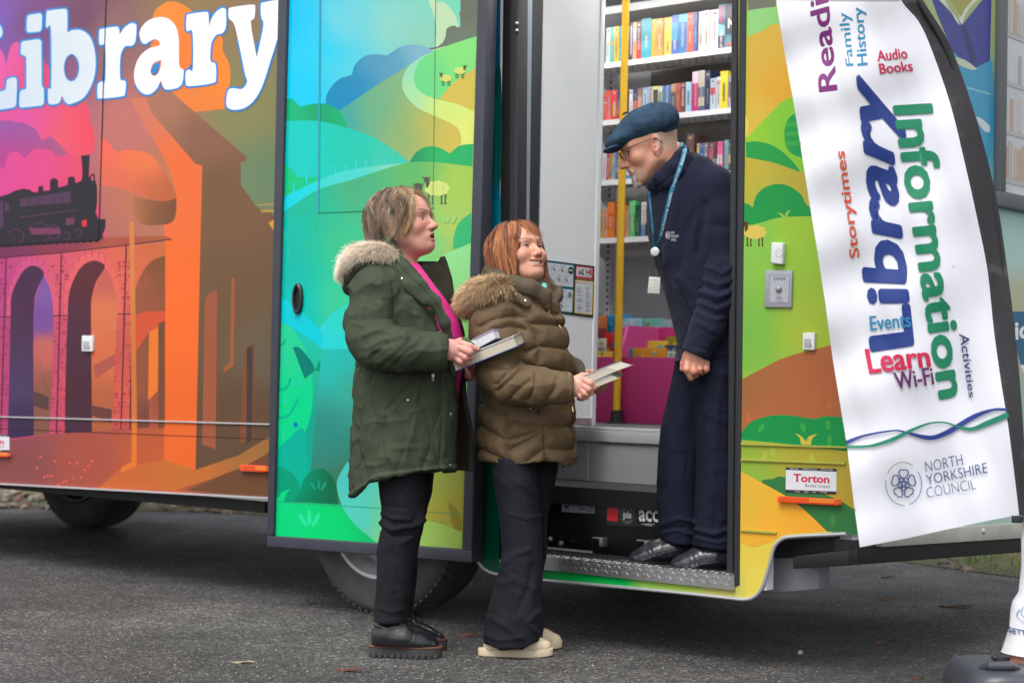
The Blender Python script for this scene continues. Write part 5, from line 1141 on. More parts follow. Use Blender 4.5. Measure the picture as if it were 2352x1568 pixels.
# ================================================================== FEATHER FLAG
YF = 5.45
def fdepth(x, y):
    e = (x - 1780) / 560.0
    return YF + .014 * math.sin(x * .021 + y * .006) + .007 * math.sin(x * .045 - y * .019 + 1) + .0007 * math.sin(x * .14 - y * .05) + .010 * math.sin(y * .035 + x * .012) * (1 - min(1, max(0, (x - 1800) / 500)))
clothN = 0.0
def fmap(x, y, h):
    P = at(x, y, fdepth(x, y)); d = CAM - P; return P + d / np.linalg.norm(d) * h
fl = empty("feather_flag", at(2360, 1545, YF + .1), "tall white feather flag with coloured library words in a black sleeve", "feather flag")
flagM = mat("flag_cloth", attr=True, rough=.55, sheen=.3, bump=(5, .25, .02))
nt = flagM.node_tree; b = nt.nodes["Principled BSDF"]
tr = nt.nodes.new("ShaderNodeBsdfTranslucent"); ms = nt.nodes.new("ShaderNodeMixShader"); ms.inputs[0].default_value = .25; at_ = nt.nodes["Attribute"] if "Attribute" in nt.nodes else [n for n in nt.nodes if n.type == 'ATTRIBUTE'][0]
out = [n for n in nt.nodes if n.type == 'OUTPUT_MATERIAL'][0]; nt.links.new(at_.outputs["Color"], tr.inputs["Color"]); nt.links.new(b.outputs[0], ms.inputs[1]); nt.links.new(tr.outputs[0], ms.inputs[2]); nt.links.new(ms.outputs[0], out.inputs[0])
A = Art(fmap, cell=6, step=.00007)
sleeve_in = [(1890, -420), (1960, -250), (2030, -90), (2069, 0), (2110, 50), (2140, 115), (2183, 240), (2215, 370), (2242, 490), (2268, 620), (2283, 760), (2300, 880), (2316, 980), (2330, 1090), (2341, 1182)]
left_e = [(1975, 1256), (1963, 1170), (1945, 1020), (1930, 930), (1912, 820), (1896, 700), (1878, 580), (1858, 460), (1838, 330), (1820, 220), (1800, 110), (1782, 0), (1760, -180), (1745, -330), (1800, -420)]
bottom = [(2341, 1184), (2280, 1193), (2180, 1214), (2080, 1236), (1975, 1256)]
white = (258, 258, 268)
A.poly(smooth(sleeve_in, 4, closed=False) + bottom[1:] + left_e[1:], white, lay=0)
cf = c5; cg = c6
def wd(t, q, col, off=.03, sp_=1.0):
    q = [np.array(p, float) for p in q]; e = q[1] - q[0]; e /= np.linalg.norm(e); g_ = q[3] - q[0]; hh = np.linalg.norm(g_); g_ = g_ / hh; b_ = hh * off * 1.15
    for dx, dy in ([(0, 0)] if off <= 0 else [(-1, 0), (1, 0), (0, .6), (0, -.6), (-.7, .45), (.7, .45), (-.7, -.45), (.7, -.45), (0, 0)]): A.text(t, [p + e * dx * b_ + g_ * dy * b_ for p in q], col, min(off, .0), sp_)
# quads: bottom-left, bottom-right, top-right, top-left of the word as it reads (upwards along the flag)
wd("Reading", cf([(616, 466), (548, -250), (418, -200), (494, 480)]), (140, 36, 132), .035)
wd("Family", cf([(683, 344), (664, 64), (590, 70), (634, 346)]), (36, 158, 208), .02); wd("History", cf([(762, 336), (736, 38), (668, 42), (694, 344)]), (36, 158, 208), .02)
wd("Audio", cf([(800, 322), (955, 305), (946, 250), (792, 266)]), (224, 20, 90), .025); wd("Books", cf([(812, 388), (984, 372), (972, 318), (804, 334)]), (224, 20, 90), .025)
blu = (26, 62, 150); grn = (0, 148, 104)
wd("Library", [cg([(1052, 342)])[0], cf([(920, 545)])[0], cf([(618, 355)])[0], cg([(766, 386)])[0]], blu, .05)
wd("Storytimes", cf([(720, 1340), (640, 790), (575, 790), (655, 1352)]), (240, 94, 44), .025)
wd("Information", [cf([(880, 562)])[0], cg([(1122, 642)])[0], cg([(1262, 616)])[0], cf([(1082, 550)])[0]], grn, .045)
wd("Events", cg([(762, 290), (974, 270), (964, 194), (756, 216)]), (36, 158, 208), .02)
wd("Learn", cg([(758, 513), (1074, 478), (1058, 368), (734, 388)]), (226, 20, 84), .03)
wd("Wi-Fi", cg([(900, 598), (1094, 570), (1080, 480), (880, 510)]), (124, 42, 122), .02)
wd("Activities", cg([(1224, 308), (1276, 640), (1306, 634), (1274, 306)]), (44, 54, 130), .015)
A.poly(strip(cg([(634, 874), (730, 838), (880, 812), (940, 820), (1040, 846), (1100, 846), (1180, 812), (1300, 740), (1400, 704), (1478, 702)]), [9, 5, 3.5, 4.5, 10, 10, 12, 11, 6, 6]), (34, 60, 146))
A.poly(strip(cg([(636, 896), (760, 892), (880, 856), (980, 808), (1070, 774), (1150, 770), (1220, 792), (1290, 804), (1380, 770), (1482, 728)]), [6, 6, 9, 7, 4, 3.5, 5, 9, 12, 12]), (16, 140, 108))
RC = np.array(cg([(934, 1090)])[0])
def arc(r1, r2, a0, a1, col, w=1.6): A.poly(strip([tuple(p) for p in ellipse(RC[0], RC[1], r1, r2, 24, -.08, a0, a1)], w, 2), col)
nv2 = 0
arc(41, 49.5, 212, 306, (150, 110, 110)); arc(41, 49.5, 330, 436, (26, 80, 160)); arc(41, 49.5, 92, 192, (20, 110, 90))
rose = (10, 60, 128)
def petal(a, r, s1, s2, w):
    pts = []
    for k in range(18):
        t = 2 * math.pi * k / 18; rr_ = r + s1 * math.cos(t) - (1.6 if abs(math.cos(t)) > .98 and math.cos(t) > 0 else 0); tt = s2 * math.sin(t) * (1 + .25 * math.cos(t))
        x = rr_ * math.cos(a) - tt * math.sin(a); y = rr_ * math.sin(a) + tt * math.cos(a); pts.append((RC[0] + x, RC[1] + y * 1.18))
    A.poly(strip(pts + pts[:1], w, 3), rose)
for k in range(5): petal(math.radians(-90 + 72 * k), 19.5, 8.5, 10.5, 2.6)
for k in range(5): petal(math.radians(-54 + 72 * k), 9.2, 4.2, 4.6, 2.4)
A.poly(strip([tuple(p) for p in ellipse(RC[0], RC[1], 4, 4.8, 14)] + [(RC[0] + 4, RC[1])], 1.7, 2), rose)
nav = (24, 66, 120)
wd("NORTH", cg([(1050, 1030), (1246, 990), (1236, 934), (1044, 976)]), nav, -.012); wd("YORKSHIRE", cg([(1058, 1096), (1374, 1032), (1366, 978), (1048, 1044)]), nav, -.006); wd("COUNCIL", cg([(1058, 1164), (1314, 1116), (1304, 1064), (1050, 1110)]), nav, -.018)
bn = A.build("banner", flagM, fl, smoothed=True)
hem = MB()
sl = [(1958, -420), (2004, -260), (2066, -110), (2120, 0), (2168, 76), (2194, 132), (2234, 246), (2268, 365), (2294, 483), (2314, 620), (2328, 730), (2343, 878), (2354, 1040), (2362, 1186)]
A = Art(fmap, cell=20, step=.00008); A.poly(smooth(sleeve_in, 4, closed=False) + smooth(sl, 4, closed=False)[::-1], (46, 46, 50), lay=-60); 
A.poly(strip([(x + 5, y) for x, y in sleeve_in], 1.2, 4), (74, 74, 80), lay=2)
slv = A.build("pole_sleeve", mat("sleeve_cloth", attr=True, rough=.8, bump=(30, .4, .004)), fl, smoothed=True)
pp = [(1950, -410), (2000, -250), (2060, -105), (2108, 0), (2156, 80), (2184, 140), (2222, 250), (2256, 370), (2282, 490), (2303, 630), (2318, 750), (2334, 900), (2347, 1050), (2356, 1190), (2364, 1400), (2370, 1540)]
MB().tube([at(x, y, YF + .02) for x, y in smooth(pp, 5, closed=False)], .009, 12).build("pole", [blackM], fl, smooth=True)
MB().tube([at(2330, 1192, YF - .01), at(2372, 1190, YF + .01)], [.010, .007], 10).box(at(2336, 1192, YF - .01), (.03, .02, .022)).build("clip", [rubber], fl, bevel=.003)
# black water-filled base
bz = ground(2300, 1600)
def P3(x, y, z): return (x, y, z)
base = empty("flag_base", ground(2350, 1600), "glossy dark grey plastic weighted base at the bottom right corner", "flag base")
by0 = 5.12; bx0 = at(2190, 1545, by0 + .2)[0]
prof = rounded([(bx0, by0), (bx0 + .75, by0), (bx0 + .75, by0 + .42), (bx0, by0 + .42)], .11, 8)
topz = float(at(2290, 1513, by0 + .3)[2])
m = MB(); ringz = [(0, 0), (.02, -.0), (topz * .6, .0), (topz * .86, .012), (topz * .97, .03), (topz, .055)]
cxy = np.array([bx0 + .375, by0 + .21]); nP = len(prof)
for z, ins in ringz:
    for p in prof:
        d = cxy - np.array(p); L_ = np.linalg.norm(d); q = np.array(p) + d / L_ * ins; m.v.append((q[0], q[1], z))
for i in range(len(ringz) - 1):
    for k in range(nP): a0 = i * nP + k; a1 = i * nP + (k + 1) % nP; m.f.append([a0, a1, a1 + nP, a0 + nP]); m.m.append(0); m.c.append(None)
m.f.append([(len(ringz) - 1) * nP + k for k in range(nP)]); m.m.append(0); m.c.append(None)
baseM = mat("base_plastic", (66, 68, 76), rough=.35, bump=(300, .3, .001)); m.build("tank", [baseM], base, smooth=True, angle=50)
m = MB(); hcx = at(2285, 1537, by0 + .14)
m.tube([(hcx[0] - .045, by0 + .12, topz + .001), (hcx[0] - .03, by0 + .09, topz + .012), (hcx[0] + .03, by0 + .09, topz + .012), (hcx[0] + .06, by0 + .12, topz + .001)], [.012, .015, .015, .012], 12)
m.build("grip", [baseM], base, smooth=True); m = MB()
m.box((hcx[0] + .0, by0 + .135, topz + .001), (.07, .035, .004)); m.build("grip_recess", [mat("recess_black", (16, 16, 18), rough=.5)], base, bevel=.002)
m = MB(); hx = at(2320, 1525, by0 + .24); m.lathe((hx[0] - .02, by0 + .27, topz), (0, 0, 1), [(0, .022), (.014, .022), (.018, .016), (.018, .001)], 20); m.tube([(hx[0] - .05, by0 + .26, topz + .01), (hx[0] + .03, by0 + .27, topz + .012), (hx[0] + .16, by0 + .27, topz + .008)], .007, 10); m.build("cap", [rubber], base, smooth=True, angle=50)
# white printed cover round the foot of the pole
Yb = 5.42
rows = [(1180, 2352, 2480), (1240, 2349, 2480), (1300, 2346, 2480), (1360, 2343, 2480), (1382, 2330, 2490), (1400, 2324, 2492), (1440, 2318, 2496), (1490, 2308, 2500), (1502, 2303, 2502)]
def cover_mesh(rows, m, col=None, mi=0, n=28):
    b0 = len(m.v)
    for (y, xl, xr) in rows:
        L0 = at(xl, y, Yb); R0 = at(xr, y, Yb); c = (L0 + R0) / 2; r = np.linalg.norm(R0 - L0) / 2
        for k in range(n):
            w = 2 * math.pi * k / n; rr_ = r * (1 + .03 * math.sin(w * 5 + y * .05)); m.v.append((c[0] + rr_ * math.cos(w), c[1] + rr_ * .8 * math.sin(w), c[2]))
    for i in range(len(rows) - 1):
        for k in range(n): a0 = b0 + i * n + k; a1 = b0 + i * n + (k + 1) % n; m.f.append([a0, a1, a1 + n, a0 + n]); m.m.append(mi); m.c.append(col)
    m.f.append([b0 + k for k in range(n)]); m.m.append(mi); m.c.append(col)
cv = empty("canvas_bag", at(2400, 1506, Yb), "white printed canvas bag with muddy brown bottom standing behind the plastic base", "bag")
m = MB(); cover_mesh(rows, m); m.build("bag_body", [mat("white_canvas", (232, 232, 236), rough=.8, mottle=(9, .06), bump=(25, .5, .006))], cv, smooth=True, angle=180)
m = MB(); cover_mesh([(1500, 2303, 2502), (1512, 2302, 2503), (1530, 2305, 2500)], m); m.build("bag_bottom", [mat("muddy_canvas", (150, 100, 84), rough=.9, mottle=(20, .3))], cv, smooth=True, angle=180)
def bmap(x, y, h):
    ys = [r[0] for r in rows]; xl = np.interp(y, ys, [r[1] for r in rows]); xr = np.interp(y, ys, [r[2] for r in rows]); L0 = at(xl, y, Yb); R0 = at(xr, y, Yb); c = (L0 + R0) / 2; r = np.linalg.norm(R0 - L0) / 2
    u = max(-1, min(1, (x - (xl + xr) / 2) / ((xr - xl) / 2))); w = -math.acos(u); rr_ = (r * (1 + .03 * math.sin(w * 5 + y * .05))) * 1.012 + .001 + h
    return (c[0] + rr_ * math.cos(w), c[1] + rr_ * .8 * math.sin(w), c[2])
A = Art(bmap, cell=4, step=.0003)
A.text("SETTLE K", [(2316, 1450), (2364, 1456), (2364, 1444), (2317, 1438)], (40, 70, 130), off=.015)
for q in ([(2335, 1395), (2330, 1412), (2352, 1432)], [(2341, 1388), (2338, 1406), (2356, 1422)], [(2347, 1384), (2344, 1402), (2360, 1414)]): A.poly(strip(q, 1.2, 4), (90, 140, 190))
A.build("bag_print", glossattr, cv)
# ================================================================== FIGURES: implicit surfaces meshed with surface nets
_T = rng.random((32, 32, 32)).astype(np.float32)
def vnoise(P, s):
    Q = P * s; I = np.floor(Q).astype(int); f = Q - I; f = f * f * (3 - 2 * f); r = 0
    for a in (0, 1):
        for b in (0, 1):
            for c in (0, 1):
                w = (f[:, 0] if a else 1 - f[:, 0]) * (f[:, 1] if b else 1 - f[:, 1]) * (f[:, 2] if c else 1 - f[:, 2])
                r = r + w * _T[(I[:, 0] + a) % 32, (I[:, 1] + b) % 32, (I[:, 2] + c) % 32]
    return r - .5
def fbm(P, s, o=3): return sum(vnoise(P + 7.3 * i, s * 2 ** i) / 2 ** i for i in range(o))
class SDF:
    def __init__(s, lo, hi, h):
        s.lo = np.array(lo, float); s.h = h; n = np.ceil((np.array(hi) - s.lo) / h).astype(int) + 1
        s.n = n; s.ax = [s.lo[i] + h * np.arange(n[i]) for i in range(3)]; s.d = np.full(tuple(n), .2, np.float32)
    def sub(s, lo, hi, mg):
        sl = []
        for i in range(3):
            a = int(max(0, math.floor((lo[i] - mg - s.lo[i]) / s.h))); b = int(min(s.n[i], math.ceil((hi[i] + mg - s.lo[i]) / s.h) + 1)); sl.append(slice(a, max(a, b)))
        sl = tuple(sl); X = s.ax[0][sl[0]][:, None, None]; Y = s.ax[1][sl[1]][None, :, None]; Z = s.ax[2][sl[2]][None, None, :]
        return sl, X, Y, Z
    def op(s, prim, k=.01, mode='u'):
        f, lo, hi = prim; sl, X, Y, Z = s.sub(lo, hi, k * 2 + s.h * 3 + (.015 if mode == 'u' else 0))
        if 0 in s.d[sl].shape: return s
        v = f(X, Y, Z).astype(np.float32); a = s.d[sl]
        if mode == 'u': hh = np.clip(.5 + .5 * (a - v) / k, 0, 1); s.d[sl] = a * (1 - hh) + v * hh - k * hh * (1 - hh)
        elif mode == 's': v = -v; hh = np.clip(.5 - .5 * (a - v) / k, 0, 1); s.d[sl] = a * (1 - hh) + v * hh + k * hh * (1 - hh)
        return s
    def cut(s, f):   # f(X,Y,Z) > 0 removed
        s.d = np.maximum(s.d, f(s.ax[0][:, None, None], s.ax[1][None, :, None], s.ax[2][None, None, :]).astype(np.float32)); return s
    def mesh(s):
        d = s.d.copy(); d[0] = d[-1] = .1; d[:, 0] = d[:, -1] = .1; d[:, :, 0] = d[:, :, -1] = .1
        ins = d < 0; nx, ny, nz = d.shape
        cs = np.zeros((nx - 1, ny - 1, nz - 1), np.int8)
        for a in (0, 1):
            for b in (0, 1):
                for c in (0, 1): cs += ins[a:nx - 1 + a, b:ny - 1 + b, c:nz - 1 + c]
        act = (cs > 0) & (cs < 8); I = np.argwhere(act); idx = np.full(act.shape, -1, np.int64); idx[act] = np.arange(len(I))
        acc = np.zeros((len(I), 3)); cnt = np.zeros(len(I)); cor = [(a, b, c) for a in (0, 1) for b in (0, 1) for c in (0, 1)]
        val = {c: d[I[:, 0] + c[0], I[:, 1] + c[1], I[:, 2] + c[2]].astype(float) for c in cor}
        for c in cor:
            for ax in range(3):
                if c[ax]: continue
                e = list(c); e[ax] = 1; e = tuple(e); v0, v1 = val[c], val[e]; m = (v0 < 0) != (v1 < 0); t = np.where(m, v0 / (v0 - v1 + 1e-12), 0)
                p = np.array(c, float)[None] + np.zeros((len(I), 3)); p[:, ax] += t; acc += p * m[:, None]; cnt += m
        Vv = s.lo + (I + acc / np.maximum(cnt, 1)[:, None]) * s.h; Fq = []
        for ax in range(3):
            s0 = [slice(None)] * 3; s1 = [slice(None)] * 3; s0[ax] = slice(0, -1); s1[ax] = slice(1, None)
            A_, B_ = ins[tuple(s0)], ins[tuple(s1)]; ch = np.argwhere(A_ != B_); u, w = (ax + 1) % 3, (ax + 2) % 3
            ok = (ch[:, u] > 0) & (ch[:, w] > 0) & (ch[:, u] < d.shape[u] - 1) & (ch[:, w] < d.shape[w] - 1); ch = ch[ok]
            def g(du, dw): q = ch.copy(); q[:, u] += du; q[:, w] += dw; return idx[q[:, 0], q[:, 1], q[:, 2]]
            q = np.stack([g(-1, -1), g(0, -1), g(0, 0), g(-1, 0)], 1); fl = ~A_[ch[:, 0], ch[:, 1], ch[:, 2]]; q[fl] = q[fl][:, ::-1]; Fq.append(q)
        Fq = np.concatenate(Fq); return Vv, Fq[(Fq >= 0).all(1)]
def ball(c, r):
    c = np.array(c, float); return (lambda X, Y, Z: np.sqrt((X - c[0]) ** 2 + (Y - c[1]) ** 2 + (Z - c[2]) ** 2) - r, c - r, c + r)
def ell(c, r, R=None):
    c = np.array(c, float); r = np.array(r, float); mr = r.max() if R is not None else r
    def f(X, Y, Z):
        x, y, z = X - c[0], Y - c[1], Z - c[2]
        if R is not None: x, y, z = [R[0][i] * x + R[1][i] * y + R[2][i] * z for i in range(3)]
        k0 = np.sqrt((x / r[0]) ** 2 + (y / r[1]) ** 2 + (z / r[2]) ** 2); k1 = np.sqrt((x / r[0] ** 2) ** 2 + (y / r[1] ** 2) ** 2 + (z / r[2] ** 2) ** 2)
        return k0 * (k0 - 1) / (k1 + 1e-9)
    return f, c - mr, c + mr
def cone(a, b, ra, rb, fy=1.0):
    a = np.array(a, float); b = np.array(b, float); ab = b - a; L2 = ab @ ab + 1e-12
    def f(X, Y, Z):
        x, y, z = X - a[0], Y - a[1], Z - a[2]; t = np.clip((x * ab[0] + y * ab[1] + z * ab[2]) / L2, 0, 1)
        return np.sqrt((x - t * ab[0]) ** 2 + ((y - t * ab[1]) / fy) ** 2 + (z - t * ab[2]) ** 2) - (ra + t * (rb - ra))
    r = max(ra, rb) * max(1, fy); return f, np.minimum(a, b) - r, np.maximum(a, b) + r
def loft(rows, p=2.0):
    """rows: (centre xyz, rx, ry), any order in z"""
    rows = sorted(rows, key=lambda q: q[0][2]); Z_ = np.array([q[0][2] for q in rows]); Cx = np.array([q[0][0] for q in rows]); Cy = np.array([q[0][1] for q in rows]); Rx = np.array([q[1] for q in rows]); Ry = np.array([q[2] for q in rows])
    def sm_(z, A_):
        return (np.interp(z - .012, Z_, A_) + np.interp(z, Z_, A_) * 2 + np.interp(z + .012, Z_, A_)) / 4
    def f(X, Y, Z):
        cx, cy, rx, ry = sm_(Z, Cx), sm_(Z, Cy), sm_(Z, Rx), sm_(Z, Ry)
        k = (np.abs((X - cx) / rx) ** p + np.abs((Y - cy) / ry) ** p) ** (1 / p); d = (k - 1) * np.minimum(rx, ry)
        return np.maximum(d, np.maximum(Z - Z_[-1], Z_[0] - Z))
    return f, np.array([(Cx - Rx).min(), (Cy - Ry).min(), Z_[0]]), np.array([(Cx + Rx).max(), (Cy + Ry).max(), Z_[-1]])
def vnormals(Vv, Fq):
    a, b, c, d = (Vv[Fq[:, i]] for i in range(4)); n = np.cross(c - a, d - b); N = np.zeros_like(Vv)
    for i in range(4): np.add.at(N, Fq[:, i], n)
    return N / (np.linalg.norm(N, axis=1)[:, None] + 1e-12)
def npmesh(name, Vv, Fq, cols, mats, parent=None, mi=None):
    me = bpy.data.meshes.new(name); me.vertices.add(len(Vv)); me.vertices.foreach_set("co", Vv.astype(np.float32).ravel())
    n = Fq.shape[1]; me.loops.add(len(Fq) * n); me.loops.foreach_set("vertex_index", Fq.astype(np.int32).ravel()); me.polygons.add(len(Fq))
    me.polygons.foreach_set("loop_start", np.arange(0, len(Fq) * n, n, dtype=np.int32)); me.update(calc_edges=True)
    me.polygons.foreach_set("use_smooth", np.ones(len(Fq), bool))
    if mi is not None: me.polygons.foreach_set("material_index", mi.astype(np.int32))
    if cols is not None:
        ca = me.color_attributes.new("Col", 'FLOAT_COLOR', 'POINT'); c4_ = np.ones((len(Vv), 4), np.float32); c4_[:, :3] = cols; ca.data.foreach_set("color", c4_.ravel())
    me.validate(); return link(name, me, parent, mats)
def segdist(px, py, line):
    L_ = np.array([q[:2] for q in line], float); best = np.full(px.shape, 1e9)
    for a, b in zip(L_[:-1], L_[1:]):
        ab = b - a; t = np.clip(((px - a[0]) * ab[0] + (py - a[1]) * ab[1]) / (ab @ ab + 1e-9), 0, 1)
        best = np.minimum(best, np.hypot(px - a[0] - t * ab[0], py - a[1] - t * ab[1]))
    return best
A3 = lambda c: np.array(alb(c)[:3])
def C8(x, y): return (775.2 + x / 3.413, 717.8 + y / 3.413)
def CW(x, y): return (1033.6 + x / 3.0346, 459.4 + y / 3.0346)
def mixc(base, c, w): return base * (1 - w[:, None]) + np.array(c) * w[:, None]
class Fig:
    def __init__(s, Y0, name, label, cat="person"):
        s.Y0 = Y0; s.k = F / Y0
    def W(s, px, py, d=0.0):
        return at(px, py, s.Y0 + d)
    def rows(s, R_, shift=0):
        out = []
        for r in R_:
            py, xl, xr, hd = r[:4]; d = r[4] if len(r) > 4 else 0; a = s.W(xl, py, d); b = s.W(xr, py, d); c = (a + b) / 2; out.append((c, np.linalg.norm(b - a) / 2, hd))
        return out
    def chain(s, S_, pts, k=.02, fy=1.0):
        """pts: (px,py,d,r_px)"""
        for a, b in zip(pts[:-1], pts[1:]): S_.op(cone(s.W(*a[:3]), s.W(*b[:3]), a[3] / s.k, b[3] / s.k, fy), k)
    def grid(s, x0, y0, x1, y1, d0, d1, h):
        P_ = np.array([s.W(x, y, d) for x in (x0, x1) for y in (y0, y1) for d in (d0, d1)]); return SDF(P_.min(0), P_.max(0), h)
def hemcut(pts):
    xs = [p[0] for p in pts]; ys = [p[1] for p in pts]
    def f(X, Y, Z):
        X, Y, Z = np.broadcast_arrays(X, Y, Z); w = (X * fw[0] + Y * fw[1] + (Z - CAMH) * fw[2])
        px = CX + F * (X * RT[0] + Y * RT[1] + (Z - CAMH) * RT[2]) / w; py = CY - F * (X * UP[0] + Y * UP[1] + (Z - CAMH) * UP[2]) / w
        return (py - np.interp(px, xs, ys)) / F * w
    return f
def pxcut(fun):
    """remove where fun(px,py,depth) > 0 (picture units)"""
    def f(X, Y, Z):
        X, Y, Z = np.broadcast_arrays(X, Y, Z); w = (X * fw[0] + Y * fw[1] + (Z - CAMH) * fw[2])
        px = CX + F * (X * RT[0] + Y * RT[1] + (Z - CAMH) * RT[2]) / w; py = CY - F * (X * UP[0] + Y * UP[1] + (Z - CAMH) * UP[2]) / w
        return fun(px, py, Y) / F * w
    return f
skinM = mat("skin", attr=True, rough=.5, sss=.12, bump=(160, .12, .002), mottle=(55, .07))
hairM = mat("hair_strands", attr=True, rough=.42, spec=.35)
furM = mat("fur", attr=True, rough=.8)
# ---------------------------------------------------------------- head
def frame(yaw, pitch, roll=0.0):
    """yaw measured from +X towards the camera (-Y)"""
    y, p = math.radians(yaw), math.radians(pitch); f = np.array([math.cos(p) * math.cos(y), -math.cos(p) * math.sin(y), math.sin(p)])
    l = np.cross([0, 0, 1.0], f); l /= np.linalg.norm(l); u = np.cross(f, l); r = math.radians(roll); l2 = l * math.cos(r) + u * math.sin(r); u2 = -l * math.sin(r) + u * math.cos(r)
    return np.stack([f, l2, u2], 1)
def build_head(o):
    S = SDF((-.13, -.105, -.19), (.15, .105, .15), .0023); old = o.get('old', 0); mouth = o['mouth']; fem = o.get('fem', 1)
    S.op(ell((-.014, 0, .034), (.099, .077, .086)), .01)
    S.op(ell((.030, 0, -.030), (.062, .063, .072)), .03)
    S.op(ell((.052, 0, .030), (.044, .060, .050)), .02)
    for s_ in (-1, 1):
        S.op(cone((-.004, s_ * .056, -.055), (.060, s_ * .020, -.097), .021, .018), .03)
        S.op(ell((.058, s_ * .040, -.028), (.026, .024, .025)), .02)          # cheeks
        S.op(cone((.087, s_ * .010, .020), (.070, s_ * .046, .020), .009, .010), .012)
        S.op(ell((.094, s_ * .030, .0), (.015, .017, .012)), .010, 's')        # sockets
        S.op(ball((.0735, s_ * .031, -.001), .0142), .004)                       # lids
        S.op(ell((.090, s_ * .033, -.002), (.0115, .0115, o.get('lid', .0040))), .002, 's')
        S.op(cone((.099, s_ * .0175, -.043), (.083, s_ * .037, -.072), .0006, .0006), .008, 's'); S.op(cone((.088, s_ * .018, -.0135), (.080, s_ * .040, -.0125), .0008, .0008), .005, 's')
        S.op(ball((.100, s_ * .0115, -.040), .0088 * o.get('nose', 1)), .006)
        S.op(ball((.104, s_ * .0070, -.0485), .0036), .002, 's')
    n_ = o.get('nose', 1)
    S.op(cone((.083, 0, .006), (.110 + .006 * (n_ - 1) * 5, 0, -.034), .0085, .0105 * n_), .010)
    S.op(ball((.112 + .006 * (n_ - 1) * 5, 0, -.0375), .0108 * n_), .006)
    S.op(ell((.070, 0, -.070), (.028, .034, .022)), .02)
    S.op(ell((.078, 0, -.101), (.0165, .020, .0155)), .018)                      # chin
    jo = {'open': .009, 'smile': .006, 'shut': 0.0}[mouth]; wd_ = {'open': .019, 'smile': .030, 'shut': .022}[mouth]
    S.op(ell((.093, 0, -.0615), (.0085, wd_, .0052)), .006); S.op(ell((.0905, 0, -.0725 - jo), (.0085, wd_ * .85, .0062)), .006)
    if mouth == 'open': S.op(ell((.100, 0, -.0725), (.024, .0165, .0046)), .002, 's')
    elif mouth == 'smile':
        for s_ in (-1, 1): S.op(ell((.064, s_ * .042, -.032), (.024, .019, .018)), .02)
        for t in np.linspace(-1, 1, 9): S.op(ell((.098 - .012 * t * t, .027 * t, -.0705 + .010 * t * t), (.017, .0055, .0078 * (1 - .6 * t * t))), .0012, 's')
    else: S.op(ell((.101, 0, -.068), (.006, .022, .0012)), .001, 's')
    for s_ in (-1, 1):
        R_ = np.array([[math.cos(.30), 0, -math.sin(.30)], [0, 1, 0], [math.sin(.30), 0, math.cos(.30)]]); R_ = R_ @ np.array([[math.cos(s_ * .3), -math.sin(s_ * .3), 0], [math.sin(s_ * .3), math.cos(s_ * .3), 0], [0, 0, 1]])
        e_ = o.get('ear', 1.0)
        S.op(ell((-.012, s_ * .078, -.010), (.0175 * e_, .0075, .031 * e_), R_), .006)
        S.op(ell((-.008, s_ * .0865, -.004), (.0105 * e_, .0085, .0195 * e_), R_), .003, 's')
        S.op(ball((-.004, s_ * .078, -.012), .0055), .004)
        S.op(ell((-.006, s_ * .076, -.037 * e_), (.0075, .005, .009)), .005)
    nk = o.get('neck', .054)
    S.op(cone((-.036, 0, -.045), (-.046, 0, -.19), nk, nk * 1.06), .03)
    if fem or old: S.op(ell((.034, 0, -.098), (.04, .035, .022)), .03)
    if 'extra' in o: o['extra'](S)
    Vv, Fq = S.mesh(); x, y, z = Vv.T; ay = np.abs(y)
    sk = A3(o['skin']); N = len(Vv); col = np.tile(sk, (N, 1)); ns = fbm(Vv, 30, 2)
    red = np.array(A3(o.get('red', (214, 120, 108))))
    def bl(c, r, pw=1.0): d = np.sqrt(sum(((Vv[:, i] if i != 1 else ay) - c[i]) ** 2 / r[i] ** 2 for i in range(3))); return np.clip(1 - d, 0, 1) ** pw
    col = mixc(col, red, np.clip(bl((.075, .040, -.028), (.04, .032, .03)) * .75 + bl((.118, 0, -.036), (.02, .02, .02)) * .7 + bl((-.008, .083, -.01), (.03, .02, .045)) * .7 + bl((.08, 0, -.115), (.03, .03, .02)) * .35 + bl((0, .04, -.10), (.1, .06, .04)) * .12, 0, .9) * (1 + ns * .6).clip(0, 1.3) * .8)
    for (cc, rr, ww) in o.get('shade', []): col = mixc(col, A3(cc[1]), bl(cc[0], rr) * ww)
    # lips
    lipc = A3(o.get('lips', (186, 92, 92)))
    zl_ = -.0705 + .010 * (ay / .03) ** 2 * (1 if mouth == 'smile' else .2)
    lip = ((ay < wd_ * 1.02) & (x > .076) & (np.abs(z - zl_ + (jo * .5 if mouth != 'smile' else .001)) < .0105 + jo * .6) & (np.abs(z - zl_ + (jo * .5 if mouth != 'smile' else .001)) < (.0115 + jo * .6) * np.sqrt(np.clip(1.05 - (ay / wd_) ** 2, 0, 1)))).astype(float)
    col = mixc(col, lipc, lip * o.get('lipw', .7))
    if mouth == 'open': col = mixc(col, A3((70, 24, 26)), ((np.abs(z + .0725) < .0045) & (ay < .0165) & (x > .05) & (x < .0955)).astype(float))
    if mouth == 'smile': col = mixc(col, A3((90, 34, 36)), ((np.abs(z - (-.0705 + .010 * (ay / .027) ** 2)) < .0075 * (1 - .5 * (ay / .027) ** 2)) & (ay < .028) & (x > .06) & (x < .0985 - .012 * (ay / .027) ** 2 - .006)).astype(float))
    # brows
    bx = (ay > .010) & (ay < .052); t = (ay - .010) / .042; zb_ = .0175 + .0085 * np.sin(np.clip(t, 0, 1) * 2.2) + o.get('browz', 0); bw = np.clip(1 - np.abs(z - zb_) / (.0042 * (1.15 - .6 * t)), 0, 1) * bx * (x > .04)
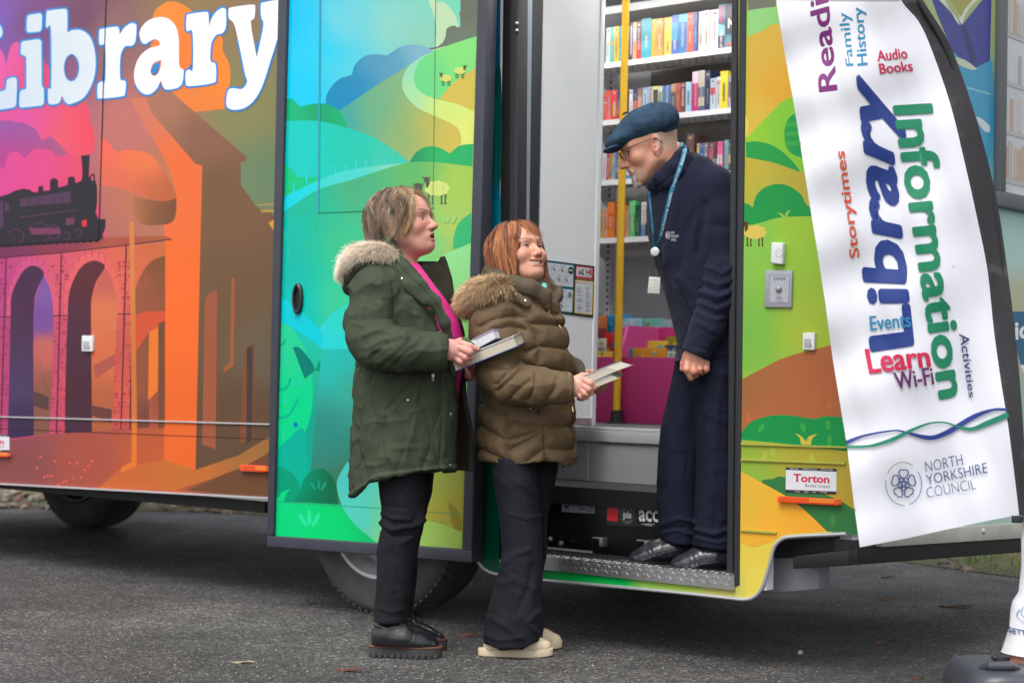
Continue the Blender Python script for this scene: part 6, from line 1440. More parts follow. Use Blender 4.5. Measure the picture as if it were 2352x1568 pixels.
    col = mixc(col, A3(o['brow']), np.clip(bw * 1.4, 0, 1) * 1.3 * o.get('browk', .8) * (1 + ns).clip(.4, 1.4).clip(0, 1))
    # lash line
    le = np.sqrt((x - .0735) ** 2 + (ay - .031) ** 2 + (z + .001) ** 2); open_ = np.abs(z + .002 - .0045)
    lash = (np.abs(le - .0142) < .0035) & (np.sqrt(((ay - .033) / .0135) ** 2 + ((z + .002) / .0068) ** 2) < 1.12) & (x > .078); up_ = z > -.002
    col = mixc(col, A3((40, 26, 24)), (lash & up_) * .95); col = mixc(col, A3((150, 96, 88)), (lash & ~up_) * .5)
    col = mixc(col, A3((60, 26, 24)), ((np.abs(z + .0485) < .0036) & (ay < .012) & (ay > .003) & (x > .099)).astype(float) * .5)
    if 'paint' in o: col = o['paint'](Vv, ay, col, ns)
    R = o['R']; sc = o['scale']; Cc = o['C']
    T = lambda Q: Cc + sc * (np.asarray(Q) @ R.T)
    parts = [(T(Vv), Fq, col)]
    # eyes
    for s_ in (-1, 1):
        gz = np.array(o.get('gaze', (1, 0, 0)), float); gz /= np.linalg.norm(gz); n1, n2 = 20, 28
        a = np.cross(gz, [0, 0, 1.0]); a /= np.linalg.norm(a); b = np.cross(gz, a); P_ = []; cc = []
        for i in range(n1 + 1):
            th = math.pi * i / n1
            for j in range(n2):
                w = 2 * math.pi * j / n2; P_.append(np.array([.0735, s_ * .031, -.001]) + .0125 * (math.cos(th) * gz + math.sin(th) * (math.cos(w) * a + math.sin(w) * b)))
                cc.append(A3((16, 12, 12)) if th < .32 else (A3(o['iris']) if th < .58 else A3((206, 196, 190))))
        fc = [[i * n2 + j, i * n2 + (j + 1) % n2, (i + 1) * n2 + (j + 1) % n2, (i + 1) * n2 + j] for i in range(n1) for j in range(n2)]
        parts.append((T(P_), np.array(fc), np.array(cc)))
    if mouth == 'smile':
        P_ = []; cc = []; fc = []; nt_ = 12
        w_ = .025 if mouth == 'smile' else .014; zc = -.0645 if mouth == 'smile' else -.0665
        for i in range(nt_ * 4 + 1):
            t = -1 + 2 * i / (nt_ * 4); g_ = abs((i % 4) - 0) < 1; xx = .0935 - .014 * t * t - (.0012 if g_ else 0) - (0 if mouth == 'smile' else .003); zz = zc + .010 * t * t * (1 if mouth == 'smile' else .2)
            hh = (.0092 if mouth == 'smile' else .004) * (1 - .35 * t * t)
            for q in (0, 1): P_.append((xx - .001 * q, w_ * t, zz - hh * q)); cc.append(A3((255, 248, 232) if not g_ else (186, 160, 144)))
        fc = [[2 * i, 2 * i + 2, 2 * i + 3, 2 * i + 1] for i in range(nt_ * 4)]
        parts.append((T(P_), np.array(fc), np.array(cc)))
    return parts, T
def merge(parts):
    Vs, Fs, Cs = [], [], []; b = 0
    for v, f, c in parts: Vs.append(v); Fs.append(f + b); Cs.append(c if c.ndim == 2 else np.tile(c, (len(v), 1))); b += len(v)
    return np.concatenate(Vs), np.concatenate(Fs), np.concatenate(Cs)
def strands(paths, r0, cols, n=3, taper=True):
    """paths: list of (m,3) arrays -> thin three-sided tubes"""
    Vs, Fs, Cs = [], [], []; b = 0
    for p, r, c in zip(paths, r0, cols):
        m_ = len(p); T_ = np.gradient(p, axis=0); T_ /= np.linalg.norm(T_, axis=1)[:, None] + 1e-9
        a = np.cross(T_, [0.13, .31, .94]); a /= np.linalg.norm(a, axis=1)[:, None] + 1e-9; q = np.cross(T_, a)
        tt = np.linspace(0, 1, m_); rr = r * (1 - .8 * tt ** 2 if taper else np.ones(m_))
        for k in range(n):
            w = 2 * math.pi * k / n; Vs.append(p + rr[:, None] * (math.cos(w) * a + math.sin(w) * q))
        for i in range(m_ - 1):
            for k in range(n): k2 = (k + 1) % n; Fs.append([b + k * m_ + i, b + k2 * m_ + i, b + k2 * m_ + i + 1, b + k * m_ + i + 1])
        cc = c if np.ndim(c) == 2 else np.tile(c, (m_, 1))
        for k in range(n): Cs.append(cc)
        b += n * m_
    return np.concatenate(Vs), np.array(Fs), np.concatenate(Cs)
def wavy(t, amp, fr, ph): return amp * np.sin(t * fr + ph)
def fur(fig, path, n, length, width, cols, parent, seed, lean=(0, 0, 0), dep=0.1):
    """path: (px,py,d); fur strands stand off the band"""
    r = random.Random(seed); P_ = np.array([fig.W(*p[:3]) for p in smooth3(path)]); Wd = np.interp(np.linspace(0, 1, len(P_)), np.linspace(0, 1, len(path)), [p[3] for p in path]) / fig.k
    ps, rs, cs_ = [], [], []
    for i in range(n):
        q = r.random() * (len(P_) - 1.001); j = int(q); base = P_[j] + (P_[j + 1] - P_[j]) * (q - j); tg = P_[j + 1] - P_[j]; tg /= np.linalg.norm(tg)
        a = np.cross(tg, [0, 1, 0]); a /= np.linalg.norm(a); b = np.cross(tg, a); w = r.uniform(0, 6.28); rad = math.cos(w) * a + math.sin(w) * b
        base = base + rad * Wd[j] * .55; L_ = length * r.uniform(.6, 1.25); dr = rad * 1.0 + tg * r.gauss(0, .35) + np.array(lean) + np.array([r.gauss(0, .18) for _ in range(3)]); dr /= np.linalg.norm(dr)
        t = np.linspace(0, 1, 5)[:, None]; cv_ = np.array([0, 0, -.35]) * L_; ps.append(base + dr * L_ * t + cv_ * t ** 2 + np.array([r.gauss(0, 1) for _ in range(3)]) * .003 * t ** 2)
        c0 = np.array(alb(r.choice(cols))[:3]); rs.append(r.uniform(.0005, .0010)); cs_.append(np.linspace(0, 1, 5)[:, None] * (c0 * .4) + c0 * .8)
    v, f, c = strands(ps, rs, cs_); return npmesh("fur_trim", v, f, c, furM, parent)
def smooth3(path, n=8):
    P_ = np.array([p[:3] for p in path], float); t = np.arange(len(P_)); T_ = np.linspace(0, len(P_) - 1, (len(P_) - 1) * n + 1)
    def cr(i, x):
        p0, p1, p2, p3 = (P_[min(max(i + k, 0), len(P_) - 1)] for k in (-1, 0, 1, 2)); return .5 * (2 * p1 + (p2 - p0) * x + (2 * p0 - 5 * p1 + 4 * p2 - p3) * x * x + (3 * p1 - p0 - 3 * p2 + p3) * x ** 3)
    return [tuple(cr(min(int(q), len(P_) - 2), q - min(int(q), len(P_) - 2))) for q in T_]
def cloth(name, S, color, M_, parent, disp=None, paint=None, amp=.0, sc=6, stretch=(1, 1, 1), ridge=0.0):
    Vv, Fq = S.mesh(); N = vnormals(Vv, Fq); px, py = pix(Vv); near = (N @ fw) < .25
    off = amp * fbm(Vv * np.array(stretch), sc, 3) * 2 if amp else np.zeros(len(Vv))
    if ridge: off = off + ridge * ((1 - np.abs(2.6 * fbm(Vv * np.array([1, 1, .6]) + 3, 7, 2))).clip(0, 1) ** 3 - .3) + ridge * .5 * ((1 - np.abs(2.6 * fbm(Vv * np.array([.7, 1, 1]) + 9, 15, 2))).clip(0, 1) ** 3 - .3)
    col = np.tile(A3(color), (len(Vv), 1))
    if disp is not None: off = off + disp(Vv, N, px, py, near)
    if paint is not None: col = paint(Vv, N, px, py, near, col)
    Vv = Vv + N * off[:, None]
    return npmesh(name, Vv, Fq, col, M_, parent)
def seams(px, py, lines, w, depth, puff=0.0, pw=14.0, closed=None):
    d = np.full(px.shape, 1e9)
    for l in lines: d = np.minimum(d, segdist(px, py, l))
    return -depth * np.exp(-(d / w) ** 2) + puff * (1 - np.exp(-(d / pw) ** 1.3)) - puff
def creases(px, py, lines):
    """(polyline, width px, height m): raised soft folds with a valley beside them"""
    o = 0
    for l, w, h in lines:
        d = segdist(px, py, l); e = min(w * 2.2, 40); L_ = np.array(l); o = o + h * np.exp(-(d / w) ** 2)
    return o
def handmesh(fig, palm, fingers, skin, red, h=.0021, k=.006):
    P_ = [fig.W(*p[:3]) for p in palm] + [fig.W(*q[:3]) for f_ in fingers for q in f_]; lo = np.min(P_, 0) - .03; hi = np.max(P_, 0) + .03; S = SDF(lo, hi, h)
    for a, b in zip(palm[:-1], palm[1:]): S.op(cone(fig.W(*a[:3]), fig.W(*b[:3]), a[3] / fig.k, b[3] / fig.k, .62), .015)
    SF = None
    for f_ in fingers:
        T_ = SDF(lo, hi, h)
        for a, b in zip(f_[:-1], f_[1:]): T_.op(cone(fig.W(*a[:3]), fig.W(*b[:3]), a[3] / fig.k, b[3] / fig.k), .002)
        for q in f_[1:-1]: T_.op(ball(fig.W(*q[:3]), q[3] / fig.k * 1.08), .003)
        kk = .0045; hh = np.clip(.5 + .5 * (S.d - T_.d) / kk, 0, 1)
        if SF is None: SF = T_.d
        else: SF = np.minimum(SF, T_.d)
    kk = .008; hh = np.clip(.5 + .5 * (S.d - SF) / kk, 0, 1); S.d = S.d * (1 - hh) + SF * hh - kk * hh * (1 - hh)
    Vv, Fq = S.mesh(); col = np.tile(A3(skin), (len(Vv), 1)); nr = fbm(Vv, 60, 2); w = np.zeros(len(Vv))
    for f_ in fingers:
        for q in f_: w = np.maximum(w, np.clip(1 - np.linalg.norm(Vv - fig.W(*q[:3]), axis=1) / (q[3] / fig.k * 2.0), 0, 1))
    col = mixc(col, A3(red), np.clip(w * .75 + nr * .35 + .1, 0, .85)); N = vnormals(Vv, Fq)
    return Vv + N * (nr * .0012)[:, None], Fq, col
def inner_body(fig, o):
    """torso, limbs under the clothes: one coarse continuous surface"""
    S = fig.grid(o['x0'], o['y0'], o['x1'], o['y1'], -.34, .34, .012)
    for ch in o['chains']: fig.chain(S, [q[:3] + (q[3] * .76,) for q in ch], .02)
    Vv, Fq = S.mesh(); return Vv, Fq, np.tile(A3(o['skin']), (len(Vv), 1))
def shoe(fig, name, rows, parent, color, M_, sole, solec, rot=0, h=.004, disp=None, k=.01, extra=None, lace=None):
    pass
def extrude_px(fig, loop, d0, d1, M_, name, parent, col=None, bevel=.002, segs=2):
    m = MB(); a = [fig.W(p[0], p[1], d0) for p in loop]; b = [fig.W(p[0], p[1], d1) for p in loop]; n = len(a); m.v = [tuple(q) for q in a + b]
    m.f = [list(range(n)), list(range(2 * n - 1, n - 1, -1))] + [[i, (i + 1) % n, n + (i + 1) % n, n + i] for i in range(n)]; m.m = [0] * len(m.f); m.c = [col] * len(m.f)
    return m.build(name, M_, parent, bevel=bevel, segs=segs, angle=40)
def sheet3(name, curves, M_, parent, thick=.004, cols=None):
    """curves: list of lists of 3-D points of equal length; solid sheet"""
    G = [np.array(smooth_w(c)) for c in curves]; G = np.array(G); nu, nv = G.shape[:2]
    du = np.gradient(G, axis=0); dv = np.gradient(G, axis=1); Nn = np.cross(du, dv); Nn /= np.linalg.norm(Nn, axis=2)[..., None] + 1e-9
    A_ = (G + Nn * thick / 2).reshape(-1, 3); B_ = (G - Nn * thick / 2).reshape(-1, 3); n = nu * nv; f = []
    for i in range(nu - 1):
        for j in range(nv - 1):
            q = [i * nv + j, i * nv + j + 1, (i + 1) * nv + j + 1, (i + 1) * nv + j]; f.append(q); f.append([n + x for x in q[::-1]])
    bd = [i * nv for i in range(nu)] + [(nu - 1) * nv + j for j in range(1, nv)] + [i * nv + nv - 1 for i in range(nu - 2, -1, -1)] + [j for j in range(nv - 2, 0, -1)]
    for a, b in zip(bd, bd[1:] + bd[:1]): f.append([a, b, n + b, n + a])
    c = None
    if cols is not None:
        t = np.linspace(0, 1, nu); base = np.array([A3(q) for q in cols]); cc = np.stack([np.interp(t, np.linspace(0, 1, len(cols)), base[:, k]) for k in range(3)], 1); c = np.repeat(cc, nv, 0); c = np.concatenate([c, c])
    return npmesh(name, np.concatenate([A_, B_]), np.array(f), c, M_, parent)
def smooth_w(c, n=6):
    return [np.array(q) for q in smooth3([tuple(p) for p in c], n)]
def snap(fig, px, py, d, r, parent, M_, name="snap"):
    c = fig.W(px, py, d); MB().lathe(c, -fw, [(-.004, r), (.0015, r), (.003, r * .7), (.0032, r * .3), (.002, r * .25), (.002, .0002)], 16).build(name, M_, parent, smooth=True, angle=50)
metalM = mat("snap_metal", (190, 190, 186), rough=.25, metal=.9)
from mathutils.bvhtree import BVHTree
def bvh(o):
    me = o.data; return BVHTree.FromPolygons([v.co.copy() for v in me.vertices], [tuple(p.vertices) for p in me.polygons])
def hit(t, px, py):
    r = ray(px, py); r = r / np.linalg.norm(r); h = t.ray_cast(Vector(CAM), Vector(r)); return (np.array(h[0]), np.array(h[1])) if h[0] is not None else (None, None)
def stud(t, px, py, r, parent, M_, name="snap"):
    c, n = hit(t, px, py)
    if c is None: return
    if n @ fw > 0: n = -n
    MB().lathe(c, n, [(-.004, r), (.0018, r), (.0034, r * .7), (.0036, r * .35), (.0024, r * .3), (.0024, .0002)], 16).build(name, M_, parent, smooth=True, angle=50)
def ontop(t, pts, out, fallback):
    res = []
    for p in pts:
        c, n = hit(t, *p[:2])
        if c is None: c = fallback(*p[:2]); n = -fw
        if n @ fw > 0: n = -n
        res.append(c + n * out - fw * out)
    return res
def hair_paths(spec, n, seed, T, per=14, flip=.0):
    r = random.Random(seed); ps, rs, cs_ = [], [], []
    c0 = np.array([-.016, 0, .034]); R0 = np.array([.099, .078, .088]); thm = math.pi / 2
    for i in range(n // per):
        g = spec(r)
        if g is None: continue
        ph0, ph1, th0, zend, vol, rad, cols, wv, tuck = g
        w1_, w2_, fq = r.uniform(0, 6.28), r.uniform(0, 6.28), r.uniform(4, 8); cc0 = np.array(alb(r.choice(cols))[:3]); tuck = tuck + r.uniform(-flip, flip); cur = r.gauss(0, wv)
        for j in range(per):
            jp, jv, jz = r.gauss(0, .05), r.gauss(0, .0022), r.gauss(0, .008); m_ = 12; P_ = []
            Ltop = (thm - th0) * .09; Lbot = max(0, .034 - zend + jz); tot = Ltop + Lbot; a1, a2 = r.uniform(0, 6.28), r.uniform(0, 6.28)
            for k in range(m_):
                s = k / (m_ - 1); L_ = s * tot; pin = .35 + .65 * math.sin(math.pi * min(1, s * 1.05)); ph = ph0 + (ph1 - ph0) * s + jp * pin * (1.1 - .5 * s) + cur * .35 * math.sin(fq * s + w1_) + cur * .5 * s * s
                v = vol + jv * pin + wv * .012 * math.sin(fq * s + w2_) * s
                if L_ < Ltop: th = th0 + L_ / .09; q = np.array([math.sin(th) * math.cos(ph), math.sin(th) * math.sin(ph), math.cos(th)]); p = c0 + q * (R0 + v * min(1, .45 + s * 1.2))
                else:
                    zz = .034 - (L_ - Ltop); b = (L_ - Ltop) / max(Lbot, 1e-3); rr = (R0[:2] + v) * (1 - tuck * b ** 2.2); p = np.array([c0[0] + rr[0] * math.cos(ph), rr[1] * math.sin(ph), zz])
                P_.append(p + np.array([math.sin(9 * s + a1), math.cos(8 * s + a2), math.sin(7 * s + a1 + 2)]) * (.0012 + wv * .008) * s)
            ps.append(T(P_)); rs.append(rad * r.uniform(.55, 1.1)); cs_.append((cc0 * r.uniform(.88, 1.14))[None] * np.linspace(.88, 1.08, m_)[:, None])
    for i in range(260):   # loose single hairs
        p = ps[r.randrange(len(ps))]; c_ = p.mean(0); q = T([c0])[0]; m_ = len(p); s = np.linspace(0, 1, m_)[:, None]; ps.append(p + (p - q) * (.03 + .12 * r.random() * s) + np.sin(s * r.uniform(3, 9) + r.uniform(0, 6)) * np.array([r.gauss(0, .004) for _ in range(3)])); rs.append(.0005); cs_.append(cs_[r.randrange(len(cs_))])
    return strands(ps, rs, cs_)
def hair_cap(T, cutf, col, vol=.010, extra=None, h=.004):
    S = SDF((-.17, -.13, -.17), (.14, .13, .17), h); S.op(ell((-.018, 0, .032), (.099 + vol, .078 + vol, .088 + vol)), .01)
    if extra: extra(S)
    S.cut(cutf); Vv, Fq = S.mesh(); n = fbm(Vv * np.array([1, 1, .25]), 70, 2); c = np.tile(A3(col), (len(Vv), 1)) * (1 + n[:, None] * .8); return T(Vv), Fq, c
def pants(fig, name, spec, color, M_, parent, folds, h=.005, lo=None, cuts=None, amp=.004, paint=None, k=.015):
    x0 = min(min(r[1] for r in leg) for leg in spec) - 20; x1 = max(max(r[2] for r in leg) for leg in spec) + 20; y0 = min(r[0] for leg in spec for r in leg); y1 = max(r[0] for leg in spec for r in leg)
    S = fig.grid(x0, y0 - 5, x1, y1 + 8, -.28, .32, h)
    for leg in spec: S.op(loft(fig.rows(leg), 2.2), k)
    if cuts: S.cut(hemcut(cuts))
    def disp(Vv, N, px, py, near): return creases(px, py, folds) * near
    return cloth(name, S, color, M_, parent, disp=disp, amp=amp, sc=9, stretch=(1, 1, .5), paint=paint, ridge=.004)
# =============================================================== FIRST WOMAN (green parka)
f1 = Fig(6.34, None, None)
g1 = empty("person", f1.W(930, 1508, 0), "woman with short tousled brown hair in open green parka over bright pink top", "person")
skin1 = (216, 156, 136)
R1 = frame(21, 13); sc1 = 1.04
C1_ = at(970, 498, f1.Y0 - .05) - sc1 * (R1 @ np.array([.085, -.031, 0]))
head1, T1 = build_head(dict(R=R1, scale=sc1, C=C1_, mouth='open', skin=skin1, red=(214, 120, 112), brow=(92, 70, 58), browk=.75, iris=(66, 54, 44), nose=1.0, lips=(190, 104, 104), gaze=(1, .1, .12), neck=.058, ear=.95,
    shade=[(((.094, 0, -.085), (196, 130, 118)), (.02, .03, .02), .4)]))
pal = [(1016, 806, -.27, 17), (1034, 803, -.27, 22), (1050, 803, -.27, 18)]
fgs = [[(1058, 788, -.275, 8.2), (1080, 795, -.285, 7.2), (1097, 802, -.28, 6)], [(1058, 799, -.28, 8.2), (1079, 808, -.30, 7.8), (1082, 819, -.285, 7), (1072, 822, -.26, 6.2)],
       [(1053, 811, -.275, 8), (1069, 821, -.29, 7.6), (1072, 829, -.275, 6.6), (1064, 832, -.25, 6)], [(1044, 820, -.27, 7.6), (1058, 830, -.28, 7), (1063, 836, -.265, 6), (1056, 838, -.245, 5.5)],
       [(1036, 792, -.25, 9), (1058, 783, -.23, 7.5), (1076, 788, -.22, 6.2)]]
hand1 = handmesh(f1, pal, fgs, (228, 172, 158), (206, 120, 112))
fgs2 = [[(1092, 857, .0, 8), (1098, 848, -.05, 7.5), (1099, 838, -.10, 6.8)], [(1104, 856, .0, 8), (1110, 846, -.05, 7.5), (1112, 834, -.10, 6.8)], [(1114, 852, .0, 8), (1121, 841, -.05, 7.3), (1122, 829, -.10, 6.5)], [(1122, 845, .01, 7.5), (1132, 837, -.04, 7), (1135, 824, -.09, 6.2)], [(1085, 850, -.02, 8), (1080, 842, -.08, 7), (1084, 836, -.12, 6)]]
hand1b = handmesh(f1, [(1062, 852, .04, 15), (1082, 854, .02, 18), (1104, 854, .02, 14)], fgs2, (206, 140, 128), (176, 92, 92))
body1 = inner_body(f1, dict(x0=790, y0=560, x1=1120, y1=1500, skin=skin1, chains=[
    [(915, 590, 0, 34), (910, 640, 0, 50), (905, 700, 0, 78), (925, 780, 0, 95), (925, 900, 0, 85), (930, 1010, 0, 78)],
    [(905, 650, -.10, 40), (862, 680, -.17, 34), (850, 790, -.23, 30), (930, 806, -.27, 25), (1020, 806, -.27, 15)],
    [(905, 650, .10, 40), (900, 690, .19, 34), (905, 790, .22, 30), (1000, 820, .14, 24), (1070, 852, .03, 14)],
    [(915, 1020, -.09, 55), (918, 1180, -.09, 38), (900, 1300, -.09, 28), (897, 1440, -.09, 20)], [(945, 1020, .09, 55), (935, 1180, .10, 38), (922, 1300, .10, 28), (925, 1420, .10, 20)]]))
v, f, c = merge([body1] + head1 + [hand1, hand1b]); npmesh("body", v, f, c, skinM, g1)
# finger nails and hair
def spec1(r):
    u = r.random()
    dark = [(120, 98, 84), (140, 116, 100), (160, 138, 120), (104, 84, 72)]; ash = [(184, 166, 148), (168, 146, 126), (206, 192, 176), (150, 128, 110)]; bl = [(232, 210, 168), (246, 228, 190), (216, 190, 146), (206, 174, 128)]; gi = [(206, 150, 98), (188, 136, 92)]
    if u < .17:      # fringe falling to the far side
        ph0 = math.radians(r.uniform(-20, 30)); return (ph0, math.radians(r.uniform(28, 74)), r.uniform(.10, .45), r.uniform(-.008, .03), r.uniform(.006, .014), .0012, ash + gi + bl[:1], .16, .02)
    if u < .36:      # front curtain, near side, blond
        return (math.radians(r.uniform(-62, -10)), math.radians(r.uniform(-92, -66)), r.uniform(.12, .5), r.uniform(-.06, .02), r.uniform(.004, .020), .0010, bl + ash[:2] + gi, .34, .02)
    ph = r.uniform(-math.pi, math.pi)
    if abs(ph) < math.radians(66): return None
    back = abs(ph) > math.radians(125)
    z0 = -.058 if not back else -.098
    return (ph + r.gauss(0, .12), ph + r.gauss(0, .16), r.uniform(.05, 1.1), z0 + abs(r.gauss(0, .038)), r.uniform(.0, .030), .0010, (dark + ash + gi[:1]) if r.random() < .72 else dark, .48, .10)
hp = hair_paths(spec1, 13000, 21, T1, 16, .22)
cp = hair_cap(T1, lambda X, Y, Z: np.maximum(np.minimum(X - (.030 + .35 * np.maximum(Z, 0) ** 1.0) + 0 * Y, .088 - Z + 0 * X), -.062 - Z + 0 * X + 0 * Y), (124, 102, 84), .009, lambda S: S.op(ell((-.05, 0, -.02), (.07, .078, .07)), .03))
v, f, c = merge([cp, hp]); npmesh("hair", v, f, c, hairM, g1)
# parka
parkaM = mat("parka_cloth", attr=True, rough=.72, spec=.22, bump=(500, .15, .0006), mottle=(7, .07)); GRN = (62, 71, 54)
S = f1.grid(745, 540, 1125, 1170, -.40, .36, .0055)
rw = [(596, 866, 950, .12), (612, 842, 968, .16), (640, 822, 990, .20), (670, 812, 1004, .215), (720, 809, 1030, .22), (780, 813, 1056, .215), (828, 819, 1060, .205), (846, 817, 1060, .205), (900, 811, 1058, .215), (1000, 806, 1056, .23), (1075, 806, 1056, .235), (1160, 803, 1056, .24)]
S.op(loft(f1.rows(rw), 2.3), .01)
f1.chain(S, [(868, 640, -.13, 40), (858, 668, -.175, 52), (848, 735, -.20, 52), (852, 790, -.215, 47)], .03)
# front opening : nothing of the coat beyond the placket line on the near side
pl = [(540, 905), (575, 912), (600, 932), (640, 966), (690, 1004), (730, 1024), (790, 1038), (860, 1045), (1000, 1045), (1180, 1044)]
S.cut(pxcut(lambda px, py, Y: np.minimum(px - np.interp(py, [p[0] for p in pl], [p[1] for p in pl]), 1e9)))
S.cut(hemcut([(780, 1150), (804, 1142), (815, 1139), (835, 1120), (850, 1106), (875, 1098), (950, 1088), (1050, 1077)]))
HOLLOW = f1.grid(745, 540, 1125, 1170, -.40, .36, .0055)
quilt = []
for r_ in range(5):
    for cidx in range(7):
        pass
wav = []
for kx, x0_ in enumerate(range(800, 1046, 30)):
    ln = []; sg = 1 if kx % 2 else -1
    for y in range(846, 1150, 8): ln.append((x0_ + sg * 13 * math.sin((y - 850) / 104 * math.pi), y))
    wav.append(ln)
cl1 = [([(820, 752), (850, 742), (884, 748), (912, 765)], 6, .010), ([(828, 790), (858, 772), (895, 764), (925, 778)], 5, .007), ([(870, 700), (888, 730), (900, 770)], 7, .008), ([(900, 650), (906, 700), (898, 760)], 5, -.007),
       ([(835, 690), (826, 730), (830, 770)], 8, .006), ([(940, 690), (960, 740), (975, 790)], 9, .006), ([(985, 700), (1010, 760), (1020, 800)], 8, -.006), ([(930, 650), (945, 700), (950, 760)], 8, -.005)]
pock = [(885, 942), (950, 869)]
def d1(Vv, N, px, py, near):
    lower = np.clip((py - 848) / 6, 0, 1); sl_ = np.ones(len(px))
    o = creases(px, py, cl1) * near
    q = seams(px, py, wav, 2.0, .003, .004, 11) * lower * (px < 1014); o = o + q
    o = o + seams(px, py, [[(818, 842), (1045, 850)], [(818, 828), (1045, 834)]], 2.0, .004) - .003 * np.exp(-((py - 845) / 9) ** 2) * near
    o = o + seams(px, py, [[(1016, 850), (1014, 1085)]], 1.6, .004) * near + .003 * (px > 1018) * (py > 850) * near
    o = o + seams(px, py, [pock], 2.2, .006) * near + .004 * np.exp(-(segdist(px, py, [(894, 948), (960, 876)]) / 6) ** 2) * near
    hem = np.interp(px, [804, 835, 850, 875, 950, 1050], [1142, 1120, 1106, 1098, 1088, 1077]); o = o + .005 * np.exp(-((hem - py - 6) / 5) ** 2) - .003 * np.exp(-((hem - py - 13) / 2.2) ** 2)
    o = o + .006 * fbm(Vv * np.array([1, 1, .35]), 12, 2) * lower + .004 * fbm(Vv, 18, 2) * lower
    return o
def p1(Vv, N, px, py, near, col):
    g = vnoise(Vv * np.array([1, 1, .4]), 9)[:, None]; return col * (1 + .18 * g)
coat1 = cloth("coat", S, GRN, parkaM, g1, disp=d1, paint=p1, amp=.0045, sc=7, ridge=.010)
# near sleeve
S = f1.grid(785, 700, 1060, 880, -.42, .0, .005)
f1.chain(S, [(850, 728, -.21, 51), (852, 775, -.235, 50), (868, 797, -.26, 48), (930, 805, -.28, 46), (985, 808, -.275, 41), (1040, 808, -.27, 37)], .03)
S.cut(pxcut(lambda px, py, Y: px - (1028 + (py - 808) * -.03)))
S.cut(pxcut(lambda px, py, Y: (735 - py)))
sf = [([(835, 770), (868, 756), (905, 765)], 6, .0070), ([(840, 800), (880, 778), (930, 772)], 6, .0063), ([(865, 838), (905, 808), (935, 776)], 7, .0056), ([(885, 846), (925, 812), (962, 775)], 6, .0042), ([(930, 846), (960, 815), (990, 782)], 6, .0028), ([(860, 815), (890, 790)], 5, -.0063), ([(905, 838), (940, 800)], 5, -.0042)]
def d1s(Vv, N, px, py, near): return creases(px, py, sf) + seams(px, py, [[(1014, 765), (1012, 850)]], 1.4, .003)
sleeve1 = cloth("sleeve", S, GRN, parkaM, g1, disp=d1s, paint=p1, amp=.004, sc=10, ridge=.009)
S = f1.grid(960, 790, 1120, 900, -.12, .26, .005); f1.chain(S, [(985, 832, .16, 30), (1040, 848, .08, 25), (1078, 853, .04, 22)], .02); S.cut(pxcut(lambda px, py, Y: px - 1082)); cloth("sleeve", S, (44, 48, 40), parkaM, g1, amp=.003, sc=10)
tc1 = bvh(coat1); ts1 = bvh(sleeve1)
# far coat panel with dark lining, and collar
LIN = (60, 46, 42)
edge_o = [(1008, 600, .10), (1030, 660, .10), (1052, 715, .07), (1068, 770, .05), (1078, 830, .05), (1070, 880, .06), (1074, 930, .06), (1086, 990, .08), (1087, 1040, .08), (1084, 1082, .08)]
edge_i = [(960, 600, .03), (975, 660, .06), (1000, 715, .10), (1005, 770, .12), (1010, 830, .12), (1010, 880, .12), (1015, 930, .12), (1020, 990, .12), (1025, 1040, .12), (1025, 1078, .12)]
mid_ = [((a[0] + b[0]) / 2 + 3, (a[1] + b[1]) / 2, (a[2] + b[2]) / 2 + .03 + .01 * math.sin(i * 1.7)) for i, (a, b) in enumerate(zip(edge_o, edge_i))]
sheet3("coat_front", [[f1.W(*p) for p in edge_i], [f1.W(*p) for p in mid_], [f1.W(p[0] - 8, p[1], p[2] + .004) for p in edge_o], [f1.W(*p) for p in edge_o]], parkaM, g1, .010, [(54, 42, 38), LIN, (58, 48, 42), (70, 74, 60)])
sheet3("collar", [[f1.W(*p) for p in [(946, 604, .02), (975, 607, .06), (1000, 604, .08), (1012, 592, .085)]], [f1.W(*p) for p in [(955, 640, .0), (985, 640, .05), (1012, 628, .08), (1021, 588, .08)]], [f1.W(*p) for p in [(985, 665, -.02), (1010, 668, .04), (1030, 662, .075), (1027, 600, .078)]], [f1.W(*p) for p in [(1005, 690, -.01), (1030, 700, .04), (1046, 700, .07), (1036, 640, .08)]]], parkaM, g1, .010, [(64, 68, 54), (56, 58, 48), (66, 58, 50)])
# near collar and zip placket: rolled edge
S = f1.grid(850, 530, 1070, 880, -.30, .10, .004)
f1.chain(S, [(878, 552, .03, 15), (890, 565, -.06, 18), (905, 590, -.13, 18), (930, 622, -.175, 16), (965, 655, -.20, 14), (998, 692, -.205, 12), (1022, 740, -.20, 10), (1037, 800, -.17, 9), (1043, 858, -.15, 8)], .02, .6)
f1.chain(S, [(880, 556, -.02, 12), (900, 612, -.155, 14), (935, 655, -.195, 13), (975, 690, -.21, 11)], .02, .6)
def d1c(Vv, N, px, py, near): return seams(px, py, [[(905, 597), (935, 632), (972, 664), (1005, 705), (1028, 760)]], 1.6, .003) + .0012 * np.sin(py * 1.6) * np.exp(-(segdist(px, py, [(898, 566), (925, 590), (950, 618), (985, 655), (1010, 692)]) / 2.5) ** 2)
def p1c(Vv, N, px, py, near, col): return mixc(col, A3((100, 104, 96)), np.exp(-(segdist(px, py, [(910, 575), (940, 602), (965, 630), (1000, 672), (1024, 722)]) / 1.6) ** 2) * .8)
col1 = cloth("collar", S, GRN, parkaM, g1, disp=d1c, paint=p1c, amp=.002, sc=12); tcol = bvh(col1)
